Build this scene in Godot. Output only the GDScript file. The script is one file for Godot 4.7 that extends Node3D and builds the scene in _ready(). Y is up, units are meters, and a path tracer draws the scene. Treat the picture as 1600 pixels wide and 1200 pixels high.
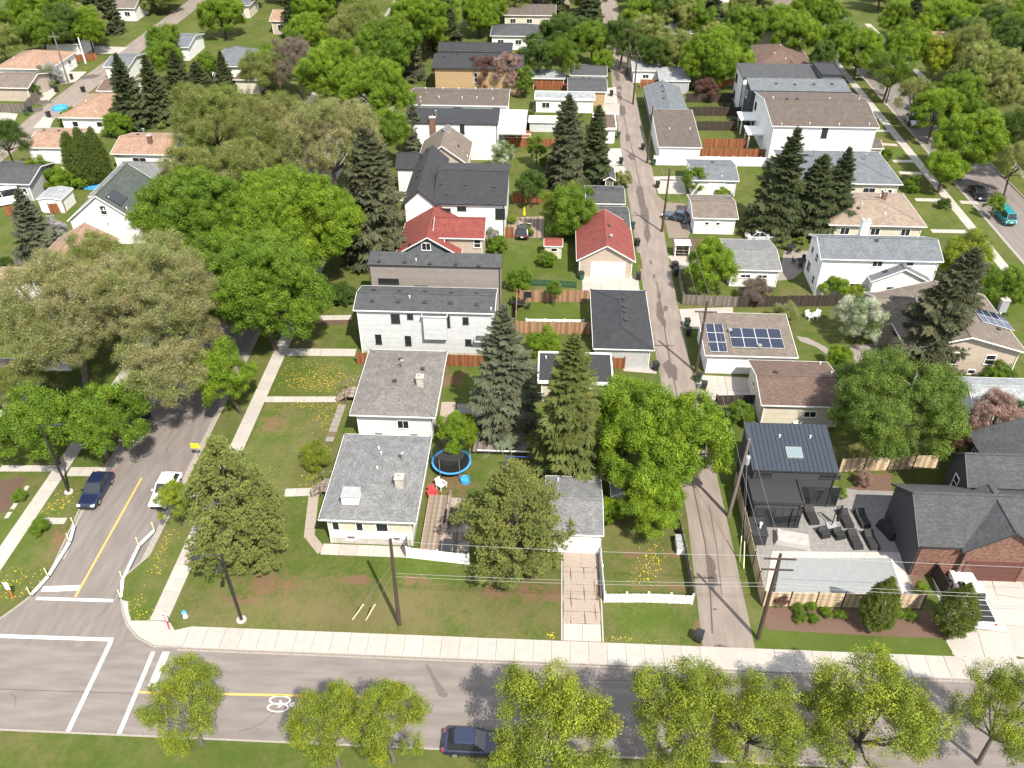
extends Node3D
# A residential block seen from a drone: streets, a lane, houses, garages, gardens, trees.
# World: -z runs north along the lane, +x runs east, units are metres.

class Mb:
	# collects faces; every face gets uv in metres along its own plane
	var v := PackedVector3Array()
	var n := PackedVector3Array()
	var uv := PackedVector2Array()
	var c := PackedColorArray()
	var tint := Color(1, 1, 1)
	func _uv(p: Vector3, t: Vector3, b: Vector3) -> Vector2:
		return Vector2(p.dot(t), -p.dot(b))
	func tri(a: Vector3, b: Vector3, d: Vector3) -> void:
		var nn := (b - a).cross(d - a).normalized()
		var t := Vector3(1, 0, 0)
		if absf(nn.y) < 0.995:
			t = Vector3.UP.cross(nn).normalized()
		var bt := nn.cross(t)
		for p: Vector3 in [a, d, b]:
			v.append(p); n.append(nn); uv.append(_uv(p, t, bt)); c.append(tint)
	func quad(a: Vector3, b: Vector3, d: Vector3, e: Vector3) -> void:
		# corners run anticlockwise as seen from outside
		tri(a, b, d); tri(a, d, e)
	func poly(ps: Array) -> void:
		for i in range(1, ps.size() - 1):
			tri(ps[0], ps[i], ps[i + 1])
	func box(o: Vector3, s: Vector3, turn := 0.0, skip_bottom := false) -> void:
		# o: centre of the box
		xbox(Transform3D(Basis(Vector3.UP, turn), o), s, skip_bottom)
	func xbox(t: Transform3D, s: Vector3, skip_bottom := false) -> void:
		var h := s * 0.5
		var p := []
		for k in 8:
			p.append(t * Vector3(h.x if k & 1 else -h.x, h.y if k & 2 else -h.y, h.z if k & 4 else -h.z))
		quad(p[4], p[5], p[7], p[6]); quad(p[1], p[0], p[2], p[3])
		quad(p[5], p[1], p[3], p[7]); quad(p[0], p[4], p[6], p[2])
		quad(p[6], p[7], p[3], p[2])
		if not skip_bottom:
			quad(p[0], p[1], p[5], p[4])
	func bar(a: Vector3, b: Vector3, w: float, h := -1.0) -> void:
		var d := b - a
		if d.length() < 1e-5: return
		var zz := d.normalized()
		var xx := Vector3.UP.cross(zz)
		xx = Vector3(1, 0, 0) if xx.length() < 1e-4 else xx.normalized()
		xbox(Transform3D(Basis(xx, zz.cross(xx), zz), (a + b) * 0.5), Vector3(w, w if h < 0 else h, d.length()))
	func tube(path: Array, radii: Array, sides := 6, cap := true) -> void:
		var rings := []
		for i in path.size():
			var d: Vector3
			if i == 0: d = path[1] - path[0]
			elif i == path.size() - 1: d = path[i] - path[i - 1]
			else: d = path[i + 1] - path[i - 1]
			d = d.normalized()
			var xx := Vector3(0, 0, 1).cross(d)
			xx = Vector3(1, 0, 0).cross(d).normalized() if xx.length() < 0.2 else xx.normalized()
			var yy := d.cross(xx)
			var ring := []
			for k in sides:
				var a := TAU * k / sides
				ring.append(path[i] + (xx * cos(a) + yy * sin(a)) * float(radii[i]))
			rings.append(ring)
		for i in path.size() - 1:
			for k in sides:
				var k2 := (k + 1) % sides
				_smooth(rings[i][k], rings[i][k2], rings[i + 1][k2], rings[i + 1][k], path[i], path[i + 1])
		if cap:
			var last: Array = rings[-1]
			poly(last)
			var first: Array = rings[0].duplicate()
			first.reverse()
			poly(first)
	func _smooth(a: Vector3, b: Vector3, d: Vector3, e: Vector3, p0: Vector3, p1: Vector3) -> void:
		var at := v.size()
		quad(a, b, d, e)
		for i in range(at, v.size()):
			var p := v[i]
			var q := p0 if p.distance_squared_to(p0) < p.distance_squared_to(p1) else p1
			var nn := p - q
			if nn.length() > 1e-6: n[i] = nn.normalized()
	func lathe(o: Vector3, prof: Array, sides := 12, squash := Vector3(1, 1, 1)) -> void:
		# prof: [radius, height] pairs from the bottom up
		for i in prof.size() - 1:
			for k in sides:
				var a := TAU * k / sides
				var b := TAU * (k + 1) / sides
				var r0: float = prof[i][0]
				var r1: float = prof[i + 1][0]
				var y0: float = prof[i][1]
				var y1: float = prof[i + 1][1]
				var p := o + Vector3(cos(a) * r0, y0, -sin(a) * r0) * squash
				var q := o + Vector3(cos(b) * r0, y0, -sin(b) * r0) * squash
				var r := o + Vector3(cos(b) * r1, y1, -sin(b) * r1) * squash
				var s := o + Vector3(cos(a) * r1, y1, -sin(a) * r1) * squash
				if r0 < 1e-4: tri(p, r, s)
				elif r1 < 1e-4: tri(p, q, r)
				else: quad(p, q, r, s)
	func sheet(ps: PackedVector2Array, y: float, skirt := 0.0) -> void:
		# flat polygon at height y (ps in x, z), with an edge that goes down by skirt
		var idx := Geometry2D.triangulate_polygon(ps)
		for i in range(0, idx.size(), 3):
			var a := Vector3(ps[idx[i]].x, y, ps[idx[i]].y)
			var b := Vector3(ps[idx[i + 1]].x, y, ps[idx[i + 1]].y)
			var d := Vector3(ps[idx[i + 2]].x, y, ps[idx[i + 2]].y)
			if (b - a).cross(d - a).y > 0: tri(a, b, d)
			else: tri(a, d, b)
		if skirt > 0.0:
			var cw := Geometry2D.is_polygon_clockwise(ps)
			for i in ps.size():
				var p := ps[i]
				var q := ps[(i + 1) % ps.size()]
				if cw:
					var t := p; p = q; q = t
				quad(Vector3(q.x, y - skirt, q.y), Vector3(p.x, y - skirt, p.y), Vector3(p.x, y, p.y), Vector3(q.x, y, q.y))
	func mesh(colored := false) -> ArrayMesh:
		var arr := []
		arr.resize(Mesh.ARRAY_MAX)
		arr[Mesh.ARRAY_VERTEX] = v
		arr[Mesh.ARRAY_NORMAL] = n
		arr[Mesh.ARRAY_TEX_UV] = uv
		if colored: arr[Mesh.ARRAY_COLOR] = c
		var m := ArrayMesh.new()
		m.add_surface_from_arrays(Mesh.PRIMITIVE_TRIANGLES, arr)
		return m

var rng := RandomNumberGenerator.new()
var taken := {}
var M := {}

func numbered(called: String) -> String:
	var k: int = taken.get(called, 0)
	taken[called] = k + 1
	return called if k == 0 else "%s_%03d" % [called, k]

func thing(called: String, label: String, category: String, at := Vector3.ZERO, turn := 0.0, group := "") -> Node3D:
	var o := Node3D.new()
	o.name = numbered(called)
	add_child(o)
	o.position = at
	o.rotation.y = turn
	tag(o, label, category, group)
	return o

func tag(o: Node, label: String, category: String, group := "") -> void:
	o.set_meta("label", label)
	o.set_meta("category", category)
	if group != "": o.set_meta("group", group)

func part(parent: Node, called: String, b: Mb, m: Material, colored := false) -> MeshInstance3D:
	return part_mesh(parent, called, b.mesh(colored), m)

func part_mesh(parent: Node, called: String, me: Mesh, m: Material) -> MeshInstance3D:
	var o := MeshInstance3D.new()
	o.mesh = me
	o.material_override = m
	o.name = numbered(called) if parent == self else called
	parent.add_child(o, true)
	return o

func structure(called: String, b: Mb, m: Material) -> MeshInstance3D:
	var o := part(self, called, b, m)
	o.set_meta("kind", "structure")
	return o

func copy_of(o: Node3D, label: String, at: Vector3, turn: float) -> Node3D:
	var r: Node3D = o.duplicate()
	r.name = numbered(String(o.name).trim_suffix("_000"))
	add_child(r)
	r.position = at
	r.rotation.y = turn
	r.set_meta("label", label)
	return r

func lin(r: float, g: float, b: float) -> Color:
	return Color(r, g, b).linear_to_srgb()

func V(x: float, y: float, z: float) -> Vector3:
	return Vector3(x, y, z)

# ---------------------------------------------------------------- textures
func noise_tex(sd: int, freq: float, oct: int, lo: Color, hi: Color, size := 512, kind := FastNoiseLite.TYPE_SIMPLEX_SMOOTH) -> NoiseTexture2D:
	var f := FastNoiseLite.new()
	f.seed = sd
	f.noise_type = kind
	f.frequency = freq
	f.fractal_octaves = oct
	var t := NoiseTexture2D.new()
	t.width = size
	t.height = size
	t.seamless = true
	t.noise = f
	var g := Gradient.new()
	g.set_color(0, lo)
	g.set_color(1, hi)
	t.color_ramp = g
	return t

func grey(x: float) -> Color:
	return Color(x, x, x)

func image_tex(size: int, rows: Callable) -> ImageTexture:
	var im := Image.create_empty(size, size, false, Image.FORMAT_RGB8)
	rows.call(im, size)
	return ImageTexture.create_from_image(im)

func shingle_rows(im: Image, s: int) -> void:
	# 32 courses of tabs, every tab its own tone
	var r := RandomNumberGenerator.new()
	r.seed = 7
	var course := s / 32
	var tab := s / 16
	for y in 32:
		var off := (y * 23) % tab
		for x in 16:
			var t := 0.84 + 0.16 * r.randf()
			var w := tab - (0 if r.randf() < 0.6 else 2)
			im.fill_rect(Rect2i((x * tab + off) % s, y * course, w, course), grey(t))
			if (x * tab + off) % s + tab > s:
				im.fill_rect(Rect2i(0, y * course, ((x * tab + off) % s + tab) - s, course), grey(t))
		im.fill_rect(Rect2i(0, y * course, s, 1), grey(0.6))

func siding_rows(im: Image, s: int) -> void:
	var r := RandomNumberGenerator.new()
	r.seed = 9
	for y in 16:
		var h := s / 16
		var t := 0.95 + 0.05 * r.randf()
		im.fill_rect(Rect2i(0, y * h, s, h), grey(t))
		im.fill_rect(Rect2i(0, y * h, s, 3), grey(0.9))

func board_rows(im: Image, s: int) -> void:
	# vertical boards with grain
	var r := RandomNumberGenerator.new()
	r.seed = 11
	for x in 16:
		var w := s / 16
		var t := 0.72 + 0.28 * r.randf()
		im.fill_rect(Rect2i(x * w, 0, w, s), grey(t))
		for k in 12:
			im.fill_rect(Rect2i(x * w + r.randi() % w, r.randi() % s, 1, s / 4), grey(t * (0.85 + 0.2 * r.randf())))
		im.fill_rect(Rect2i(x * w, 0, 2, s), grey(0.35))

func brick_rows(im: Image, s: int) -> void:
	var r := RandomNumberGenerator.new()
	r.seed = 13
	im.fill(grey(0.55))
	var bh := s / 32
	var bw := s / 10
	for y in 32:
		for x in 11:
			im.fill_rect(Rect2i(x * bw - (bw / 2 if y % 2 else 0), y * bh, bw - 2, bh - 2), grey(0.7 + 0.3 * r.randf()))

var T := {}
func mat(key: String, col: Color, tex := "", scale := 0.25, rough := 0.9, coarse := "mottle", coarse_scale := 0.13, bump := 0.0, metal := 0.0) -> StandardMaterial3D:
	var m := StandardMaterial3D.new()
	m.resource_name = key
	m.albedo_color = col.linear_to_srgb()
	m.roughness = rough
	m.metallic = metal
	if tex != "":
		m.albedo_texture = T[tex]
		m.uv1_scale = Vector3(scale, scale, scale)
		if bump != 0.0:
			m.heightmap_enabled = true
			m.heightmap_texture = T[tex]
			m.heightmap_scale = bump
	if coarse != "":
		m.detail_enabled = true
		m.detail_blend_mode = BaseMaterial3D.BLEND_MODE_MUL
		m.detail_albedo = T[coarse]
		m.detail_uv_layer = BaseMaterial3D.DETAIL_UV_2
		m.uv2_triplanar = true
		m.uv2_world_triplanar = true
		m.uv2_scale = Vector3(coarse_scale, coarse_scale, coarse_scale)
	M[key] = m
	return m

func glass(key: String, col: Color) -> StandardMaterial3D:
	var m := StandardMaterial3D.new()
	m.resource_name = key
	m.albedo_color = col.linear_to_srgb()
	m.roughness = 0.06
	m.metallic_specular = 0.6
	M[key] = m
	return m

func leafy(key: String, back: float) -> StandardMaterial3D:
	var m := StandardMaterial3D.new()
	m.resource_name = key
	m.vertex_color_use_as_albedo = true
	m.roughness = 0.62
	m.metallic_specular = 0.35
	m.backlight_enabled = true
	m.backlight = Color(back, back, back * 0.8)
	M[key] = m
	return m

func make_materials() -> void:
	T["fine"] = noise_tex(3, 0.09, 4, grey(0.84), grey(1.0))
	T["grain"] = noise_tex(4, 0.25, 3, grey(0.68), grey(1.0))
	T["mottle"] = noise_tex(5, 0.012, 5, grey(0.94), grey(1.0))
	T["weather"] = noise_tex(16, 0.015, 6, Color(0.84, 0.835, 0.83), grey(1.0))
	T["stain"] = noise_tex(6, 0.02, 6, Color(0.86, 0.84, 0.82), grey(1.0))
	T["shingle"] = image_tex(512, shingle_rows)
	T["siding"] = image_tex(256, siding_rows)
	T["boards"] = image_tex(512, board_rows)
	T["brick"] = image_tex(512, brick_rows)
	# roofs
	for r in [["roof_grey", Color(0.22, 0.225, 0.235)], ["roof_warm", Color(0.21, 0.195, 0.19)], ["roof_charcoal", Color(0.04, 0.042, 0.05)], ["roof_slate", Color(0.078, 0.082, 0.09)], ["roof_brown", Color(0.135, 0.108, 0.095)],
			["roof_taupe", Color(0.20, 0.165, 0.14)], ["roof_tan", Color(0.38, 0.245, 0.175)], ["roof_red", Color(0.25, 0.058, 0.048)], ["roof_buff", Color(0.33, 0.255, 0.205)],
			["roof_green", Color(0.085, 0.105, 0.095)], ["roof_light", Color(0.36, 0.385, 0.41)], ["roof_umber", Color(0.16, 0.105, 0.085)], ["roof_bluegrey", Color(0.165, 0.185, 0.21)]]:
		mat(r[0], r[1], "shingle", 0.21, 0.92, "weather", 0.09, 0.6)
	mat("membrane", Color(0.035, 0.036, 0.042), "fine", 0.5, 0.85, "stain", 0.2)
	mat("metal_roof", Color(0.045, 0.055, 0.075), "", 1, 0.45, "mottle", 0.1, 0.0, 0.3)
	# walls
	for w in [["wall_white", Color(0.78, 0.78, 0.77)], ["wall_offwhite", Color(0.55, 0.565, 0.59)], ["wall_cream", Color(0.60, 0.55, 0.46)], ["wall_beige", Color(0.46, 0.385, 0.32)], ["wall_tan", Color(0.42, 0.285, 0.16)],
			["wall_taupe", Color(0.27, 0.24, 0.225)], ["wall_grey", Color(0.40, 0.41, 0.43)], ["wall_dark", Color(0.05, 0.053, 0.06)], ["wall_slate", Color(0.13, 0.15, 0.18)]]:
		mat(w[0], w[1], "siding", 0.42, 0.75, "mottle", 0.17, 0.3)
	mat("stucco", Color(0.66, 0.64, 0.60), "grain", 0.7, 0.95, "stain", 0.15, 0.5)
	mat("brick", Color(0.30, 0.16, 0.12), "brick", 0.45, 0.9, "stain", 0.2, 0.6)
	mat("trim", Color(0.80, 0.80, 0.79), "", 1, 0.55, "mottle", 0.3)
	mat("trim_dark", Color(0.03, 0.03, 0.034), "", 1, 0.5, "mottle", 0.3)
	mat("trim_grey", Color(0.30, 0.31, 0.32), "", 1, 0.6, "mottle", 0.3)
	mat("garage_door", Color(0.80, 0.80, 0.79), "", 1, 0.5, "mottle", 0.25)
	mat("garage_grey", Color(0.42, 0.42, 0.43), "", 1, 0.5, "mottle", 0.25)
	mat("garage_brown", Color(0.10, 0.036, 0.028), "", 1, 0.5, "mottle", 0.25)
	glass("pane", Color(0.02, 0.024, 0.028))
	glass("pane_sky", Color(0.16, 0.21, 0.22))
	glass("solar", Color(0.012, 0.018, 0.042))
	# ground stuff
	mat("concrete", Color(0.44, 0.405, 0.375), "fine", 0.8, 0.95, "mottle", 0.22, 0.3)
	mat("concrete_b", Color(0.415, 0.38, 0.352), "fine", 0.7, 0.95, "mottle", 0.19, 0.3)
	mat("concrete_c", Color(0.46, 0.43, 0.40), "fine", 0.9, 0.95, "mottle", 0.25, 0.3)
	mat("kerb", Color(0.37, 0.34, 0.315), "fine", 0.8, 0.95, "stain", 0.3, 0.3)
	mat("old_concrete", Color(0.40, 0.34, 0.30), "fine", 0.5, 0.95, "stain", 0.45, 0.5)
	mat("paver", Color(0.30, 0.27, 0.25), "fine", 0.6, 0.9, "stain", 0.3, 0.3)
	mat("patio", Color(0.27, 0.265, 0.265), "fine", 0.6, 0.85, "stain", 0.2, 0.2)
	mat("coping", Color(0.50, 0.45, 0.43), "fine", 0.8, 0.85, "mottle", 0.3, 0.2)
	mat("soil", Color(0.15, 0.095, 0.065), "grain", 0.9, 1.0, "stain", 0.4, 1.5)
	mat("mulch", Color(0.20, 0.125, 0.095), "grain", 1.6, 1.0, "stain", 0.5, 2.0)
	mat("gravel", Color(0.30, 0.25, 0.21), "grain", 1.4, 1.0, "stain", 0.3, 1.5)
	mat("paint_white", Color(0.72, 0.72, 0.70), "fine", 1.4, 0.7, "mottle", 0.5)
	mat("paint_yellow", Color(0.70, 0.42, 0.12), "fine", 1.4, 0.7, "mottle", 0.5)
	# timber, metal, plastics
	mat("cedar", Color(0.36, 0.13, 0.055), "boards", 0.4, 0.85, "stain", 0.5, 0.6)
	mat("cedar_pale", Color(0.50, 0.29, 0.185), "boards", 0.4, 0.85, "stain", 0.5, 0.6)
	mat("timber_new", Color(0.72, 0.56, 0.38), "boards", 0.4, 0.85, "mottle", 0.5, 0.6)
	mat("timber_grey", Color(0.25, 0.22, 0.195), "boards", 0.4, 0.9, "stain", 0.5, 0.6)
	mat("timber_dark", Color(0.075, 0.055, 0.045), "boards", 0.4, 0.9, "stain", 0.5, 0.6)
	mat("vinyl", Color(0.80, 0.80, 0.80), "", 1, 0.5, "mottle", 0.4)
	mat("deck", Color(0.36, 0.29, 0.235), "boards", 0.5, 0.9, "stain", 0.5, 0.5)
	mat("pole_wood", Color(0.10, 0.068, 0.05), "grain", 0.6, 0.95, "stain", 0.6, 0.8)
	mat("pole_pale", Color(0.27, 0.235, 0.20), "grain", 0.6, 0.95, "stain", 0.6, 0.8)
	mat("steel", Color(0.45, 0.46, 0.47), "", 1, 0.35, "mottle", 0.5, 0.0, 0.7)
	mat("steel_dark", Color(0.03, 0.032, 0.036), "", 1, 0.45, "mottle", 0.5, 0.0, 0.2)
	mat("black_plastic", Color(0.018, 0.02, 0.02), "", 1, 0.5, "mottle", 0.8)
	mat("green_plastic", Color(0.03, 0.09, 0.05), "", 1, 0.5, "mottle", 0.8)
	mat("blue_plastic", Color(0.02, 0.05, 0.32), "", 1, 0.45, "mottle", 0.8)
	mat("sky_blue", Color(0.05, 0.30, 0.62), "", 1, 0.5, "mottle", 0.8)
	mat("yellow", Color(0.78, 0.62, 0.03), "", 1, 0.5, "mottle", 0.8)
	mat("pale_yellow", Color(0.80, 0.72, 0.42), "", 1, 0.5, "mottle", 0.8)
	mat("red", Color(0.62, 0.035, 0.05), "", 1, 0.5, "mottle", 0.8)
	mat("orange", Color(0.72, 0.15, 0.03), "", 1, 0.5, "mottle", 0.8)
	mat("teal", Color(0.03, 0.36, 0.36), "", 1, 0.35, "mottle", 0.8)
	mat("cover_black", Color(0.022, 0.022, 0.024), "fine", 1.0, 0.75, "mottle", 0.9, 1.0)
	mat("cover_grey", Color(0.42, 0.40, 0.39), "fine", 1.0, 0.8, "mottle", 0.9, 1.0)
	mat("rust", Color(0.22, 0.15, 0.11), "grain", 1.2, 1.0, "stain", 0.6, 0.8)
	mat("wire", Color(0.30, 0.30, 0.30), "", 1, 0.5, "", 1, 0.0, 0.3)
	mat("net", Color(0.02, 0.02, 0.022), "", 1, 0.8, "", 1)
	mat("rubber", Color(0.014, 0.014, 0.015), "", 1, 0.9, "", 1)
	mat("bark", Color(0.12, 0.09, 0.068), "grain", 0.7, 1.0, "stain", 0.8, 1.0)
	mat("bark_grey", Color(0.20, 0.17, 0.15), "grain", 0.7, 1.0, "stain", 0.8, 1.0)
	mat("bark_white", Color(0.60, 0.58, 0.54), "grain", 0.7, 0.9, "stain", 0.8, 0.6)
	leafy("leaf", 0.68)
	leafy("needle", 0.2)
	leafy("petal", 0.4)

# ---------------------------------------------------------------- ground
func lawn_texture(sd: int, w: int, h: int, x0: float, z0: float, wx: float, wz: float, patches: Array, dry_bias: float) -> ImageTexture:
	# colours of grass itself: green, yellowed and bare soil, mixed by noise and by the spots listed in patches
	var layers := []
	for k in 4:
		var f := FastNoiseLite.new()
		f.seed = sd + k
		f.noise_type = FastNoiseLite.TYPE_SIMPLEX_SMOOTH
		var metres: float = [9.0, 2.2, 0.5, 14.0][k]
		f.frequency = 1.0 / (metres * w / wx)
		f.fractal_octaves = 4
		var im := f.get_image(w, h, false, false, false)
		im.convert(Image.FORMAT_L8)
		layers.append(im.get_data())
	var dry := PackedFloat32Array()
	dry.resize(w * h)
	dry.fill(dry_bias)
	var bare := PackedFloat32Array()
	bare.resize(w * h)
	for p in patches:
		var cx: float = (p[0] - x0) / wx * w
		var cz: float = (p[1] - z0) / wz * h
		var rx: float = p[2] / wx * w
		var rz: float = p[3] / wz * h
		for j in range(maxi(0, int(cz - rz * 1.3)), mini(h, int(cz + rz * 1.3))):
			for i in range(maxi(0, int(cx - rx * 1.3)), mini(w, int(cx + rx * 1.3))):
				var d := sqrt(pow((i - cx) / rx, 2) + pow((j - cz) / rz, 2))
				if d < 1.3:
					var s := clampf((1.3 - d) / 0.8, 0, 1)
					if p[4] == "bare": bare[j * w + i] = maxf(bare[j * w + i], s)
					elif p[4] == "dry": dry[j * w + i] += s * p[5]
					else: dry[j * w + i] -= s * p[5]
	var lush := Vector3(0.112, 0.172, 0.032)
	var mid := Vector3(0.165, 0.218, 0.050)
	var tan_ := Vector3(0.250, 0.218, 0.100)
	var soil := Vector3(0.30, 0.185, 0.115)
	var a: PackedByteArray = layers[0]
	var b: PackedByteArray = layers[1]
	var c: PackedByteArray = layers[2]
	var d4: PackedByteArray = layers[3]
	var table := PackedByteArray()
	table.resize(1025)
	for i in 1025:
		table[i] = int(255.0 * Color(i / 1024.0 * 0.35, 0, 0).linear_to_srgb().r)
	var out := PackedByteArray()
	out.resize(w * h * 3)
	for i in w * h:
		var n1 := a[i] / 255.0
		var n2 := b[i] / 255.0
		var n3 := c[i] / 255.0
		var col := lush.lerp(mid, clampf(n2 * 0.8 + n3 * 0.7 - 0.3, 0, 1))
		var k := clampf((dry[i] + (n1 - 0.5) * 1.0 + (n2 - 0.5) * 0.8 + (n3 - 0.5) * 0.9) * 1.0 + 0.1, 0, 1)
		col = col.lerp(tan_, k)
		var s := bare[i]
		if s > 0.0:
			col = col.lerp(soil, clampf((s + (n2 - 0.5) * 1.5 + (n3 - 0.5) * 1.6 - 0.35) * 1.3, 0, 0.9))
		col *= 0.8 + 0.4 * (d4[i] / 255.0)
		out[i * 3] = table[int(clampf(col.x / 0.35, 0, 1) * 1024)]
		out[i * 3 + 1] = table[int(clampf(col.y / 0.35, 0, 1) * 1024)]
		out[i * 3 + 2] = table[int(clampf(col.z / 0.35, 0, 1) * 1024)]
	return ImageTexture.create_from_image(Image.create_from_data(w, h, false, Image.FORMAT_RGB8, out))

func lawn_material(key: String, t: Texture2D, x0: float, z0: float, wx: float, wz: float) -> void:
	var m := StandardMaterial3D.new()
	m.resource_name = key
	m.albedo_texture = t
	m.roughness = 1.0
	m.metallic_specular = 0.2
	m.uv1_scale = Vector3(1.0 / wx, 1.0 / wz, 1)
	m.uv1_offset = Vector3(-x0 / wx, -z0 / wz, 0)
	m.detail_enabled = true
	m.detail_blend_mode = BaseMaterial3D.BLEND_MODE_MUL
	m.detail_albedo = T["blades"]
	m.detail_uv_layer = BaseMaterial3D.DETAIL_UV_2
	m.uv2_triplanar = true
	m.uv2_world_triplanar = true
	m.uv2_scale = Vector3(0.31, 0.31, 0.31)
	M[key] = m

func asphalt(key: String, col: Color, along_x: bool) -> void:
	mat(key, col, "streak_x" if along_x else "streak_z", 0.045, 0.95, "grit", 0.35)
	M[key].uv1_scale = Vector3(0.02, 0.11, 1) if along_x else Vector3(0.11, 0.02, 1)

func pts(a: Array) -> PackedVector2Array:
	var r := PackedVector2Array()
	for p in a: r.append(p)
	return r

func rect(x0: float, x1: float, z0: float, z1: float) -> PackedVector2Array:
	return PackedVector2Array([Vector2(x0, z0), Vector2(x1, z0), Vector2(x1, z1), Vector2(x0, z1)])

func sheet(called: String, ps: PackedVector2Array, y: float, m: String, skirt := 0.0) -> MeshInstance3D:
	var b := Mb.new()
	b.sheet(ps, y, skirt)
	return structure(called, b, M[m])

func slabs(called: String, a: Vector2, b: Vector2, width: float, each: float, mats: Array, y := 0.03, gap := 0.025, across := 1) -> Node3D:
	# a row of concrete slabs laid from a to b, every slab a piece of its own
	var o := Node3D.new()
	o.name = numbered(called)
	add_child(o)
	o.set_meta("kind", "structure")
	var d := b - a
	var count := maxi(1, roundi(d.length() / each))
	var l := d.length() / count
	var turn := atan2(d.x, d.y)
	var bb := Mb.new()
	bb.box(Vector3.ZERO, Vector3(width / across - gap, 0.10, l - gap))
	var me := bb.mesh()
	var side := Vector2(d.y, -d.x).normalized()
	for k in count:
		for w in across:
			var p := a + d * ((k + 0.5) / count) + side * ((w + 0.5) / across - 0.5) * width
			var s := part_mesh(o, "slab", me, M[mats[rng.randi() % mats.size()]])
			s.position = Vector3(p.x, y - 0.05 + rng.randf_range(-0.006, 0.006), p.y)
			s.rotation = Vector3(rng.randf_range(-0.004, 0.004), turn, rng.randf_range(-0.004, 0.004))
	return o

const CONC := ["concrete", "concrete", "concrete_b", "concrete_c"]

func strip(called: String, path: Array, w: float, y: float, m: String) -> MeshInstance3D:
	# a painted or poured line of width w along path (x, z)
	var b := Mb.new()
	for i in path.size() - 1:
		var p: Vector2 = path[i]
		var q: Vector2 = path[i + 1]
		var s := Vector2((q - p).y, -(q - p).x).normalized() * w * 0.5
		b.sheet(PackedVector2Array([p - s, q - s, q + s, p + s]), y)
	return structure(called, b, M[m])

func kerb_line(path: Array, w := 0.16, top := 0.02) -> void:
	var b := Mb.new()
	for i in path.size() - 1:
		var p: Vector2 = path[i]
		var q: Vector2 = path[i + 1]
		b.bar(V(p.x, top - 0.09, p.y), V(q.x, top - 0.09, q.y), w, 0.18)
	structure("kerb", b, M.kerb)

func blob(cx: float, cz: float, rx: float, rz: float, sd: int, turn := 0.0) -> PackedVector2Array:
	var r := RandomNumberGenerator.new()
	r.seed = sd
	var ps := PackedVector2Array()
	var ph := [r.randf() * TAU, r.randf() * TAU, r.randf() * TAU]
	for k in 22:
		var a := TAU * k / 22
		var s := 1.0 + 0.18 * sin(2 * a + ph[0]) + 0.13 * sin(5 * a + ph[1]) + 0.08 * sin(9 * a + ph[2])
		ps.append(Vector2(cx, cz) + Vector2(cos(a) * rx * s, sin(a) * rz * s).rotated(turn))
	return ps

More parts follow.
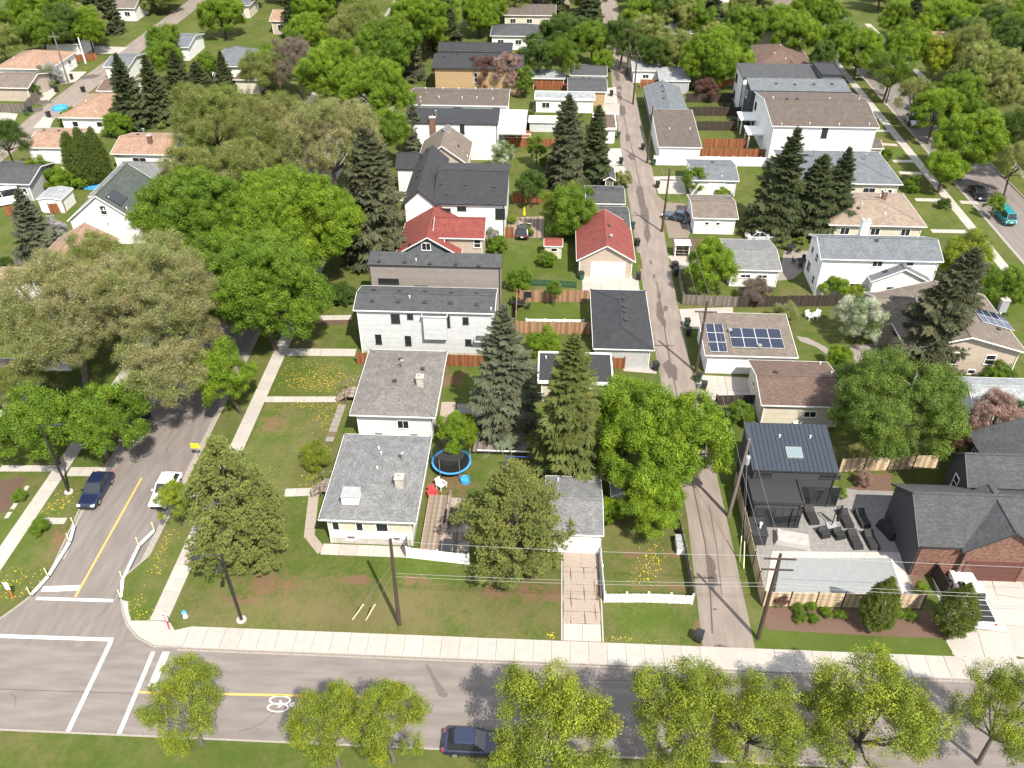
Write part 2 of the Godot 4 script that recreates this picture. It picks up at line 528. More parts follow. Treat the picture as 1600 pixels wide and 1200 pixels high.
func make_ground() -> void:
	T["blades"] = noise_tex(21, 0.16, 4, grey(0.42), grey(1.0))
	T["grit"] = noise_tex(22, 0.2, 4, grey(0.86), grey(1.0))
	T["streak_x"] = noise_tex(23, 0.018, 5, grey(0.84), grey(1.0))
	T["streak_z"] = noise_tex(24, 0.018, 5, grey(0.84), grey(1.0))
	var spots := [
		Vector2(-23.05, -47.12), 2.4, 1.7, "bare", Vector2(-25.14, -45.65), 1.8, 0.8, "bare", Vector2(-10.65, -48.40), 1.4, 0.6, "bare", Vector2(0.28, -47.51), 2.6, 1.2, "bare", Vector2(-3.85, -47.32), 1.5, 0.6, "bare",
		Vector2(-28.62, -68.87), 1.3, 1.5, "bare", Vector2(11.72, -52.37), 1.0, 0.5, "bare", Vector2(9.68, -48.44), 1.2, 0.35, "bare", Vector2(11.90, -48.61), 0.9, 0.35, "bare", Vector2(8.26, -52.21), 0.7, 0.6, "bare", Vector2(-15.69, -48.17), 1.7, 0.6, "bare",
		Vector2(13.28, -44.16), 0.5, 2.0, "bare", Vector2(1.42, -95.62), 1.0, 0.6, "bare", Vector2(-44.01, -52.49), 1.2, 1.8, "bare", Vector2(-10.95, -77.67), 2.4, 1.6, "bare", Vector2(2.22, -62.36), 3.0, 1.2, "bare", Vector2(-4.22, -68.95), 3.2, 1.6, "bare", Vector2(-9.08, -60.02), 2.4, 2.4, "bare", Vector2(1.03, -91.75), 0.1, 0.1, "bare"]
	var patches := []
	for i in range(0, spots.size(), 4):
		patches.append([spots[i].x, spots[i].y, spots[i + 1], spots[i + 2], spots[i + 3], 1.0])
	var dry := [Vector2(-18.50, -45.62), 9.0, 3.4, 0.22, Vector2(-7.46, -44.81), 8.0, 2.4, 0.2, Vector2(-1.04, -45.76), 6.0, 2.4, 0.16, Vector2(-22.50, -44.11), 7.0, 2.0, 0.16, Vector2(-10.97, -46.65), 5.0, 2.0, 0.12,
		Vector2(-29.36, -83.22), 2.5, 1.2, 0.5, Vector2(8.94, -49.67), 3.0, 1.5, 0.25, Vector2(19.88, -43.23), 0.1, 0.1, 0.1, Vector2(-43.51, -50.18), 1.5, 2.2, 0.5, Vector2(31.68, -97.82), 4.0, 1.8, 0.25, Vector2(35.67, -90.42), 6.0, 2.0, 0.2, Vector2(-33.66, -63.06), 1.2, 8.0, 0.2]
	for i in range(0, dry.size(), 4):
		patches.append([dry[i].x, dry[i].y, dry[i + 1], dry[i + 2], "dry", dry[i + 3]])
	var green := [Vector2(-13.69, -49.70), 8.0, 1.5, 0.5, Vector2(-22.07, -55.96), 3.0, 6.0, 0.35, Vector2(8.64, -45.56), 3.0, 2.0, 0.3, Vector2(0.62, -92.48), 4.5, 2.6, 0.7, Vector2(-2.21, -105.65), 6.0, 4.0, 0.5, Vector2(25.60, -43.49), 10.0, 1.2, 0.6, Vector2(58.79, -97.50), 6.0, 8.0, 0.3, Vector2(-6.77, -48.94), 3.0, 1.0, 0.4, Vector2(2.23, -66.19), 12.0, 6.0, 0.3]
	for i in range(0, green.size(), 4):
		patches.append([green[i].x, green[i].y, green[i + 1], green[i + 2], "green", green[i + 3]])
	lawn_material("lawn", lawn_texture(31, 1024, 1024, -125, -245, 205, 205, patches, 0.14), -125, -245, 205, 205)
	lawn_material("near_lawn", lawn_texture(41, 1024, 512, -32, -74, 64, 32, patches, 0.36), -32, -74, 64, 32)
	asphalt("asphalt_x", Color(0.235, 0.205, 0.192), true)
	asphalt("asphalt_z", Color(0.225, 0.197, 0.185), false)
	asphalt("lane", Color(0.275, 0.230, 0.202), false)
	mat("wet", Color(0.125, 0.103, 0.092), "fine", 0.6, 0.7, "stain", 0.4)
	mat("tar_faint", Color(0.165, 0.143, 0.133), "fine", 0.8, 0.9, "stain", 0.4)
	mat("tar", Color(0.10, 0.085, 0.078), "fine", 0.8, 0.85, "stain", 0.4)
	# the subsoil reaches the horizon; roads lie 0.13 below the blocks
	sheet("ground", rect(-900, 900, -1500, 300), -0.24, "soil")
	var main_road := sheet("main_street", rect(-300, 300, -48, -28), -0.136, "asphalt_x")
	sheet("side_street", rect(-46, -33.4, -420, -40.3), -0.130, "asphalt_z")
	sheet("far_street", rect(64, 78, -420, -48), -0.130, "asphalt_z")
	# blocks of land with their kerbs
	var corner := [Vector2(-36.43, -47.21), Vector2(-35.58, -45.17), Vector2(-34.79, -43.67), Vector2(-33.89, -42.42), Vector2(-32.65, -41.34), Vector2(-30.97, -40.56), Vector2(-29.6, -40.62), Vector2(-26.0, -40.6)]
	var west := [Vector2(-42.95, -47.33), Vector2(-43.44, -45.00), Vector2(-44.17, -43.69), Vector2(-45.07, -42.28), Vector2(-50.5, -40.62), Vector2(-300, -40.62)]
	var mid := [Vector2(-35.0, -420)] + [Vector2(-35.0, -50)] + corner + [Vector2(61.5, -40.6), Vector2(64.6, -42.0), Vector2(66.2, -45.5), Vector2(66.2, -420)]
	sheet("block_ground", pts(mid), 0.0, "lawn", 0.3)
	var westp := [Vector2(-43.9, -420), Vector2(-43.9, -56)] + west + [Vector2(-300, -420)]
	sheet("west_block_ground", pts(westp), 0.0, "lawn", 0.3)
	sheet("east_block_ground", pts([Vector2(75.4, -420), Vector2(75.4, -45.5), Vector2(77, -42), Vector2(80, -40.6), Vector2(300, -40.6), Vector2(300, -420)]), 0.0, "lawn", 0.3)
	sheet("south_block_ground", rect(-300, 300, -32.9, 200), 0.0, "lawn", 0.3)
	kerb_line([Vector2(-35.0, -300), Vector2(-35.0, -50)] + corner + [Vector2(61.5, -40.6), Vector2(64.6, -42.0), Vector2(66.2, -45.5), Vector2(66.2, -300)])
	kerb_line([Vector2(-43.9, -300), Vector2(-43.9, -56)] + west)
	kerb_line([Vector2(75.4, -300), Vector2(75.4, -45.5), Vector2(77, -42), Vector2(80, -40.6)])
	kerb_line([Vector2(-300, -32.9), Vector2(300, -32.9)])
	# concrete gutters beside the kerbs
	strip("gutter", [Vector2(-43.6, -300), Vector2(-43.6, -54), Vector2(-42.97, -49.30) + Vector2(0.3, 0)], 0.45, -0.124, "kerb")
	strip("gutter", [Vector2(-35.35, -300), Vector2(-35.35, -54), Vector2(-35.4, -46.5)], 0.45, -0.124, "kerb")
	strip("gutter", [Vector2(-29, -40.42), Vector2(61, -40.42)], 0.16, -0.124, "kerb")
	strip("gutter", [Vector2(66.5, -300), Vector2(66.5, -46)], 0.45, -0.124, "kerb")
	# the lawn on the corner lot in finer grass
	sheet("corner_lawn", pts([Vector2(-30.5, -42.6), Vector2(2.05, -42.6), Vector2(2.05, -50.2), Vector2(-10.8, -50.2), Vector2(-10.8, -52), Vector2(-19, -52), Vector2(-19, -73.5), Vector2(-30.5, -73.5)]), 0.006, "near_lawn")
	sheet("garage_side_lawn", rect(5.55, 13.3, -57.5, -42.6), 0.006, "near_lawn")
	# sidewalks
	slabs("sidewalk", Vector2(-28.6, -41.6), Vector2(61, -41.6), 2.04, 1.5, CONC)
	slabs("sidewalk", Vector2(-31.5, -43.05), Vector2(-31.5, -200), 1.55, 1.5, CONC)
	slabs("sidewalk", Vector2(-48.2, -44), Vector2(-48.2, -200), 1.5, 1.5, CONC)
	slabs("sidewalk", Vector2(63.1, -44), Vector2(63.1, -230), 1.5, 1.8, CONC)
	slabs("sidewalk", Vector2(79.0, -44), Vector2(79.0, -230), 1.5, 1.8, CONC)
	var apron := Mb.new()
	apron.sheet(pts([Vector2(-35.50, -44.97) + Vector2(0.12, 0), Vector2(-34.79, -43.67) + Vector2(0.12, 0), Vector2(-33.89, -42.42) + Vector2(0.1, -0.05), Vector2(-32.65, -41.34) + Vector2(0.08, -0.1), Vector2(-30.97, -40.56) + Vector2(0, -0.12), Vector2(-29.6, -40.7), Vector2(-28.62, -40.7), Vector2(-28.62, -42.58), Vector2(-29.81, -42.16), Vector2(-30.53, -42.96), Vector2(-32.02, -43.02), Vector2(-33.78, -42.94), Vector2(-34.39, -43.88), Vector2(-34.84, -44.86)]), 0.028, 0.1)
	structure("corner_apron", apron, M.concrete)
	# front walks from the sidewalk to the doors
	slabs("front_walk", Vector2(-31.24, -72.72), Vector2(-22.58, -73.12), 1.0, 1.2, CONC, 0.025)
	slabs("front_walk", Vector2(-30.79, -81.82), Vector2(-22.45, -82.08), 1.5, 1.5, ["concrete_c"], 0.025)
	slabs("front_walk", Vector2(-29.22, -89.30), Vector2(-24.40, -89.67), 1.1, 1.2, CONC, 0.025)
	slabs("front_walk", Vector2(-34.38, -57.78), Vector2(-33.07, -57.84), 0.9, 1.0, CONC, 0.025)
	slabs("front_walk", Vector2(-24.86, -58.40), Vector2(-21.47, -58.73), 1.1, 1.2, CONC, 0.025)
	slabs("front_walk", Vector2(-21.95, -58.10), Vector2(-21.13, -52.76), 1.0, 1.2, ["old_concrete"], 0.025)
	slabs("front_walk", Vector2(-21.11, -52.92), Vector2(-19.57, -51.14), 0.9, 0.9, ["old_concrete"], 0.025)
	slabs("house_apron", Vector2(-19.64, -51.44), Vector2(-11.65, -51.43), 1.3, 1.6, ["concrete_c", "concrete_b"], 0.03)
	slabs("boulevard_walk", Vector2(-47.26, -60.34), Vector2(-43.54, -60.51), 1.3, 1.2, CONC, 0.025)
	slabs("boulevard_walk", Vector2(-46.89, -53.65), Vector2(-44.43, -53.76), 0.8, 0.9, CONC, 0.025)
	slabs("boulevard_walk", Vector2(-54.35, -60.48), Vector2(-48.88, -60.73), 0.9, 1.2, CONC, 0.025)
	slabs("stepping_stones", Vector2(-50.32, -58.37), Vector2(-50.21, -53.66), 0.8, 1.1, ["concrete_c"], 0.03, 0.4)
	# right-hand front walks
	for w in [[Vector2(58.94, -142.70), Vector2(62.56, -142.87)], [Vector2(57.83, -127.54), Vector2(62.30, -127.52)], [Vector2(64.56, -126.93), Vector2(67.29, -126.83)], [Vector2(59.73, -156.91), Vector2(62.36, -156.72)], [Vector2(56.72, -116.86), Vector2(61.85, -116.90)], [Vector2(59.24, -150.43), Vector2(61.92, -149.96)], [Vector2(63.85, -187.92), Vector2(66.59, -188.05)], [Vector2(58.53, -137.88), Vector2(62.19, -137.79)], [Vector2(59.79, -163.48), Vector2(62.48, -163.60)]]:
		slabs("front_walk", w[0], w[1], 1.1, 1.3, CONC, 0.025)
	# the lane between the back gardens
	sheet("lane", pts([Vector2(13.5, -42.6), Vector2(17.7, -42.6), Vector2(17.6, -57), Vector2(17.1, -81), Vector2(17.0, -97), Vector2(17.3, -137), Vector2(17.0, -185), Vector2(17.0, -330), Vector2(12.6, -330), Vector2(12.6, -185), Vector2(12.5, -137), Vector2(12.9, -97), Vector2(13.3, -81), Vector2(13.9, -57)]), 0.006, "lane")
	sheet("lane_crossing", rect(13.5, 17.8, -42.58, -40.7), 0.034, "concrete_b")
	sheet("west_lane", pts([Vector2(-98, -100), Vector2(-94, -100), Vector2(-94.5, -165), Vector2(-95.5, -330), Vector2(-100, -330), Vector2(-100, -165)]), 0.006, "lane")
	strip("lane_seam", [Vector2(14.44, -43.90), Vector2(14.83, -47.85), Vector2(15.16, -53.67), Vector2(14.96, -61.14), Vector2(14.96, -71.97), Vector2(14.78, -82.63), Vector2(14.80, -90.90), Vector2(14.82, -100.32)], 0.13, 0.011, "tar")
	strip("lane_seam", [Vector2(15.81, -47.89), Vector2(16.15, -53.33), Vector2(16.17, -58.58)], 0.07, 0.011, "tar")
	strip("lane_seam", [Vector2(15.01, -113.11), Vector2(14.83, -127.18), Vector2(14.66, -141.20), Vector2(14.14, -154.48), Vector2(13.80, -169.81)], 0.14, 0.011, "tar")
	var k := 0
	for s in [[15.30, -50.47, 0.45, 1.63], [14.70, -80.34, 0.67, 2.04], [14.59, -92.98, 0.41, 2.79], [14.76, -90.46, 0.40, 1.03], [14.84, -96.72, 0.25, 0.97], [15.38, -93.62, 0.33, 0.62], [14.74, -121.91, 0.69, 5.04], [14.61, -128.35, 0.51, 2.93], [14.62, -114.10, 0.38, 2.88], [13.79, -165.14, 0.62, 3.22], [14.20, -142.56, 0.56, 1.70], [14.07, -151.35, 0.47, 1.55], [13.74, -173.55, 0.52, 2.31], [14.01, -178.62, 0.40, 1.61], [13.88, -186.45, 0.55, 3.47], [15.03, -42.57, 0.57, 0.31], [15.00, -46.38, 0.16, 0.13], [14.48, -105.52, 0.18, 0.54], [14.59, -101.66, 0.17, 0.52], [14.88, -90.91, 0.24, 0.44]]:
		k += 1
		sheet("damp_patch", blob(s[0], s[1], s[2], s[3], 60 + k), 0.015 + 0.0002 * k, "wet")
	for s in [[-101.19, -160.15, 2.00, 1.39], [-101.40, -164.46, 1.78, 1.45], [-98.77, -180.37, 1.64, 1.67]]:
		k += 1
		sheet("damp_patch", blob(s[0], s[1], s[2], s[3], 60 + k), 0.015 + 0.0002 * k, "wet")
	# long tar stain on the main street
	sheet("tar_stain", pts([Vector2(-8.79, -39.98), Vector2(-8.59, -40.04), Vector2(-7.61, -38.59), Vector2(-6.68, -37.46), Vector2(-6.79, -37.12), Vector2(-7.40, -37.26), Vector2(-7.87, -38.24)]), -0.130, "tar_faint")
	strip("tar_seam", [Vector2(-1.81, -39.03), Vector2(18.15, -39.56)], 0.05, -0.131, "tar")
	strip("tar_seam", [Vector2(-41.43, -36.29), Vector2(-35.87, -36.32), Vector2(-30.37, -36.41)], 0.05, -0.131, "tar")
	# fine tar filled cracks wander over the roads
	var cr := RandomNumberGenerator.new()
	cr.seed = 91
	for q in 26:
		var p := Vector2(cr.randf_range(-46, 40), cr.randf_range(-40.0, -33.4)) if q < 14 else Vector2(cr.randf_range(-42.6, -35.8), cr.randf_range(-70, -42))
		if q >= 20: p = Vector2(cr.randf_range(13.8, 17.0), cr.randf_range(-110, -44))
		var run := Vector2(1, 0).rotated(cr.randf_range(-0.5, 0.5) + (PI / 2 if cr.randf() < (0.35 if q < 14 else 0.7) else 0.0))
		var path := [p]
		for w in cr.randi_range(4, 9):
			run = run.rotated(cr.randf_range(-0.45, 0.45))
			p += run * cr.randf_range(0.3, 0.7)
			path.append(p)
		strip("road_crack", path, 0.035, (-0.1305 if q < 14 else -0.1255) if q < 20 else 0.0115, "tar")
	# road paint
	strip("stop_bar", [Vector2(-42.89, -45.92), Vector2(-39.74, -46.21)], 0.6, -0.122, "paint_white")
	strip("crosswalk_line", [Vector2(-42.90, -44.93), Vector2(-36.23, -45.00)], 0.32, -0.122, "paint_white")
	strip("crosswalk_line", [Vector2(-46.11, -41.03), Vector2(-34.59, -41.13)], 0.34, -0.122, "paint_white")
	strip("crosswalk_line", [Vector2(-34.69, -41.00), Vector2(-34.58, -33.13), Vector2(-34.54, -29.47)], 0.34, -0.122, "paint_white")
	strip("crosswalk_line", [Vector2(-30.86, -40.14), Vector2(-30.72, -33.62), Vector2(-30.66, -30.12)], 0.32, -0.122, "paint_white")
	strip("stop_bar", [Vector2(-29.82, -40.19), Vector2(-29.79, -36.99)], 0.6, -0.122, "paint_white")
	strip("centre_line", [Vector2(-39.64, -45.25), Vector2(-39.67, -59.96)], 0.2, -0.120, "paint_yellow")
	strip("centre_line", [Vector2(-30.56, -36.51), Vector2(-26.42, -36.59), Vector2(-16.51, -36.84)], 0.2, -0.122, "paint_yellow")
	strip("centre_line", [Vector2(-16.51, -36.84), Vector2(-9.59, -36.99)], 0.2, -0.122, "paint_yellow")
	# bicycle marking with its two chevrons
	var bike := Mb.new()
	for c in [Vector2(-19.50, -35.72), Vector2(-19.51, -36.34)]:
		for q in 20:
			var a := TAU * q / 20
			var b := TAU * (q + 1) / 20
			bike.quad(V(c.x + cos(b) * 0.72, -0.122, c.y + sin(b) * 0.30), V(c.x + cos(b) * 0.86, -0.122, c.y + sin(b) * 0.40), V(c.x + cos(a) * 0.86, -0.122, c.y + sin(a) * 0.40), V(c.x + cos(a) * 0.72, -0.122, c.y + sin(a) * 0.30))
	structure("bicycle_marking", bike, M.paint_white)
	strip("bicycle_marking", [Vector2(-19.50, -35.72), Vector2(-19.23, -36.00), Vector2(-18.93, -36.01)], 0.12, -0.1215, "paint_white")
	strip("bicycle_marking", [Vector2(-19.23, -36.00), Vector2(-19.51, -36.34)], 0.12, -0.121, "paint_white")
	strip("bicycle_marking", [Vector2(-18.69, -36.03), Vector2(-18.34, -36.20), Vector2(-18.44, -35.82), Vector2(-18.69, -36.03)], 0.12, -0.1205, "paint_white")
	strip("bicycle_marking", [Vector2(-18.00, -35.63), Vector2(-17.59, -35.97)], 0.18, -0.1215, "paint_white")
	strip("bicycle_marking", [Vector2(-17.69, -35.59), Vector2(-17.27, -35.88)], 0.18, -0.1212, "paint_white")

func dandelions() -> void:
	# yellow flower heads too many to count, scattered where they bloom
	var head := Mb.new()
	for k in 6:
		var a := TAU * k / 6
		head.tri(V(0, 0.05, 0), V(cos(a + 1.05) * 0.036, 0.03, -sin(a + 1.05) * 0.036), V(cos(a) * 0.036, 0.03, -sin(a) * 0.036).rotated(Vector3.UP, 0.0))
	for k in 3:
		head.bar(V(0, 0, 0), V(0.0, 0.04, 0.0), 0.008)
		break
	var spots := []
	var r := RandomNumberGenerator.new()
	r.seed = 5
	for s in [[-26.40, -77.20, 4.41, 3.23], [-25.34, -75.80, 3.27, 1.68], [-25.92, -72.06, 4.22, 0.90], [-23.60, -69.64, 1.52, 1.73], [9.89, -51.02, 1.14, 2.26], [10.26, -52.07, 0.81, 1.53], [9.22, -49.68, 1.46, 1.16], [-45.32, -46.79, 1.68, 1.26], [-45.17, -45.40, 1.10, 0.81], [-46.25, -55.26, 1.46, 1.17], [-32.80, -43.63, 0.86, 0.78], [-33.89, -44.57, 0.65, 1.06], [-45.92, -56.55, 1.23, 1.20], [1.15, -43.10, 0.42, 0.25], [6.90, -42.93, 3.13, 0.37], [-22.78, -61.67, 1.28, 2.84], [-33.97, -49.87, 0.80, 3.03]]:
		spots.append(s)
	var at := []
	for s in spots:
		var count := int(clampf(s[2] * s[3] * 26.0, 20, 620))
		for k in count:
			at.append(Vector2(s[0] + r.randfn() * s[2] * 0.55, s[1] + r.randfn() * s[3] * 0.55))
	var mm := MultiMesh.new()
	mm.transform_format = MultiMesh.TRANSFORM_3D
	mm.mesh = head.mesh()
	mm.instance_count = at.size()
	for i in at.size():
		var sc := r.randf_range(0.7, 1.35)
		mm.set_instance_transform(i, Transform3D(Basis(Vector3.UP, r.randf() * TAU).scaled(Vector3(sc, 1, sc)), V(at[i].x, 0.004, at[i].y)))
	var o := MultiMeshInstance3D.new()
	o.name = "dandelions"
	o.multimesh = mm
	mat("dandelion", Color(0.72, 0.50, 0.012), "", 1, 0.8, "")
	o.material_override = M.dandelion
	add_child(o)
	o.set_meta("kind", "stuff")
	tag(o, "yellow dandelions flowering in the front lawns and boulevards", "flowers")

# ---------------------------------------------------------------- buildings
const TH := 0.17
var footprints := []

func roof_height(k: Dictionary, x: float, z: float) -> float:
	var e: Array = k.e
	var xm: float = (e[0] + e[1]) * 0.5
	var zm: float = (e[2] + e[3]) * 0.5
	var hx: float = (e[1] - e[0]) * 0.5
	var hz: float = (e[2] - e[3]) * 0.5
	var h: float = k.h
	var rise: float = k.get("rise", 1.2)
	match k.get("roof", "gx"):
		"gx": return h + rise * (1.0 - absf(z - zm) / hz)
		"gz": return h + rise * (1.0 - absf(x - xm) / hx)
		"hip":
			var m := minf(hx, hz)
			return h + rise * minf(1.0, minf((hx - absf(x - xm)) / m, (hz - absf(z - zm)) / m))
		"shed": return h + rise * (e[2] - z) / (e[2] - e[3])
		"shed_s": return h + rise * (z - e[3]) / (e[2] - e[3])
	return h + TH

func roof_normal(k: Dictionary, x: float, z: float) -> Vector3:
	var d := 0.05
	return Vector3(roof_height(k, x - d, z) - roof_height(k, x + d, z), 2 * d, roof_height(k, x, z - d) - roof_height(k, x, z + d)).normalized()

func roof_frame(k: Dictionary, x: float, z: float) -> Transform3D:
	# a frame lying on the roof: y out of the roof, x level
	var nn := roof_normal(k, x, z)
	var xx := nn.cross(Vector3(0, 0, 1)) if absf(nn.x) < 0.05 else Vector3(0, 0, -signf(nn.x))
	if absf(nn.x) < 0.05: xx = Vector3(1, 0, 0)
	xx = (xx - nn * xx.dot(nn)).normalized()
	return Transform3D(Basis(xx, nn, xx.cross(nn)), V(x, roof_height(k, x, z), z))

func side_frame(k: Dictionary, s: String) -> Array:
	# [left end at the base, direction to the right, outward normal, length] of a wall seen from outside
	var e: Array = k.e
	var o: float = k.get("o", 0.45)
	match s:
		"S": return [V(e[0] + o, 0, e[2] - o), V(1, 0, 0), V(0, 0, 1), e[1] - e[0] - 2 * o]
		"E": return [V(e[1] - o, 0, e[2] - o), V(0, 0, -1), V(1, 0, 0), e[2] - e[3] - 2 * o]
		"W": return [V(e[0] + o, 0, e[3] + o), V(0, 0, 1), V(-1, 0, 0), e[2] - e[3] - 2 * o]
	return [V(e[1] - o, 0, e[3] + o), V(-1, 0, 0), V(0, 0, -1), e[1] - e[0] - 2 * o]

func make_roof(k: Dictionary, at: Vector3) -> Mb:
	var e: Array = k.e
	var b := Mb.new()
	var x0: float = e[0] - at.x
	var x1: float = e[1] - at.x
	var z1: float = e[2] - at.z
	var z0: float = e[3] - at.z
	var h: float = k.h
	var r: float = k.get("rise", 1.2)
	var kind: String = k.get("roof", "gx")
	if kind == "hip":
		var m := minf(x1 - x0, z1 - z0) * 0.5
		var p := [V(x0, h, z1), V(x1, h, z1), V(x1, h, z0), V(x0, h, z0)]
		var a: Vector3
		var c: Vector3
		if x1 - x0 > z1 - z0:
			a = V(x0 + m, h + r, (z0 + z1) / 2); c = V(x1 - m, h + r, (z0 + z1) / 2)
			b.quad(p[0], p[1], c, a); b.tri(p[1], p[2], c); b.quad(p[2], p[3], a, c); b.tri(p[3], p[0], a)
		else:
			a = V((x0 + x1) / 2, h + r, z1 - m); c = V((x0 + x1) / 2, h + r, z0 + m)
			b.tri(p[0], p[1], a); b.quad(p[1], p[2], c, a); b.tri(p[2], p[3], c); b.quad(p[3], p[0], a, c)
		var d := V(0, -TH, 0)
		for i in 4:
			b.quad(p[i] + d, p[(i + 1) % 4] + d, p[(i + 1) % 4], p[i])
		b.quad(p[3] + d, p[2] + d, p[1] + d, p[0] + d)
		return b
	var prof := []
	var along_x := true
	match kind:
		"gx": prof = [Vector2(z1, h), Vector2((z0 + z1) / 2, h + r), Vector2(z0, h)]
		"gz":
			prof = [Vector2(x0, h), Vector2((x0 + x1) / 2, h + r), Vector2(x1, h)]
			along_x = false
		"shed": prof = [Vector2(z1, h), Vector2(z0, h + r)]
		"shed_s": prof = [Vector2(z1, h + r), Vector2(z0, h)]
		_: prof = [Vector2(z1, h + TH), Vector2(z0, h + TH)]
	var top := []
	var end := []
	for q: Vector2 in prof:
		top.append([V(x0, q.y, q.x), V(x1, q.y, q.x)] if along_x else [V(q.x, q.y, z0), V(q.x, q.y, z1)])
	var d := V(0, -TH, 0)
	for i in top.size() - 1:
		var A: Array = top[i]
		var B: Array = top[i + 1]
		if along_x:
			b.quad(A[0], A[1], B[1], B[0]); b.quad(B[0] + d, B[1] + d, A[1] + d, A[0] + d)
			b.quad(A[1] + d, B[1] + d, B[1], A[1]); b.quad(B[0] + d, A[0] + d, A[0], B[0])
		else:
			b.quad(A[0], A[1], B[1], B[0]); b.quad(B[0] + d, B[1] + d, A[1] + d, A[0] + d)
			b.quad(A[1] + d, B[1] + d, B[1], A[1]); b.quad(B[0] + d, A[0] + d, A[0], B[0])
	var f: Array = top[0]
	var l: Array = top[-1]
	b.quad(f[0] + d, f[1] + d, f[1], f[0])
	b.quad(l[1] + d, l[0] + d, l[0], l[1])
	return b

func make_fascia(k: Dictionary, at: Vector3) -> Mb:
	# boards and gutters round the edge of the roof, a little proud of it
	var e: Array = k.e
	var b := Mb.new()
	var x0: float = e[0] - at.x - 0.03
	var x1: float = e[1] - at.x + 0.03
	var z1: float = e[2] - at.z + 0.03
	var z0: float = e[3] - at.z - 0.03
	var h: float = k.h - 0.075
	var r: float = k.get("rise", 1.2)
	var kind: String = k.get("roof", "gx")
	var w := 0.04
	var t := 0.14
	match kind:
		"gx":
			b.bar(V(x0, h, z1), V(x1, h, z1), w, t); b.bar(V(x0, h, z0), V(x1, h, z0), w, t)
			for x in [x0, x1]:
				b.bar(V(x, h, z1), V(x, h + r, (z0 + z1) / 2), w, t); b.bar(V(x, h, z0), V(x, h + r, (z0 + z1) / 2), w, t)
		"gz":
			b.bar(V(x0, h, z0), V(x0, h, z1), w, t); b.bar(V(x1, h, z0), V(x1, h, z1), w, t)
			for z in [z0, z1]:
				b.bar(V(x0, h, z), V((x0 + x1) / 2, h + r, z), w, t); b.bar(V(x1, h, z), V((x0 + x1) / 2, h + r, z), w, t)
		"shed", "shed_s":
			var hs := h if kind == "shed" else h + r
			var hn := h + r if kind == "shed" else h
			b.bar(V(x0, hs, z1), V(x1, hs, z1), w, t); b.bar(V(x0, hn, z0), V(x1, hn, z0), w, t)
			b.bar(V(x0, hs, z1), V(x0, hn, z0), w, t); b.bar(V(x1, hs, z1), V(x1, hn, z0), w, t)
		_:
			var y := h if kind == "hip" else h + TH + 0.06
			var hh := t if kind == "hip" else 0.34
			var ww := w if kind == "hip" else 0.16
			b.bar(V(x0, y, z1), V(x1, y, z1), ww, hh); b.bar(V(x0, y, z0), V(x1, y, z0), ww, hh)
			b.bar(V(x0, y - 0.003, z0), V(x0, y - 0.003, z1), ww, hh); b.bar(V(x1, y - 0.003, z0), V(x1, y - 0.003, z1), ww, hh)
	return b

func make_walls(k: Dictionary, at: Vector3) -> Mb:
	var e: Array = k.e
	var b := Mb.new()
	var o: float = k.get("o", 0.45)
	var x0: float = e[0] - at.x + o
	var x1: float = e[1] - at.x - o
	var z1: float = e[2] - at.z - o
	var z0: float = e[3] - at.z + o
	var y0: float = k.get("y0", -0.05)
	var f := func(x: float, z: float) -> float: return roof_height(k, x + at.x, z + at.z) - TH * 0.5
	var xm := (x0 + x1) / 2
	var zm := (z0 + z1) / 2
	var south := [V(x0, y0, z1), V(x1, y0, z1), V(x1, f.call(x1, z1), z1), V(xm, f.call(xm, z1), z1), V(x0, f.call(x0, z1), z1)]
	var north := [V(x1, y0, z0), V(x0, y0, z0), V(x0, f.call(x0, z0), z0), V(xm, f.call(xm, z0), z0), V(x1, f.call(x1, z0), z0)]
	var east := [V(x1, y0, z1), V(x1, y0, z0), V(x1, f.call(x1, z0), z0), V(x1, f.call(x1, zm), zm), V(x1, f.call(x1, z1), z1)]
	var west := [V(x0, y0, z0), V(x0, y0, z1), V(x0, f.call(x0, z1), z1), V(x0, f.call(x0, zm), zm), V(x0, f.call(x0, z0), z0)]
	if k.get("roof", "gx") == "hip":
		for w in [south, north, east, west]:
			w.remove_at(3)
	for w in [south, north, east, west]: b.poly(w)
	return b

func add_window(root: Node3D, k: Dictionary, at: Vector3, w: Array, fm: String) -> void:
	var sf := side_frame(k, w[0])
	var org: Vector3 = sf[0] - at
	var dir: Vector3 = sf[1]
	var nn: Vector3 = sf[2]
	var c: Vector3 = org + dir * (w[1] + w[3] * 0.5) + V(0, w[2] + w[4] * 0.5, 0)
	var bs := Basis(dir, Vector3.UP, nn)
	var b := Mb.new()
	var t := 0.09
	var W: float = w[3]
	var H: float = w[4]
	b.xbox(Transform3D(bs, c + V(0, H * 0.5 + t * 0.5, 0) + nn * 0.03), V(W + 2 * t, t, 0.07))
	b.xbox(Transform3D(bs, c - V(0, H * 0.5 + t * 0.5, 0) + nn * 0.045), V(W + 2 * t + 0.06, t, 0.12))
	for s in [-1, 1]:
		b.xbox(Transform3D(bs, c + dir * s * (W + t) * 0.5 + nn * 0.028), V(t, H, 0.066))
	if W > 1.0:
		b.xbox(Transform3D(bs, c + nn * 0.026), V(0.05, H, 0.05))
	elif H > 1.0:
		b.xbox(Transform3D(bs, c + nn * 0.026), V(W, 0.05, 0.05))
	var fr := part(root, "window", b, M[fm])
	var p := Mb.new()
	p.xbox(Transform3D(bs, c + nn * 0.008), V(W, H, 0.03))
	part(fr, "pane", p, M.pane)

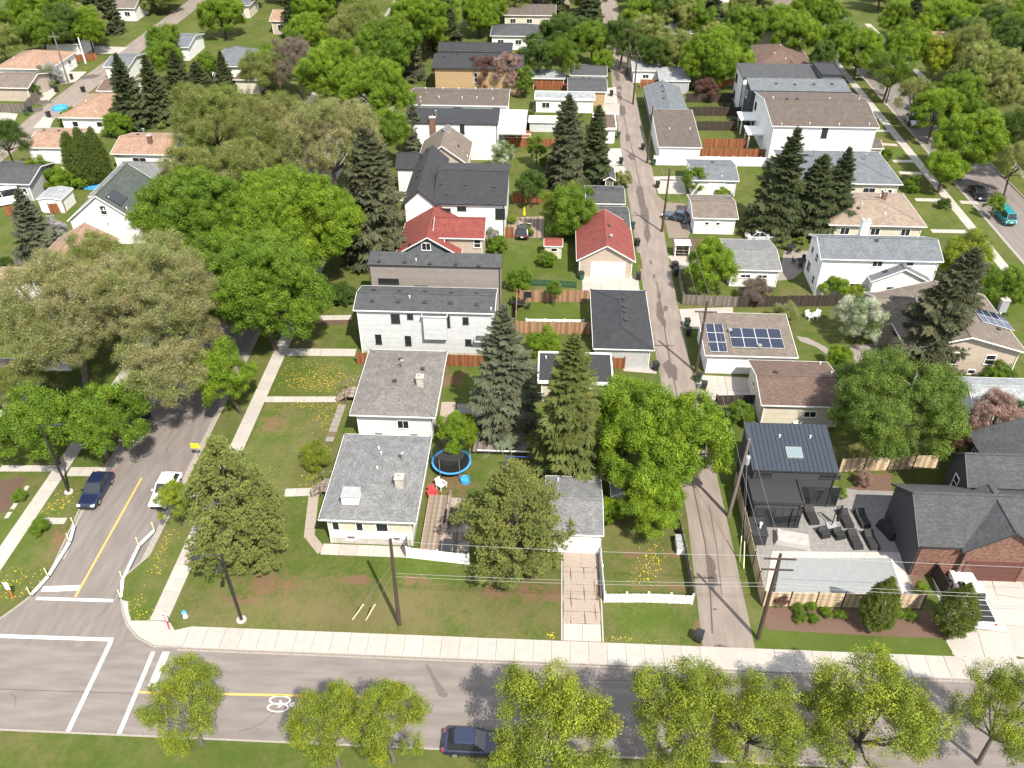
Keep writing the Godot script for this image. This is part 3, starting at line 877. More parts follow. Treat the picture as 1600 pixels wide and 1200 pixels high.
func add_door(root: Node3D, k: Dictionary, at: Vector3, w: Array, m: String) -> void:
	var sf := side_frame(k, w[0])
	var dir: Vector3 = sf[1]
	var nn: Vector3 = sf[2]
	var c: Vector3 = sf[0] - at + dir * (w[1] + w[3] * 0.5) + V(0, w[2] + w[4] * 0.5, 0)
	var bs := Basis(dir, Vector3.UP, nn)
	var b := Mb.new()
	b.xbox(Transform3D(bs, c + nn * 0.02), V(w[3], w[4], 0.06))
	var d := part(root, "door", b, M[m])
	var hb := Mb.new()
	hb.xbox(Transform3D(bs, c + nn * 0.08 + dir * (w[3] * 0.38)), V(0.05, 0.18, 0.06))
	part(d, "handle", hb, M.steel)
	var fb := Mb.new()
	for s in [-1, 1]:
		fb.xbox(Transform3D(bs, c + dir * s * (w[3] * 0.5 + 0.06) + nn * 0.03), V(0.12, w[4], 0.09))
	fb.xbox(Transform3D(bs, c + V(0, w[4] * 0.5 + 0.06, 0) + nn * 0.03), V(w[3] + 0.24, 0.12, 0.092))
	part(d, "door_frame", fb, M.trim)

func add_garage_door(root: Node3D, k: Dictionary, at: Vector3, w: Array, m: String) -> void:
	var sf := side_frame(k, w[0])
	var dir: Vector3 = sf[1]
	var nn: Vector3 = sf[2]
	var c: Vector3 = sf[0] - at + dir * (w[1] + w[2] * 0.5) + V(0, w[3] * 0.5, 0)
	var bs := Basis(dir, Vector3.UP, nn)
	var b := Mb.new()
	for s in [-1, 1]:
		b.xbox(Transform3D(bs, c + dir * s * (w[2] * 0.5 + 0.08) + nn * 0.03), V(0.16, w[3], 0.1))
	b.xbox(Transform3D(bs, c + V(0, w[3] * 0.5 + 0.08, 0) + nn * 0.03), V(w[2] + 0.32, 0.16, 0.104))
	b.xbox(Transform3D(bs, c + nn * 0.004), V(w[2], w[3], 0.02))
	var d := part(root, "garage_door", b, M[m])
	var rows := 4
	for i in rows:
		var p := Mb.new()
		p.xbox(Transform3D(bs, c + V(0, (i + 0.5 - rows * 0.5) * w[3] / rows, 0) + nn * 0.03), V(w[2] - 0.02, w[3] / rows - 0.03, 0.04))
		part(d, "door_panel", p, M[m])

func add_vent(roof: Node3D, k: Dictionary, at: Vector3, p: Vector2, kind: String) -> void:
	var t := roof_frame(k, p.x, p.y)
	var y := roof_height(k, p.x, p.y)
	var o := V(p.x, y, p.y) - at
	var b := Mb.new()
	match kind:
		"box":
			b.xbox(Transform3D(t.basis, o + t.basis.y * 0.07), V(0.34, 0.14, 0.34)); b.xbox(Transform3D(t.basis, o + t.basis.y * 0.16), V(0.44, 0.05, 0.44))
			part(roof, "roof_vent", b, M.trim_dark)
		"pipe":
			b.tube([o - V(0, 0.1, 0), o + V(0, 0.3, 0)], [0.06, 0.06], 8)
			b.lathe(o + V(0, 0.28, 0), [[0.0, 0.0], [0.1, 0.0], [0.09, 0.05], [0.0, 0.08]], 8)
			part(roof, "vent_pipe", b, M.trim)
		"stack":
			b.tube([o - V(0, 0.1, 0), o + V(0, 0.9, 0)], [0.12, 0.12], 8)
			b.lathe(o + V(0, 0.9, 0), [[0.0, 0.0], [0.24, 0.02], [0.22, 0.1], [0.0, 0.2]], 10)
			part(roof, "flue_stack", b, M.steel)
		"turbine":
			b.lathe(o - V(0, 0.05, 0), [[0.14, 0.0], [0.14, 0.2], [0.24, 0.28], [0.27, 0.4], [0.2, 0.54], [0.0, 0.6]], 12)
			part(roof, "turbine_vent", b, M.steel)

func add_chimney(roof: Node3D, k: Dictionary, at: Vector3, c: Array) -> void:
	# [x, z, width, depth, height, material]
	var y := roof_height(k, c[0], c[1])
	var o := V(c[0], y, c[1]) - at
	var b := Mb.new()
	b.box(o + V(0, c[4] * 0.5 - 0.3, 0), V(c[2], c[4] + 0.6, c[3]))
	var ch := part(roof, "chimney", b, M[c[5]])
	var cap := Mb.new()
	cap.box(o + V(0, c[4] + 0.04, 0), V(c[2] + 0.14, 0.09, c[3] + 0.14))
	cap.tube([o + V(0, c[4], 0), o + V(0, c[4] + 0.4, 0)], [0.11, 0.11], 8)
	part(roof, "chimney_cap", cap, M.concrete_c)

func add_solar(roof: Node3D, k: Dictionary, at: Vector3, s: Array) -> void:
	# [centre x, centre z, columns, rows, panel width, panel height]
	var t := roof_frame(k, s[0], s[1])
	var o := t.origin - at
	for i in s[2]:
		for j in s[3]:
			var c: Vector3 = o + t.basis.x * ((i + 0.5 - s[2] * 0.5) * s[4]) + t.basis.z * ((j + 0.5 - s[3] * 0.5) * s[5]) + t.basis.y * 0.13
			var b := Mb.new()
			b.xbox(Transform3D(t.basis, c), V(s[4] - 0.03, 0.04, s[5] - 0.03))
			var fr := part(roof, "solar_panel", b, M.trim)
			var g := Mb.new()
			g.xbox(Transform3D(t.basis, c + t.basis.y * 0.012), V(s[4] - 0.08, 0.04, s[5] - 0.08))
			fr.material_override = M.trim
			var pl := part(roof, "solar_cells", g, M.solar)
	var rail := Mb.new()
	for j in s[3]:
		rail.xbox(Transform3D(t.basis, o + t.basis.z * ((j + 0.5 - s[3] * 0.5) * s[5]) + t.basis.y * 0.06), V(s[2] * s[4], 0.09, 0.06))
	part(roof, "mounting_rail", rail, M.steel)

func building(called: String, label: String, category: String, blocks: Array, group := "") -> Node3D:
	var e0: Array = blocks[0].e
	var at := V((e0[0] + e0[1]) * 0.5, 0, (e0[2] + e0[3]) * 0.5)
	var root := thing(called, label, category, at, 0.0, group)
	for k: Dictionary in blocks:
		footprints.append(k.e)
		part(root, "wall", make_walls(k, at), M[k.get("wall", "wall_white")])
		if k.has("plinth"):
			var q: Dictionary = k.duplicate()
			var b := Mb.new()
			var sf := side_frame(k, "S")
			var se := side_frame(k, "E")
			var c := V((k.e[0] + k.e[1]) * 0.5, k.plinth * 0.5 - 0.03, (k.e[2] + k.e[3]) * 0.5) - at
			b.box(c, V(sf[3] + 0.05, k.plinth + 0.06, se[3] + 0.05))
			part(root, "foundation", b, M.stucco)
		if k.has("band"):
			# a band of other siding: [bottom, top, material]
			var b := Mb.new()
			var sf := side_frame(k, "S")
			var se := side_frame(k, "E")
			b.box(V((k.e[0] + k.e[1]) * 0.5, (k.band[0] + k.band[1]) * 0.5, (k.e[2] + k.e[3]) * 0.5) - at, V(sf[3] + 0.04, k.band[1] - k.band[0], se[3] + 0.04))
			part(root, "siding_band", b, M[k.band[2]])
		if k.has("veneer"):
			# a facing on the south wall only: [bottom, top, material]
			var b := Mb.new()
			var sf := side_frame(k, "S")
			b.box(sf[0] - at + V(sf[3] * 0.5, (k.veneer[0] + k.veneer[1]) * 0.5, 0.02), V(sf[3] + 0.04, k.veneer[1] - k.veneer[0], 0.08))
			part(root, "facing", b, M[k.veneer[2]])
		var rf := part(root, "roof", make_roof(k, at), M[k.get("mat", "roof_grey")])
		part(rf, "fascia", make_fascia(k, at), M[k.get("trim", "trim")])
		if k.get("roof", "gx") in ["gx", "gz", "hip"] and not k.has("no_ridge"):
			# ridge caps
			var rb := Mb.new()
			var xm: float = (k.e[0] + k.e[1]) * 0.5 - at.x
			var zm: float = (k.e[2] + k.e[3]) * 0.5 - at.z
			var hx: float = (k.e[1] - k.e[0]) * 0.5
			var hz: float = (k.e[2] - k.e[3]) * 0.5
			var yy: float = k.h + k.get("rise", 1.2) + 0.012
			var m := minf(hx, hz) if k.get("roof", "gx") == "hip" else 0.0
			var rx := hx - m if (k.get("roof", "gx") == "gx" or (m > 0 and hx > hz)) else 0.0
			var rz := hz - m if (k.get("roof", "gx") == "gz" or (m > 0 and hz >= hx)) else 0.0
			if rx + rz > 0.05: rb.bar(V(xm - rx, yy, zm - rz), V(xm + rx, yy, zm + rz), 0.26, 0.03)
			if m > 0:
				for sx in [-1, 1]:
					for sz in [-1, 1]:
						rb.bar(V(xm + sx * hx, k.h + 0.012, zm + sz * hz), V(xm + sx * rx, yy, zm + sz * rz), 0.24, 0.03)
			part(rf, "ridge_cap", rb, M[k.get("mat", "roof_grey")])
		for w in k.get("win", []):
			add_window(root, k, at, w, k.get("frame", "trim"))
		if k.has("auto"):
			# even row of windows on a side: [side, count, sill, width, height]
			for au in k.auto:
				var sf := side_frame(k, au[0])
				for i in au[1]:
					add_window(root, k, at, [au[0], sf[3] * (i + 0.5) / au[1] - au[3] * 0.5, au[2], au[3], au[4]], k.get("frame", "trim"))
		for w in k.get("door", []):
			add_door(root, k, at, w, w[5] if w.size() > 5 else "trim")
		for w in k.get("garage", []):
			add_garage_door(root, k, at, w, w[4] if w.size() > 4 else "garage_door")
		for vk in ["box", "pipe", "stack", "turbine"]:
			for p in k.get(vk, []): add_vent(rf, k, at, p, vk)
		for c in k.get("chimney", []): add_chimney(rf, k, at, c)
		for s in k.get("solar", []): add_solar(rf, k, at, s)
		for s in k.get("skylight", []):
			var t := roof_frame(k, s[0], s[1])
			var b := Mb.new()
			b.xbox(Transform3D(t.basis, t.origin - at + t.basis.y * 0.06), V(s[2], 0.16, s[3]))
			var fr := part(rf, "skylight", b, M[s[4] if s.size() > 4 else "trim"])
			var g := Mb.new()
			g.xbox(Transform3D(t.basis, t.origin - at + t.basis.y * 0.075), V(s[2] - 0.22, 0.16, s[3] - 0.22))
			part(rf, "skylight_glass", g, M.pane_sky if s.size() < 6 else M.pane)
		if k.get("downspouts", true) and k.h > 2.0:
			var sf := side_frame(k, "S")
			for u in [0.08, sf[3] - 0.08]:
				var b := Mb.new()
				var p: Vector3 = sf[0] - at + V(u, 0, 0.06)
				b.box(p + V(0, k.h * 0.5, 0), V(0.09, k.h - 0.1, 0.08))
				part(root, "downspout", b, M[k.get("trim", "trim")])
	return root

func make_houses() -> void:
	# ---- west side of the lane, from the corner northwards
	var r := building("bungalow", "white bungalow with low grey shingle roof at the street corner", "house", [
		{"e": [-19.53, -10.87, -51.71, -63.25], "h": 3.6, "roof": "hip", "rise": 0.75, "mat": "roof_grey", "wall": "wall_white", "band": [1.7, 3.45, "wall_cream"], "plinth": 0.75, "o": 0.55,
		"win": [["S", 0.45, 1.75, 0.55, 1.0], ["S", 2.6, 1.75, 0.55, 1.0], ["S", 4.4, 1.75, 1.0, 1.0], ["S", 1.6, 0.55, 0.7, 0.45], ["S", 5.8, 0.55, 0.6, 0.45], ["E", 2.0, 1.9, 1.2, 1.0], ["E", 6.0, 1.9, 1.4, 1.0], ["W", 3.0, 1.6, 2.0, 1.3]],
		"pipe": [Vector2(-15.62, -60.66), Vector2(-15.22, -59.76), Vector2(-15.21, -57.55)], "stack": [Vector2(-13.12, -59.23)], "chimney": [[-12.87, -55.89, 0.75, 0.75, 1.1, "stucco"]]}])
	var cool := Mb.new()
	cool.box(V(-16.95, 4.4, -53.9) - r.position, V(1.5, 0.9, 1.25))
	var cb := part(r, "rooftop_cooler", cool, M.trim)
	var cl := Mb.new()
	cl.box(V(-16.95, 4.89, -53.9) - r.position, V(1.62, 0.07, 1.37))
	part(cb, "cooler_lid", cl, M.trim_grey)
	building("bungalow", "white bungalow with grey hip roof between the corner house and the duplex", "house", [
		{"e": [-19.65, -10.88, -66.22, -77.78], "h": 3.6, "roof": "hip", "rise": 0.75, "mat": "roof_warm", "wall": "wall_white", "plinth": 0.5, "o": 0.55,
		"win": [["S", 4.2, 1.55, 1.1, 1.0], ["S", 1.7, 0.35, 0.8, 0.45], ["S", 5.4, 0.35, 0.8, 0.45], ["E", 2.0, 1.9, 1.2, 1.0], ["E", 6.0, 1.9, 1.4, 1.0]],
		"box": [Vector2(-15.70, -71.10), Vector2(-15.73, -75.38), Vector2(-13.12, -73.73)], "stack": [Vector2(-15.24, -73.51)], "chimney": [[-12.98, -71.02, 0.7, 0.7, 1.1, "stucco"]]}])
	building("infill_house", "tall white narrow infill house with charcoal roof and a boxed bay", "house", [
		{"e": [-22.01, -5.77, -81.82, -87.25], "h": 6.2, "roof": "gx", "rise": 0.75, "mat": "roof_slate", "wall": "wall_offwhite", "o": 0.3, "frame": "trim_dark", "plinth": 0.4,
		"win": [["S", 4.0, 4.4, 0.85, 1.1], ["S", 5.9, 5.0, 0.5, 0.55], ["S", 10.0, 4.0, 0.65, 1.4], ["S", 12.3, 4.5, 0.5, 0.8], ["S", 1.9, 1.4, 0.55, 1.2], ["S", 5.4, 1.3, 0.55, 1.2], ["S", 12.5, 1.5, 0.55, 0.75], ["W", 1.2, 4.0, 1.5, 1.2]],
		"box": [Vector2(-20.15, -85.14), Vector2(-17.14, -85.14), Vector2(-14.13, -85.14), Vector2(-11.04, -84.99), Vector2(-7.98, -84.99), Vector2(-19.96, -83.17), Vector2(-16.99, -83.17), Vector2(-13.88, -83.18), Vector2(-10.93, -83.17), Vector2(-7.90, -83.04)], "pipe": [Vector2(-15.75, -83.81), Vector2(-6.23, -82.32)]},
		{"e": [-14.07, -11.23, -81.40, -82.54], "h": 5.9, "y0": 2.6, "roof": "shed", "rise": 0.28, "mat": "roof_slate", "wall": "wall_offwhite", "o": 0.08, "downspouts": false},
		{"e": [-8.08, -6.30, -81.29, -82.38], "h": 2.7, "y0": 2.5, "roof": "shed", "rise": 0.25, "mat": "roof_slate", "wall": "trim_dark", "o": 0.05, "downspouts": false}])
	building("infill_house", "taupe sided modern infill house with slim dark windows and canopy", "house", [
		{"e": [-22.12, -5.59, -91.60, -94.15], "h": 6.6, "roof": "shed", "rise": 0.45, "mat": "roof_slate", "wall": "wall_taupe", "o": 0.12, "frame": "trim_dark", "trim": "trim_dark",
		"win": [["S", 1.1, 3.9, 2.4, 0.6], ["S", 5.6, 3.0, 1.5, 0.6], ["S", 9.2, 2.8, 0.7, 0.7], ["S", 14.6, 2.6, 0.9, 0.7], ["S", 19.3, 2.4, 0.8, 0.7]],
		"box": [Vector2(-20.74, -92.10), Vector2(-17.56, -92.09), Vector2(-14.36, -91.92), Vector2(-11.20, -91.91), Vector2(-8.35, -91.72)], "pipe": [Vector2(-16.18, -92.47)]},
		{"e": [-15.16, -11.85, -92.22, -93.63], "h": 3.9, "y0": 3.7, "roof": "flat", "mat": "membrane", "wall": "trim_dark", "o": 0.05, "trim": "trim_dark", "downspouts": false}])
	building("red_roofed_house", "beige house with a red cross gabled roof", "house", [
		{"e": [-20.33, -11.54, -100.68, -111.51], "h": 3.0, "roof": "gz", "rise": 2.7, "mat": "roof_red", "wall": "wall_slate", "o": 0.4, "win": [["S", 3.2, 3.6, 1.1, 1.0], ["S", 1.0, 1.0, 1.2, 1.0]], "box": [Vector2(-18.35, -101.13)], "pipe": [Vector2(-13.81, -101.88)]},
		{"e": [-15.40, -8.43, -102.16, -108.36], "h": 4.9, "roof": "gx", "rise": 1.5, "mat": "roof_red", "wall": "wall_beige", "o": 0.35, "win": [["S", 5.2, 3.4, 0.8, 1.1], ["S", 5.6, 1.1, 1.0, 0.6]]},
		{"e": [-21.27, -18.72, -102.55, -106.00], "h": 2.7, "roof": "gx", "rise": 0.9, "mat": "roof_red", "wall": "wall_beige", "o": 0.3}])
	building("modern_farmhouse", "large white house with steep navy black cross gable roof", "house", [
		{"e": [-20.62, -15.71, -109.87, -126.44], "h": 5.8, "roof": "gz", "rise": 2.2, "mat": "roof_charcoal", "wall": "wall_white", "o": 0.25, "trim": "trim_dark", "frame": "trim_dark", "win": [["S", 4.6, 4.9, 1.9, 0.35]], "box": [Vector2(-18.97, -126.19), Vector2(-19.54, -124.41), Vector2(-19.18, -118.69), Vector2(-19.31, -116.86)]},
		{"e": [-16.32, -5.94, -110.40, -124.68], "h": 5.9, "roof": "gx", "rise": 1.9, "mat": "roof_charcoal", "wall": "wall_white", "o": 0.3, "trim": "trim_dark", "frame": "trim_dark", "win": [["S", 3.2, 4.8, 1.1, 0.5], ["S", 8.6, 3.6, 1.2, 1.5]], "box": [Vector2(-15.46, -114.38), Vector2(-11.94, -114.33), Vector2(-7.87, -114.08), Vector2(-14.49, -112.28), Vector2(-15.01, -110.37), Vector2(-8.27, -110.48), Vector2(-15.10, -117.96), Vector2(-11.62, -118.12), Vector2(-8.11, -117.83)]},
		{"e": [-23.71, -20.27, -123.21, -128.74], "h": 5.4, "roof": "gx", "rise": 1.5, "mat": "roof_charcoal", "wall": "wall_white", "o": 0.2, "trim": "trim_dark"}])
	building("gabled_cottage", "small cottage with brown gable roof and red brick chimney", "house", [
		{"e": [-21.4, -13.1, -129.6, -138.9], "h": 3.6, "roof": "gz", "rise": 3.0, "mat": "roof_taupe", "wall": "wall_beige", "o": 0.35, "box": [Vector2(-14.99, -133.65)], "pipe": [Vector2(-13.39, -132.12)], "skylight": [[-17.15, -136.44, 0.9, 1.3, "trim_grey", 1]], "chimney": [[-19.87, -140.03, 1.0, 0.7, 2.6, "brick"]], "win": [["S", 3.6, 3.4, 0.7, 0.9]]}])
	building("infill_house", "white narrow house with flat black roof behind the brown cottage", "house", [
		{"e": [-24.86, -8.85, -139.81, -145.61], "h": 6.4, "roof": "shed", "rise": 0.5, "mat": "roof_charcoal", "wall": "wall_white", "o": 0.15, "trim": "trim_dark", "frame": "trim_dark", "win": [["S", 9.5, 4.6, 0.6, 1.6], ["S", 1.2, 1.0, 0.8, 1.0], ["W", 1.0, 4.0, 1.0, 1.3]], "stack": [Vector2(-19.60, -142.48)]}])
	building("infill_house", "white two storey house with long brown roof north of the black roofed house", "house", [
		{"e": [-25.07, -7.53, -148.04, -156.99], "h": 6.6, "roof": "gx", "rise": 1.0, "mat": "roof_brown", "wall": "wall_white", "o": 0.3, "frame": "trim_dark", "win": [["S", 7.6, 4.9, 1.4, 1.1], ["S", 14.6, 4.9, 1.0, 1.1]], "pipe": [Vector2(-22.91, -154.84), Vector2(-19.77, -154.99), Vector2(-16.87, -155.12), Vector2(-13.85, -155.26), Vector2(-10.81, -155.06), Vector2(-23.21, -150.07), Vector2(-19.92, -150.22), Vector2(-15.81, -150.08), Vector2(-13.21, -150.20), Vector2(-10.36, -150.00)], "stack": [Vector2(-22.87, -147.47)]},
		{"e": [-9.25, -4.46, -143.89, -154.79], "h": 3.2, "y0": 2.9, "roof": "flat", "mat": "trim", "wall": "trim", "o": 0.2, "downspouts": false}])
	building("brick_house", "tan brick house with black roof behind the purple leaved trees", "house", [
		{"e": [-24.02, -5.71, -172.47, -182.58], "h": 5.4, "roof": "gx", "rise": 1.3, "mat": "roof_charcoal", "wall": "wall_tan", "o": 0.4, "trim": "trim_dark", "win": [["S", 8.0, 2.6, 0.6, 1.8]], "box": [Vector2(-22.22, -178.92), Vector2(-21.94, -176.36), Vector2(-19.31, -177.33)]},
		{"e": [-24.19, -8.55, -184.12, -189.98], "h": 5.2, "roof": "gx", "rise": 1.1, "mat": "roof_charcoal", "wall": "wall_tan", "o": 0.4, "trim": "trim_dark"}])
	# ---- garages on the west side of the lane
	building("garage", "grey shingled single garage at the head of the cracked driveway", "garage", [
		{"e": [0.48, 5.66, -51.80, -59.15], "h": 2.7, "roof": "gx", "rise": 0.75, "mat": "roof_grey", "wall": "wall_white", "o": 0.3, "garage": [["S", 1.9, 2.6, 2.1, "garage_door"]], "pipe": [Vector2(1.63, -58.30)]}])
	building("garden_shed", "grey roofed white shed half hidden under the big green tree", "shed", [
		{"e": [6.61, 8.80, -57.15, -59.47], "h": 2.2, "roof": "gz", "rise": 0.7, "mat": "roof_grey", "wall": "wall_white", "o": 0.15, "door": [["S", 0.8, 0, 0.9, 1.8]]}])
	building("garage", "low garage with flat black roof behind the tall green spruce", "garage", [
		{"e": [-0.57, 7.47, -73.61, -79.04], "h": 2.7, "roof": "flat", "mat": "membrane", "wall": "wall_cream", "o": 0.3, "auto": [["S", 2, 1.2, 0.9, 0.6]], "pipe": [Vector2(0.20, -77.94)]}])
	building("garage", "long charcoal roofed double garage with pale grey walls on the lane", "garage", [
		{"e": [5.56, 12.48, -80.15, -93.11], "h": 2.9, "roof": "hip", "rise": 0.75, "mat": "roof_charcoal", "wall": "wall_offwhite", "o": 0.35, "garage": [["S", 0.5, 5.3, 2.2, "garage_grey"]], "box": [Vector2(9.42, -89.89), Vector2(9.40, -88.13), Vector2(9.41, -86.99), Vector2(9.46, -85.18)], "win": [["E", 3.0, 1.4, 0.9, 0.6]]}])
	building("garage", "garage with bright red gable roof and wide white door", "garage", [
		{"e": [3.96, 11.79, -100.76, -111.72], "h": 2.7, "roof": "gz", "rise": 2.3, "mat": "roof_red", "wall": "wall_beige", "o": 0.35, "garage": [["S", 1.75, 4.3, 2.2]], "box": [Vector2(8.36, -107.03)], "turbine": [Vector2(8.51, -103.72)]}])
	building("garden_shed", "tiny red roofed playhouse shed beside the red roofed garage", "shed", [
		{"e": [-0.47, 2.11, -105.91, -108.13], "h": 2.0, "roof": "gx", "rise": 0.6, "mat": "roof_red", "wall": "wall_cream", "o": 0.12, "win": [["S", 0.9, 1.1, 0.8, 0.5]]}])
	building("garage", "dark roofed garage directly behind the red roofed garage", "garage", [
		{"e": [6.70, 11.67, -109.81, -117.09], "h": 2.8, "roof": "gx", "rise": 0.9, "mat": "roof_slate", "wall": "wall_white", "o": 0.3, "box": [Vector2(8.62, -113.19)]}])
	building("garage", "dark roofed garage second north of the red roofed garage", "garage", [
		{"e": [5.53, 11.42, -118.01, -124.23], "h": 2.8, "roof": "gx", "rise": 0.9, "mat": "roof_slate", "wall": "wall_grey", "o": 0.3, "box": [Vector2(7.05, -122.23), Vector2(9.67, -121.89)]}])
	building("pergola_shed", "small dark gabled shelter beside the lane behind the spruces", "shed", [
		{"e": [8.58, 10.49, -127.28, -131.91], "h": 2.4, "roof": "gz", "rise": 0.6, "mat": "roof_slate", "wall": "timber_grey", "o": 0.3}])
	building("garage", "grey flat roofed lane garage beside the short dark spruce", "garage", [
		{"e": [7.67, 11.63, -148.25, -155.48], "h": 2.6, "roof": "flat", "mat": "roof_umber", "wall": "wall_white", "o": 0.2}])
	building("garage", "lower of two charcoal roofed lane garages north of the spruces", "garage", [
		{"e": [3.11, 10.82, -167.30, -175.58], "h": 2.9, "roof": "gx", "rise": 1.0, "mat": "roof_slate", "wall": "wall_tan", "o": 0.3, "box": [Vector2(6.21, -174.19), Vector2(7.48, -173.85)]}])
	building("garage", "upper of two charcoal roofed lane garages north of the spruces", "garage", [
		{"e": [3.55, 11.22, -177.02, -184.32], "h": 2.9, "roof": "gx", "rise": 0.9, "mat": "roof_slate", "wall": "wall_white", "o": 0.3, "pipe": [Vector2(4.63, -181.94), Vector2(10.07, -181.77)]}])
	building("garage", "low white flat topped workshop left of the spruce pair", "garage", [
		{"e": [-3.17, 8.24, -163.36, -167.44], "h": 2.5, "roof": "flat", "mat": "roof_light", "wall": "wall_white", "o": 0.2, "win": [["S", 1.2, 0.9, 1.4, 1.0]]}])
	building("garden_shed", "white topped low shelter between timber fences left of the spruces", "shed", [
		{"e": [-4.07, 1.20, -153.19, -156.55], "h": 1.9, "roof": "hip", "rise": 0.4, "mat": "trim", "wall": "wall_offwhite", "o": 0.2, "downspouts": false}])
	building("garden_shed", "grey metal topped shed by the timber fence far up the lane", "shed", [
		{"e": [-4.15, 2.66, -177.01, -181.49], "h": 2.2, "roof": "shed", "rise": 0.5, "mat": "roof_light", "wall": "cedar", "o": 0.2}])
	# ---- garages on the east side of the lane
	building("garage", "lane garage with twelve solar panels on a brown roof", "garage", [
		{"e": [18.19, 28.59, -79.58, -87.15], "h": 2.8, "roof": "shed", "rise": 0.9, "mat": "roof_taupe", "wall": "wall_white", "o": 0.35, "solar": [[19.77, -82.47, 2, 3, 1.0, 1.65], [24.33, -82.55, 4, 2, 1.5, 1.7]], "turbine": [Vector2(21.49, -83.60), Vector2(24.48, -81.01)]}])
	building("garage", "garage with weathered dark brown hip roof behind the black pool house", "garage", [
		{"e": [22.81, 31.53, -70.54, -78.57], "h": 3.0, "roof": "gx", "rise": 0.95, "mat": "roof_umber", "wall": "wall_cream", "o": 0.35, "win": [["S", 4.4, 1.3, 1.2, 0.7], ["W", 2.0, 1.4, 0.7, 0.6]], "box": [Vector2(25.02, -75.16)], "pipe": [Vector2(30.98, -75.21), Vector2(30.50, -77.78)]}])
	building("garage", "garage with grey gable roof beside the round lime tree on the lane", "garage", [
		{"e": [23.98, 30.80, -99.29, -107.82], "h": 2.7, "roof": "gx", "rise": 0.8, "mat": "roof_grey", "wall": "wall_white", "o": 0.3, "win": [["S", 1.4, 1.4, 1.2, 0.4], ["S", 3.6, 1.4, 1.2, 0.4]]}])
	building("garage", "garage with buff weathered roof beside the parked dark blue car", "garage", [
		{"e": [21.02, 27.55, -114.11, -122.01], "h": 2.7, "roof": "gx", "rise": 0.9, "mat": "roof_taupe", "wall": "wall_white", "o": 0.3, "win": [["S", 1.6, 1.5, 0.5, 0.4], ["S", 3.2, 1.5, 0.5, 0.4]], "stack": [Vector2(27.16, -119.36)]}])
	building("garage", "garage with blue grey roof beside the small round tree", "garage", [
		{"e": [22.28, 29.73, -127.03, -135.26], "h": 2.8, "roof": "gx", "rise": 0.9, "mat": "roof_bluegrey", "wall": "wall_white", "o": 0.3, "garage": [["S", 2.6, 2.4, 2.1]], "box": [Vector2(26.26, -132.58)], "pipe": [Vector2(27.10, -127.88)]}])
	building("garage", "tall lane garage with plain brown roof and white south wall", "garage", [
		{"e": [18.23, 25.48, -139.29, -154.50], "h": 3.2, "roof": "shed", "rise": 1.0, "mat": "roof_brown", "wall": "wall_white", "o": 0.2, "pipe": [Vector2(20.66, -145.99), Vector2(24.22, -146.16)], "win": [["W", 2.2, 1.2, 0.8, 0.8]]}])
	building("garage", "garage with curved looking grey gable roof north of the brown roofed one", "garage", [
		{"e": [18.13, 25.23, -154.95, -170.80], "h": 2.9, "roof": "gz", "rise": 1.3, "mat": "roof_bluegrey", "wall": "wall_dark", "o": 0.3, "trim": "trim_grey", "box": [Vector2(21.30, -167.36), Vector2(21.27, -164.43), Vector2(21.06, -160.87)]}])
	building("garage", "metal grey flat garage beyond the timber fence on the lane", "garage", [
		{"e": [21.76, 27.92, -175.36, -183.10], "h": 2.6, "roof": "shed", "rise": 0.4, "mat": "roof_light", "wall": "wall_grey", "o": 0.2}])
	building("garage", "pale grey garage under trees at the far end of the lane", "garage", [
		{"e": [16.63, 22.98, -181.64, -189.40], "h": 2.6, "roof": "gx", "rise": 0.8, "mat": "roof_light", "wall": "wall_white", "o": 0.3, "win": [["S", 2, 1, 1.2, 0.7]]}])
	# ---- east side houses
	building("pool_house", "black pool house with standing seam metal roof and skylight", "house", [
		{"e": [19.58, 27.44, -58.84, -64.50], "h": 4.6, "roof": "shed", "rise": 0.95, "mat": "metal_roof", "wall": "wall_dark", "o": 0.1, "trim": "trim_dark", "frame": "trim_dark", "win": [["S", 0.5, 3.75, 1.2, 0.35], ["S", 6.3, 3.75, 1.7, 0.35], ["S", 5.0, 0.3, 3.4, 2.2]], "skylight": [[23.72, -60.94, 1.5, 1.3, "steel"]], "pipe": [Vector2(22.66, -62.74), Vector2(25.56, -62.78)]},
		{"e": [19.39, 23.86, -55.94, -59.04], "h": 3.2, "roof": "flat", "mat": "membrane", "wall": "wall_dark", "o": 0.12, "trim": "trim_dark", "frame": "trim_dark", "win": [["S", 0.4, 0.2, 1.5, 2.2], ["S", 2.1, 0.2, 1.4, 2.2], ["S", 3.6, 0.2, 0.8, 2.2]]}])
	building("brick_house", "large dark grey house with brick garage front beside the pool", "house", [
		{"e": [32.20, 43.13, -50.63, -58.19], "h": 4.0, "roof": "gx", "rise": 2.6, "mat": "roof_slate", "wall": "wall_dark", "o": 0.3, "trim": "trim_dark", "frame": "trim_dark", "veneer": [-0.05, 3.6, "brick"]},
		{"e": [35.78, 42.98, -50.21, -56.02], "h": 3.9, "roof": "gz", "rise": 2.5, "mat": "roof_slate", "wall": "brick", "o": 0.35, "trim": "trim_dark", "garage": [["S", 0.7, 4.6, 2.3, "garage_brown"]]},
		{"e": [38.31, 48.80, -56.98, -61.61], "h": 5.0, "roof": "gx", "rise": 2.0, "mat": "roof_slate", "wall": "wall_dark", "o": 0.3, "trim": "trim_dark", "win": [["W", 1.5, 2.6, 0.8, 1.4]]},
		{"e": [41.60, 52.01, -60.61, -65.48], "h": 4.4, "roof": "gz", "rise": 2.2, "mat": "roof_slate", "wall": "wall_dark", "o": 0.4, "trim": "trim_dark", "win": [["W", 1.0, 2.0, 0.6, 1.5], ["W", 2.4, 2.0, 0.6, 1.5]]}])
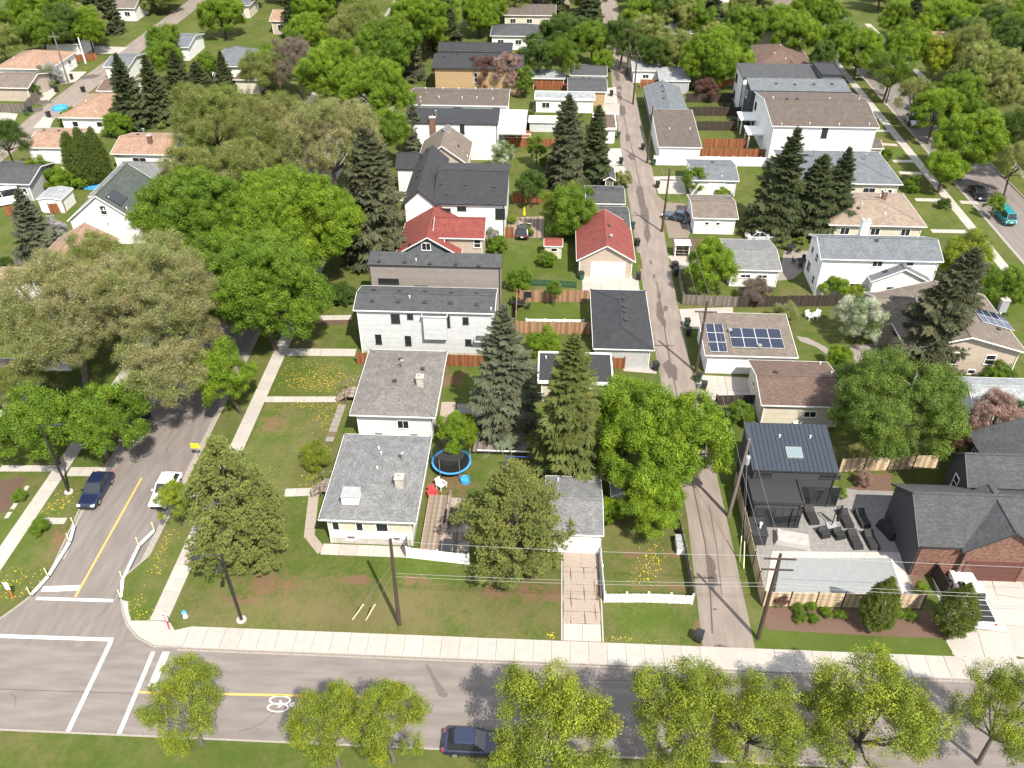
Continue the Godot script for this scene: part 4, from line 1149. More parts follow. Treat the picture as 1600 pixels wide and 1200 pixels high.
	building("bungalow", "beige house with brown roof carrying eight solar panels", "house", [
		{"e": [40.73, 53.98, -80.50, -92.84], "h": 3.6, "roof": "gz", "rise": 1.9, "mat": "roof_taupe", "wall": "wall_beige", "o": 0.5, "win": [["S", 2.0, 1.5, 0.9, 1.5], ["S", 4.7, 1.5, 0.9, 1.5], ["S", 2.3, 0.2, 1.0, 0.5], ["S", 7.4, 0.2, 0.7, 0.5], ["S", 8.8, 1.6, 1.0, 1.2]], "solar": [[52.37, -86.57, 2, 4, 1.65, 1.05]], "box": [Vector2(52.12, -84.30)], "pipe": [Vector2(51.39, -88.65), Vector2(54.11, -88.35)], "chimney": [[55.65, -90.90, 0.9, 0.6, 1.0, "trim_grey"]]},
		{"e": [39.37, 44.13, -85.90, -92.89], "h": 3.6, "roof": "gx", "rise": 1.5, "mat": "roof_taupe", "wall": "wall_beige", "o": 0.4, "box": [Vector2(41.28, -89.15)]}])
	building("garage", "pale grey roofed outbuilding at the right edge beside the pink tree", "garage", [
		{"e": [44.97, 52.59, -71.10, -76.73], "h": 2.8, "roof": "gx", "rise": 1.0, "mat": "roof_light", "wall": "wall_white", "o": 0.3}])
	building("two_storey_house", "white two storey house with grey gable roof and lower side wing", "house", [
		{"e": [34.76, 50.08, -97.44, -104.13], "h": 5.6, "roof": "gx", "rise": 1.4, "mat": "roof_bluegrey", "wall": "wall_white", "o": 0.35, "frame": "trim", "win": [["S", 6.4, 4.5, 1.2, 0.8], ["S", 4.3, 0.9, 1.2, 1.0], ["S", 10.6, 4.7, 0.9, 0.5], ["W", 1.2, 3.8, 0.8, 1.0], ["W", 3.4, 3.8, 0.9, 1.1], ["W", 1.0, 1.0, 1.2, 1.6], ["W", 4.0, 0.9, 0.9, 1.1]], "box": [Vector2(42.26, -100.29)], "pipe": [Vector2(48.39, -102.67)], "chimney": [[41.76, -104.03, 1.0, 0.8, 2.2, "trim"]]},
		{"e": [41.38, 49.03, -96.34, -103.06], "h": 3.1, "roof": "gz", "rise": 1.9, "mat": "roof_bluegrey", "wall": "wall_white", "o": 0.3, "win": [["S", 2.0, 1.5, 0.9, 0.7]], "box": [Vector2(43.22, -97.29), Vector2(46.65, -99.76)]}])
	building("bungalow", "bungalow with pinkish buff hip roof and small chimney", "house", [
		{"e": [39.91, 53.64, -112.05, -123.05], "h": 3.1, "roof": "hip", "rise": 1.5, "mat": "roof_buff", "wall": "wall_cream", "o": 0.45, "auto": [["S", 3, 1.4, 1.2, 1.0]], "chimney": [[48.92, -118.02, 0.6, 0.6, 1.2, "brick"]], "box": [Vector2(44.72, -115.50)], "pipe": [Vector2(48.17, -114.22), Vector2(45.36, -116.16), Vector2(48.93, -119.31)]}])
	building("bungalow", "bungalow with long pale grey hip roof behind the right spruces", "house", [
		{"e": [37.21, 54.50, -125.77, -138.70], "h": 3.3, "roof": "hip", "rise": 1.4, "mat": "roof_bluegrey", "wall": "wall_cream", "o": 0.45, "win": [["S", 11.2, 1.4, 1.8, 1.0], ["S", 14.0, 1.4, 1.6, 0.8]], "stack": [Vector2(50.45, -132.89), Vector2(42.40, -133.55)], "box": [Vector2(46.35, -127.66), Vector2(46.27, -125.52)]}])
	building("infill_house", "white duplex with long brown gable roof near the right street", "house", [
		{"e": [36.83, 54.41, -140.72, -157.92], "h": 6.6, "roof": "gx", "rise": 1.6, "mat": "roof_brown", "wall": "wall_white", "o": 0.3, "frame": "trim_dark", "win": [["S", 8.2, 4.6, 0.8, 1.6], ["W", 1.2, 4.0, 1.2, 1.2], ["W", 1.2, 1.0, 1.2, 1.2], ["S", 3.0, 1.2, 0.8, 1.0], ["S", 14.0, 1.2, 0.8, 1.0]], "pipe": [Vector2(38.40, -141.11), Vector2(43.07, -141.32), Vector2(47.89, -141.26), Vector2(52.88, -141.49), Vector2(38.30, -149.35), Vector2(48.01, -149.48), Vector2(53.02, -149.39)], "box": [Vector2(40.65, -149.20), Vector2(42.43, -149.29)]},
		{"e": [53.47, 56.16, -141.04, -145.96], "h": 2.9, "roof": "gx", "rise": 0.6, "mat": "roof_brown", "wall": "wall_beige", "o": 0.2, "auto": [["S", 2, 1.0, 0.8, 1.0]]}])
	building("infill_house", "black and white house with grey roof between brown and dark roofs", "house", [
		{"e": [36.24, 54.28, -157.64, -163.23], "h": 6.8, "roof": "shed", "rise": 0.5, "mat": "roof_bluegrey", "wall": "wall_dark", "o": 0.2, "trim": "trim_dark", "frame": "trim", "win": [["W", 1.0, 4.2, 0.8, 1.3]], "box": [Vector2(41.30, -160.65), Vector2(44.64, -160.45), Vector2(48.16, -160.61), Vector2(51.46, -160.77)]}])
	building("infill_house", "tall white house with dark roof farthest up the right block", "house", [
		{"e": [35.74, 54.44, -164.18, -171.75], "h": 7.0, "roof": "shed", "rise": 0.4, "mat": "roof_slate", "wall": "wall_white", "o": 0.15, "trim": "trim_dark", "frame": "trim_dark", "win": [["W", 1.0, 4.4, 1.4, 1.4], ["W", 1.0, 1.2, 1.4, 1.4], ["S", 5.0, 5.5, 2.0, 0.6]]},
		{"e": [50.13, 54.08, -163.48, -170.73], "h": 7.8, "roof": "flat", "mat": "membrane", "wall": "wall_slate", "o": 0.1, "trim": "trim_dark"}])
	building("bungalow", "bungalow with reddish brown hip roof at the top right", "house", [
		{"e": [41.62, 54.18, -181.62, -197.21], "h": 3.6, "roof": "hip", "rise": 2.2, "mat": "roof_umber", "wall": "wall_cream", "o": 0.4, "pipe": [Vector2(46.29, -185.94), Vector2(47.99, -189.16), Vector2(48.33, -184.27)], "auto": [["S", 3, 1.4, 1.2, 1.0]]},
		{"e": [47.27, 51.63, -180.04, -186.74], "h": 3.4, "roof": "gz", "rise": 1.1, "mat": "roof_umber", "wall": "wall_cream", "o": 0.3}])
	# ---- houses west of the side street
	building("gabled_cottage", "white steep gabled house with dark green roof behind the elm", "house", [
		{"e": [-68.16, -57.78, -107.15, -118.35], "h": 3.6, "roof": "gz", "rise": 4.0, "mat": "roof_green", "wall": "wall_white", "o": 0.3, "win": [["S", 4.9, 4.6, 0.8, 1.3], ["S", 1.8, 1.0, 1.4, 1.1]], "pipe": [Vector2(-61.71, -108.28), Vector2(-59.63, -108.37), Vector2(-61.25, -105.30)], "skylight": [[-61.2, -109.4, 2.6, 2.2, "trim_dark", 1]]}])
	building("bungalow", "bungalow with mottled grey hip roof beside the tall cedar clump", "house", [
		{"e": [-69.28, -61.03, -116.05, -128.90], "h": 3.2, "roof": "hip", "rise": 1.9, "mat": "roof_grey", "wall": "wall_white", "o": 0.4, "box": [Vector2(-66.21, -124.47), Vector2(-66.90, -120.56)], "stack": [Vector2(-65.52, -121.34)]},
		{"e": [-64.60, -59.89, -123.59, -128.98], "h": 3.2, "roof": "gx", "rise": 1.2, "mat": "roof_grey", "wall": "wall_white", "o": 0.4}])
	building("bungalow", "white bungalow with tan roof right of the tall cedar clump", "house", [
		{"e": [-73.03, -62.64, -132.61, -142.00], "h": 3.0, "roof": "gx", "rise": 1.2, "mat": "roof_tan", "wall": "wall_white", "o": 0.4, "win": [["S", 3.0, 0.6, 2.2, 1.6], ["S", 8.2, 1.3, 0.9, 0.8], ["S", 11.0, 1.3, 0.9, 0.8]], "box": [Vector2(-74.47, -139.05), Vector2(-70.63, -138.94)], "chimney": [[-67.08, -135.55, 0.6, 0.7, 1.3, "brick"]], "stack": [Vector2(-70.02, -140.07)]}])
	building("garage", "cream garage with tan roof left of the tall cedar clump", "garage", [
		{"e": [-88.69, -80.54, -134.81, -143.84], "h": 2.9, "roof": "gx", "rise": 1.1, "mat": "roof_tan", "wall": "wall_white", "o": 0.35, "garage": [["S", 1.8, 4.4, 2.1]], "win": [["S", 7.2, 1.2, 0.6, 0.8]], "box": [Vector2(-87.50, -139.85), Vector2(-84.95, -139.97)]}])
	building("bungalow", "bungalow with broad tan hip roof beside the western lane", "house", [
		{"e": [-89.53, -79.68, -148.60, -161.35], "h": 3.0, "roof": "hip", "rise": 1.9, "mat": "roof_tan", "wall": "wall_white", "o": 0.4, "auto": [["S", 2, 1.2, 1.0, 0.9], ["E", 3, 1.2, 1.0, 0.9]], "pipe": [Vector2(-82.90, -150.02), Vector2(-85.59, -152.58)]}])
	building("bungalow", "house with orange tan hip roof at the top left", "house", [
		{"e": [-115.98, -104.19, -175.58, -187.88], "h": 3.0, "roof": "hip", "rise": 2.0, "mat": "roof_tan", "wall": "wall_white", "o": 0.4, "pipe": [Vector2(-113.40, -179.43)], "auto": [["E", 2, 1.2, 1.2, 0.9]]}])
	building("garage", "garage with dark grey gable roof at the left edge by the western lane", "garage", [
		{"e": [-111.97, -103.23, -164.53, -174.08], "h": 2.8, "roof": "gx", "rise": 1.3, "mat": "roof_taupe", "wall": "wall_beige", "o": 0.35, "win": [["E", 2.0, 0.8, 0.8, 1.4]]}])
	building("garage", "white lane garage with grey roof left of the first far spruce", "garage", [
		{"e": [-94.18, -88.77, -178.37, -187.89], "h": 2.8, "roof": "gx", "rise": 0.9, "mat": "roof_bluegrey", "wall": "wall_white", "o": 0.3}])
	building("garage", "white lane garage with maroon brown roof left of the far spruces", "garage", [
		{"e": [-89.13, -83.19, -163.65, -171.74], "h": 2.8, "roof": "gx", "rise": 0.8, "mat": "roof_umber", "wall": "wall_white", "o": 0.3}])
	building("garage", "white garage with flat grey roof at the top left behind the utility pole", "garage", [
		{"e": [-115.18, -106.61, -193.98, -201.39], "h": 2.8, "roof": "gx", "rise": 0.8, "mat": "roof_umber", "wall": "wall_white", "o": 0.3, "garage": [["S", 1.0, 4.6, 2.1]]}])
	building("bungalow", "white bungalow with pale grey roof at the top behind the spruces", "house", [
		{"e": [-89.46, -80.77, -192.04, -202.86], "h": 3.0, "roof": "gx", "rise": 1.1, "mat": "roof_bluegrey", "wall": "wall_white", "o": 0.4, "win": [["S", 5.0, 1.0, 1.4, 1.1]]}])
	building("bungalow", "house with slate grey gable roof behind the last far spruce", "house", [
		{"e": [-71.94, -64.61, -178.57, -190.92], "h": 3.2, "roof": "hip", "rise": 1.6, "mat": "roof_bluegrey", "wall": "wall_white", "o": 0.4}])
	building("bungalow", "house with dull maroon roof behind the budding trees", "house", [
		{"e": [-64.20, -58.94, -170.90, -180.16], "h": 3.0, "roof": "hip", "rise": 1.2, "mat": "roof_umber", "wall": "wall_cream", "o": 0.4}])
	building("bungalow", "blue grey walled house with slate roof at the left edge", "house", [
		{"e": [-89.11, -80.47, -120.25, -128.93], "h": 3.0, "roof": "gx", "rise": 1.1, "mat": "roof_slate", "wall": "wall_grey", "o": 0.4, "auto": [["S", 3, 1.1, 1.2, 1.0]]}])
	building("garden_shed", "white shed with flat pale grey metal roof above the cedar fence", "shed", [
		{"e": [-77.81, -73.96, -116.57, -120.62], "h": 2.3, "roof": "gz", "rise": 0.35, "mat": "roof_light", "wall": "wall_white", "o": 0.15, "door": [["S", 1.2, 0, 0.9, 1.8]]}])
	building("bungalow", "house with warm tan gable roof half hidden by the budding elm", "house", [
		{"e": [-67.67, -59.05, -90.12, -103.36], "h": 3.0, "roof": "gz", "rise": 2.4, "mat": "roof_tan", "wall": "wall_white", "o": 0.4, "win": [["S", 3.0, 1.2, 1.6, 1.0]]},
		{"e": [-71.59, -66.43, -91.62, -95.35], "h": 2.8, "roof": "gx", "rise": 0.9, "mat": "roof_tan", "wall": "wall_white", "o": 0.35}])
	building("bungalow", "white walled house at the left edge behind the green street trees", "house", [
		{"e": [-63.19, -56.61, -67.69, -74.72], "h": 3.2, "roof": "hip", "rise": 1.4, "mat": "roof_brown", "wall": "wall_white", "o": 0.4, "auto": [["E", 3, 1.2, 1.2, 1.0], ["S", 3, 1.2, 1.2, 1.0]]}])
	building("bungalow", "grey roofed house under the elm crown west of the side street", "house", [
		{"e": [-60.62, -54.28, -76.51, -86.94], "h": 3.2, "roof": "hip", "rise": 1.4, "mat": "roof_taupe", "wall": "wall_white", "o": 0.4, "auto": [["E", 3, 1.2, 1.2, 1.0], ["S", 2, 1.2, 1.2, 1.0]]}])
	# ---- the rows beyond the picture's upper part
	var far := 0
	for f in [[-112, -228, "roof_taupe"], [-84, -232, "roof_bluegrey"], [-62, -218, "roof_tan"], [-8, -208, "roof_slate"], [-6, -226, "roof_brown"], [-2, -245, "roof_grey"], [26, -212, "roof_grey"], [52, -214, "roof_brown"], [54, -234, "roof_taupe"], [50, -254, "roof_slate"], [92, -206, "roof_tan"], [94, -230, "roof_grey"], [-118, -250, "roof_brown"], [-70, -250, "roof_grey"], [28, -240, "roof_umber"]]:
		building("bungalow", "distant house with %s roof in the row beyond the block" % String(f[2]).trim_prefix("roof_"), "house", [
			{"e": [f[0] - 6.5, f[0] + 6.5, f[1] + 4.5, f[1] - 4.5], "h": 3.2, "roof": ["gx", "hip"][far % 2], "rise": 1.5, "mat": f[2], "wall": ["wall_white", "wall_cream", "wall_beige"][far % 3], "o": 0.4, "auto": [["S", 3, 1.2, 1.3, 1.0]]}], "distant houses with %s roofs" % String(f[2]).trim_prefix("roof_"))
		far += 1

# ---------------------------------------------------------------- trees
var CL := {}

func leaf_clump(sd: int, count: int, size: float, flat: float, twigs := 0, twig_col := Color(0.5, 0.4, 0.3)) -> ArrayMesh:
	# leaves spread through a ball of radius 1, each a small folded blade; colours vary a little from leaf to leaf
	var r := RandomNumberGenerator.new()
	r.seed = sd
	var b := Mb.new()
	for k in count:
		var d := Vector3(r.randfn(), r.randfn(), r.randfn()).normalized()
		var p := d * pow(r.randf(), 0.45)
		p.y *= flat
		var nn := (Vector3(r.randfn(), r.randfn(), r.randfn()).normalized() * 0.9 + d * 0.5 + Vector3(0, 0.7, 0)).normalized()
		if nn.dot(d) < 0.0: nn = (nn - 2.0 * nn.dot(d) * d).normalized()
		var t := nn.cross(Vector3(r.randfn(), r.randfn(), r.randfn())).normalized()
		var s := t.cross(nn)
		var l := size * r.randf_range(0.7, 1.35)
		var w := l * r.randf_range(0.32, 0.5)
		var v := r.randf_range(0.82, 1.16)
		b.tint = Color(v * r.randf_range(0.93, 1.08), v, v * r.randf_range(0.8, 1.1))
		var first := b.v.size()
		var a := p - t * l * 0.5
		var e := p + t * l * 0.5
		b.tri(a, p + s * w, e); b.tri(a, e, p - s * w - nn * w * 0.3)
		for q in range(first, b.v.size()):
			b.n[q] = (b.n[q] * 0.7 + d * 0.45).normalized()
	b.tint = twig_col
	for k in twigs:
		var d := Vector3(r.randfn(), r.randfn() * 0.6 + 0.25, r.randfn()).normalized()
		var p := d * r.randf_range(0.0, 0.55)
		var q := p + (d + Vector3(r.randfn(), r.randfn(), r.randfn()) * 0.3).normalized() * r.randf_range(0.4, 0.8)
		var s := (q - p).cross(Vector3(r.randfn(), r.randfn(), r.randfn())).normalized() * 0.018
		b.tri(p - s, p + s, q)
		b.tri(p + (q - p).cross(s).normalized() * 0.018, p - (q - p).cross(s).normalized() * 0.018, q)
	return b.mesh(true)

func needle_clump(sd: int, tufts: int, each: int, l: float, w: float) -> ArrayMesh:
	var r := RandomNumberGenerator.new()
	r.seed = sd
	var b := Mb.new()
	for k in tufts:
		var d := Vector3(r.randfn(), r.randfn(), r.randfn()).normalized()
		var c := d * pow(r.randf(), 0.5) * 0.85
		var v := r.randf_range(0.7, 1.3)
		for j in each:
			var o := (d * 0.8 + Vector3(0, 0.5, 0) + Vector3(r.randfn(), r.randfn(), r.randfn()) * 0.75).normalized()
			var s := o.cross(Vector3(r.randfn(), r.randfn(), r.randfn())).normalized() * w
			var ll := l * r.randf_range(0.6, 1.2)
			b.tint = Color(v, v * r.randf_range(0.92, 1.05), v * 0.95)
			b.tri(c - s, c + s, c + o * ll)
			b.tri(c + o * ll * 0.2 + s * 0.7, c + o * ll * 0.2 - s.rotated(o, 1.4), c + o * ll)
	return b.mesh(true)

func bough(sd: int) -> ArrayMesh:
	# one spruce bough of length 1 along +x: side sprays that hang a little, tips that lift
	var r := RandomNumberGenerator.new()
	r.seed = sd
	var b := Mb.new()
	var curve := func(t: float) -> Vector3: return V(t, -0.22 * t + 0.16 * t * t * t, 0)
	for k in 15:
		var t := 0.10 + 0.9 * k / 14.0
		var root: Vector3 = curve.call(t)
		for side in [-1, 1]:
			var l := (0.34 - 0.24 * absf(t - 0.42)) * r.randf_range(0.75, 1.15) * (0.55 if t > 0.88 else 1.0)
			var d := V(0.62, -0.30 + r.randf_range(-0.2, 0.12), 0.85 * side).normalized()
			for j in 9:
				var c: Vector3 = root + d * l * ((j + r.randf()) / 9.0)
				var o := (d * 0.8 + V(r.randf_range(0.0, 0.8), r.randf_range(-0.75, 0.5), r.randf_range(-0.5, 0.5))).normalized()
				var s := o.cross(V(r.randfn() * 0.4, 1, r.randfn() * 0.4)).normalized() * r.randf_range(0.017, 0.03)
				var v := r.randf_range(0.72, 1.3)
				b.tint = Color(v, v, v)
				var ll := r.randf_range(0.09, 0.17)
				b.tri(c - s, c + s, c + o * ll)
				b.tri(c + s.rotated(o, 1.3), c - s.rotated(o, 1.3), c + o * ll)
	b.tint = Color(1.3, 0.9, 0.7)
	b.tube([curve.call(0.0), curve.call(0.5), curve.call(0.95)], [0.02, 0.014, 0.004], 4, false)
	return b.mesh(true)

func make_clumps() -> void:
	CL["leaf"] = [leaf_clump(1, 250, 0.17, 0.8), leaf_clump(2, 250, 0.165, 0.8), leaf_clump(3, 220, 0.19, 0.7)]
	CL["open"] = [leaf_clump(4, 170, 0.14, 0.9, 26), leaf_clump(5, 140, 0.15, 0.9, 30), leaf_clump(6, 190, 0.13, 0.85, 22)]
	CL["bud"] = [leaf_clump(7, 110, 0.13, 0.9, 60, Color(0.75, 0.72, 0.72)), leaf_clump(8, 120, 0.12, 0.9, 52, Color(0.75, 0.72, 0.72)), leaf_clump(9, 70, 0.16, 0.9, 66, Color(0.75, 0.72, 0.72))]
	CL["bare"] = [leaf_clump(10, 10, 0.12, 0.9, 110, Color(1, 1, 1)), leaf_clump(11, 6, 0.12, 0.9, 120, Color(1, 1, 1))]
	CL["fine"] = [leaf_clump(12, 210, 0.15, 0.75), leaf_clump(13, 210, 0.15, 0.75)]
	CL["pine"] = [needle_clump(14, 22, 20, 0.36, 0.042), needle_clump(15, 22, 20, 0.36, 0.042)]
	CL["cedar"] = [needle_clump(16, 26, 9, 0.36, 0.06), needle_clump(17, 26, 9, 0.36, 0.06)]
	CL["bough"] = [bough(18), bough(19), bough(20)]

func spread(root: Node3D, called: String, meshes: Array, places: Array, colors: Array, m: Material) -> void:
	# the foliage of one tree: one part for each shape of clump
	for i in meshes.size():
		var mm := MultiMesh.new()
		mm.transform_format = MultiMesh.TRANSFORM_3D
		mm.use_colors = true
		mm.mesh = meshes[i]
		var mine := range(i, places.size(), meshes.size())
		mm.instance_count = mine.size()
		for k in mine.size():
			mm.set_instance_transform(k, places[mine[k]])
			mm.set_instance_color(k, colors[mine[k]])
		var o := MultiMeshInstance3D.new()
		o.multimesh = mm
		o.material_override = m
		o.name = called
		o.set_meta("kind", "stuff")
		root.add_child(o, true)

func vary(c: Color, r: RandomNumberGenerator, amount: float) -> Color:
	var v := 1.0 + r.randf_range(-amount, amount)
	return Color(c.r * v * (1 + r.randf_range(-amount, amount) * 0.5), c.g * v, c.b * v)

const LEAF := {
	"lime": [Color(0.175, 0.265, 0.018), Color(0.125, 0.205, 0.016)], "green": [Color(0.095, 0.165, 0.016), Color(0.135, 0.215, 0.018)], "deep": [Color(0.060, 0.105, 0.020), Color(0.080, 0.130, 0.022)],
	"yellow": [Color(0.235, 0.285, 0.024), Color(0.175, 0.230, 0.030)], "gold": [Color(0.250, 0.290, 0.022), Color(0.200, 0.255, 0.022)], "bud": [Color(0.300, 0.285, 0.140), Color(0.230, 0.265, 0.090)], "olive": [Color(0.165, 0.220, 0.045), Color(0.245, 0.255, 0.090)],
	"bare": [Color(0.19, 0.155, 0.125), Color(0.22, 0.18, 0.15)], "purple": [Color(0.105, 0.052, 0.045), Color(0.16, 0.085, 0.075)], "pink": [Color(0.30, 0.20, 0.18), Color(0.20, 0.12, 0.105)], "white": [Color(0.48, 0.50, 0.40), Color(0.09, 0.15, 0.035)],
	"lilac": [Color(0.42, 0.38, 0.46), Color(0.14, 0.20, 0.08)], "birch": [Color(0.095, 0.150, 0.028), Color(0.120, 0.180, 0.026)],
	"spruce": [Color(0.112, 0.118, 0.064), Color(0.085, 0.094, 0.048)], "blue": [Color(0.128, 0.145, 0.092), Color(0.102, 0.115, 0.068)], "dark": [Color(0.080, 0.100, 0.040), Color(0.066, 0.085, 0.036)], "moss": [Color(0.125, 0.148, 0.038), Color(0.095, 0.118, 0.032)], "pine": [Color(0.215, 0.245, 0.066), Color(0.150, 0.175, 0.050)],
	"cedar": [Color(0.110, 0.150, 0.028), Color(0.085, 0.125, 0.026)], "globe": [Color(0.150, 0.195, 0.034), Color(0.120, 0.160, 0.030)]}

func broadleaf(called: String, label: String, x: float, z: float, hc: float, rad: float, ry: float, pal: String, clump: String, sd: int, bark := "bark", group := "", fill := 1.0, foot_x := 0.0) -> void:
	# foot_x: how far east of the crown's middle the trunk stands; hc: height of the crown's centre; rad, ry: its half width and half height
	var r := RandomNumberGenerator.new()
	r.seed = sd * 77 + 5
	var root := thing(called, label, "shrub" if called.contains("shrub") or called.contains("bush") else "tree", V(x + foot_x, 0, z), 0.0, group)
	var c := V(-foot_x, hc, 0)
	var foot := maxf(0.3, hc - ry)
	var lobes := []
	var count := clampi(int(11 + rad * 3.4), 10, 42)
	for k in count:
		# lobes of foliage spread over the crown, some standing out of it
		var up := 1.0 - 1.62 * (k + 0.5) / count
		var a := 2.39996 * k + r.randf_range(-0.5, 0.5)
		var ring := sqrt(maxf(0.0, 1.0 - up * up))
		var d := V(cos(a) * ring, up + r.randf_range(-0.12, 0.12), sin(a) * ring)
		var lr := rad * r.randf_range(0.20, 0.36)
		if clump == "pine": d *= V(1.12 - 0.42 * up, 1.0, 1.12 - 0.42 * up)
		lobes.append([c + d * V(rad, ry, rad) * (r.randf_range(0.58, 0.84) if r.randf() < 0.8 else r.randf_range(0.84, 0.98)), lr, d])
	lobes.append([c + V(0, ry * 0.1, 0), rad * 0.5, Vector3.UP])
	# trunk and limbs
	var tr := clampf(rad * 0.055, 0.05, 0.34)
	var fork := V(r.randf_range(-0.1, 0.1) * rad - foot_x * 0.45, foot + (hc - foot) * 0.25, r.randf_range(-0.1, 0.1) * rad)
	if called.contains("tree"):
		var tb := Mb.new()
		tb.tube([V(0, -0.1, 0), V(0, 0.3, 0), fork * 0.6, fork], [tr * 1.5, tr * 1.05, tr * 0.92, tr * 0.8], 8)
		part(root, "trunk", tb, M[bark])
		for li in range(0, lobes.size(), 1 if lobes.size() < 16 else 2):
			var L: Array = lobes[li]
			var lb := Mb.new()
			var e: Vector3 = L[0]
			var m := fork.lerp(e, 0.5) + V(0, -0.08 * rad, 0)
			lb.tube([fork, m, e], [tr * 0.55, tr * 0.36, tr * 0.16], 5, false)
			for q in 4:
				var d: Vector3 = V(r.randfn(), r.randf_range(0.0, 1.0), r.randfn()).normalized() * L[1] * r.randf_range(0.6, 0.95)
				var s := m.lerp(e, r.randf_range(0.3, 1.0))
				lb.tube([s, s + d * 0.55 + V(0, 0.05, 0), s + d], [tr * 0.2, tr * 0.13, tr * 0.04], 4, false)
			part(root, "limb", lb, M[bark])
	# clumps of leaves over the lobes, with gaps
	var cs := clampf(rad * 0.19, 0.24, 0.74)
	var places := []
	var colors := []
	for L in lobes:
		var lr: float = L[1]
		var n := int(fill * 3.9 * PI * lr * lr / (cs * cs * 1.5)) + 3
		var shade := r.randf()
		for k in n:
			var d := Vector3(r.randfn(), r.randfn(), r.randfn()).normalized()
			if d.y < -0.45 and r.randf() < 0.55: continue
			if d.dot(L[2]) < -0.35 and r.randf() < 0.8: continue
			var p: Vector3 = L[0] + d * V(1, ry / rad if ry < rad else 1.0, 1) * lr * r.randf_range(0.6, 1.12)
			if p.y < foot * 0.75 + 0.1: continue
			var q := (p - c) / V(rad, ry, rad)
			if q.length() > 1.2: continue
			var s := cs * r.randf_range(0.65, 1.15)
			places.append(Transform3D(Basis(V(r.randfn(), r.randfn(), r.randfn()).normalized(), r.randf() * TAU if clump != "fine" else r.randf()) .scaled(V(s, s, s)), p))
			var pc: Array = LEAF[pal]
			colors.append(vary(pc[0].lerp(pc[1], clampf(shade + r.randf_range(-0.3, 0.3), 0, 1)), r, 0.15))
	spread(root, "crown" if called.contains("tree") else "foliage", CL[clump], places, colors, M.needle if clump == "pine" else M.petal if pal in ["white", "lilac", "pink"] else M.leaf)

func conifer(label: String, x: float, z: float, h: float, rad: float, pal: String, sd: int, group := "", lean := Vector2.ZERO, called := "spruce_tree") -> void:
	var r := RandomNumberGenerator.new()
	r.seed = sd * 31 + 2
	var root := thing(called, label, "tree", V(x, 0, z), 0.0, group)
	var tb := Mb.new()
	var top := V(lean.x, h * 0.97, lean.y)
	tb.tube([V(0, -0.1, 0), V(0, 0.4, 0), top * 0.5, top], [0.028 * h * 0.7, 0.019 * h * 0.7, 0.010 * h, 0.01], 8)
	part(root, "trunk", tb, M.bark)
	var places := []
	var colors := []
	var y := 0.07 * h
	var turn := 0.0
	var p1 := r.randf() * TAU
	var p2 := r.randf() * TAU
	rad *= 1.22
	while y < h * 0.985:
		var t := y / h
		var R := rad * (pow(1.0 - t, 0.72) * (0.92 if t < 0.12 else 1.0) + 0.03)
		var n := int(clampf(8 + R * 3.0, 6, 19))
		turn += 0.7
		for k in n:
			var a := turn + TAU * k / n + r.randf_range(-0.2, 0.2)
			var l := R * r.randf_range(0.66, 1.14) * (1.0 + 0.14 * sin(2 * a + p1 + t * 5.0) + 0.12 * sin(3 * a + p2 - t * 11.0))
			if r.randf() < 0.07: continue
			var tip := lerpf(-0.26, 0.35, clampf((t - 0.35) / 0.65, 0, 1)) + r.randf_range(-0.22, 0.16)
			var bs := Basis(Vector3.UP, a) * Basis(V(0, 0, 1), tip) * Basis(V(1, 0, 0), r.randf_range(-0.55, 0.55))
			places.append(Transform3D(bs.scaled_local(V(l * 1.08, l, l * r.randf_range(0.95, 1.25) + 0.16)), V(lean.x * t, y + r.randf_range(-0.1, 0.1) * R, lean.y * t)))
			var pc: Array = LEAF[pal]
			colors.append(vary(pc[0].lerp(pc[1], r.randf()), r, 0.14))
			if k % 2 == 0:
				# shorter inner boughs between the tiers
				var l2 := l * r.randf_range(0.5, 0.85)
				var b2 := Basis(Vector3.UP, a + r.randf_range(0.1, 0.5)) * Basis(V(0, 0, 1), tip + r.randf_range(-0.3, 0.35)) * Basis(V(1, 0, 0), r.randf_range(-0.9, 0.9))
				places.append(Transform3D(b2.scaled_local(V(l2, l2, l2 * 1.2)), V(lean.x * t, y + r.randf_range(0.0, 0.035) * h, lean.y * t)))
				colors.append(vary(pc[0].lerp(pc[1], r.randf()), r, 0.16))
		y += maxf(0.14, 0.040 * h * (0.45 + 0.75 * (1 - t)))
	# the leading shoot
	for k in 4:
		places.append(Transform3D((Basis(Vector3.UP, k * 1.6) * Basis(V(0, 0, 1), 1.25)).scaled_local(V(0.05, 0.05, 0.05) * h), top - V(0, 0.035 * h, 0)))
		colors.append(LEAF[pal][0])
	spread(root, "bough", CL.bough, places, colors, M.needle)

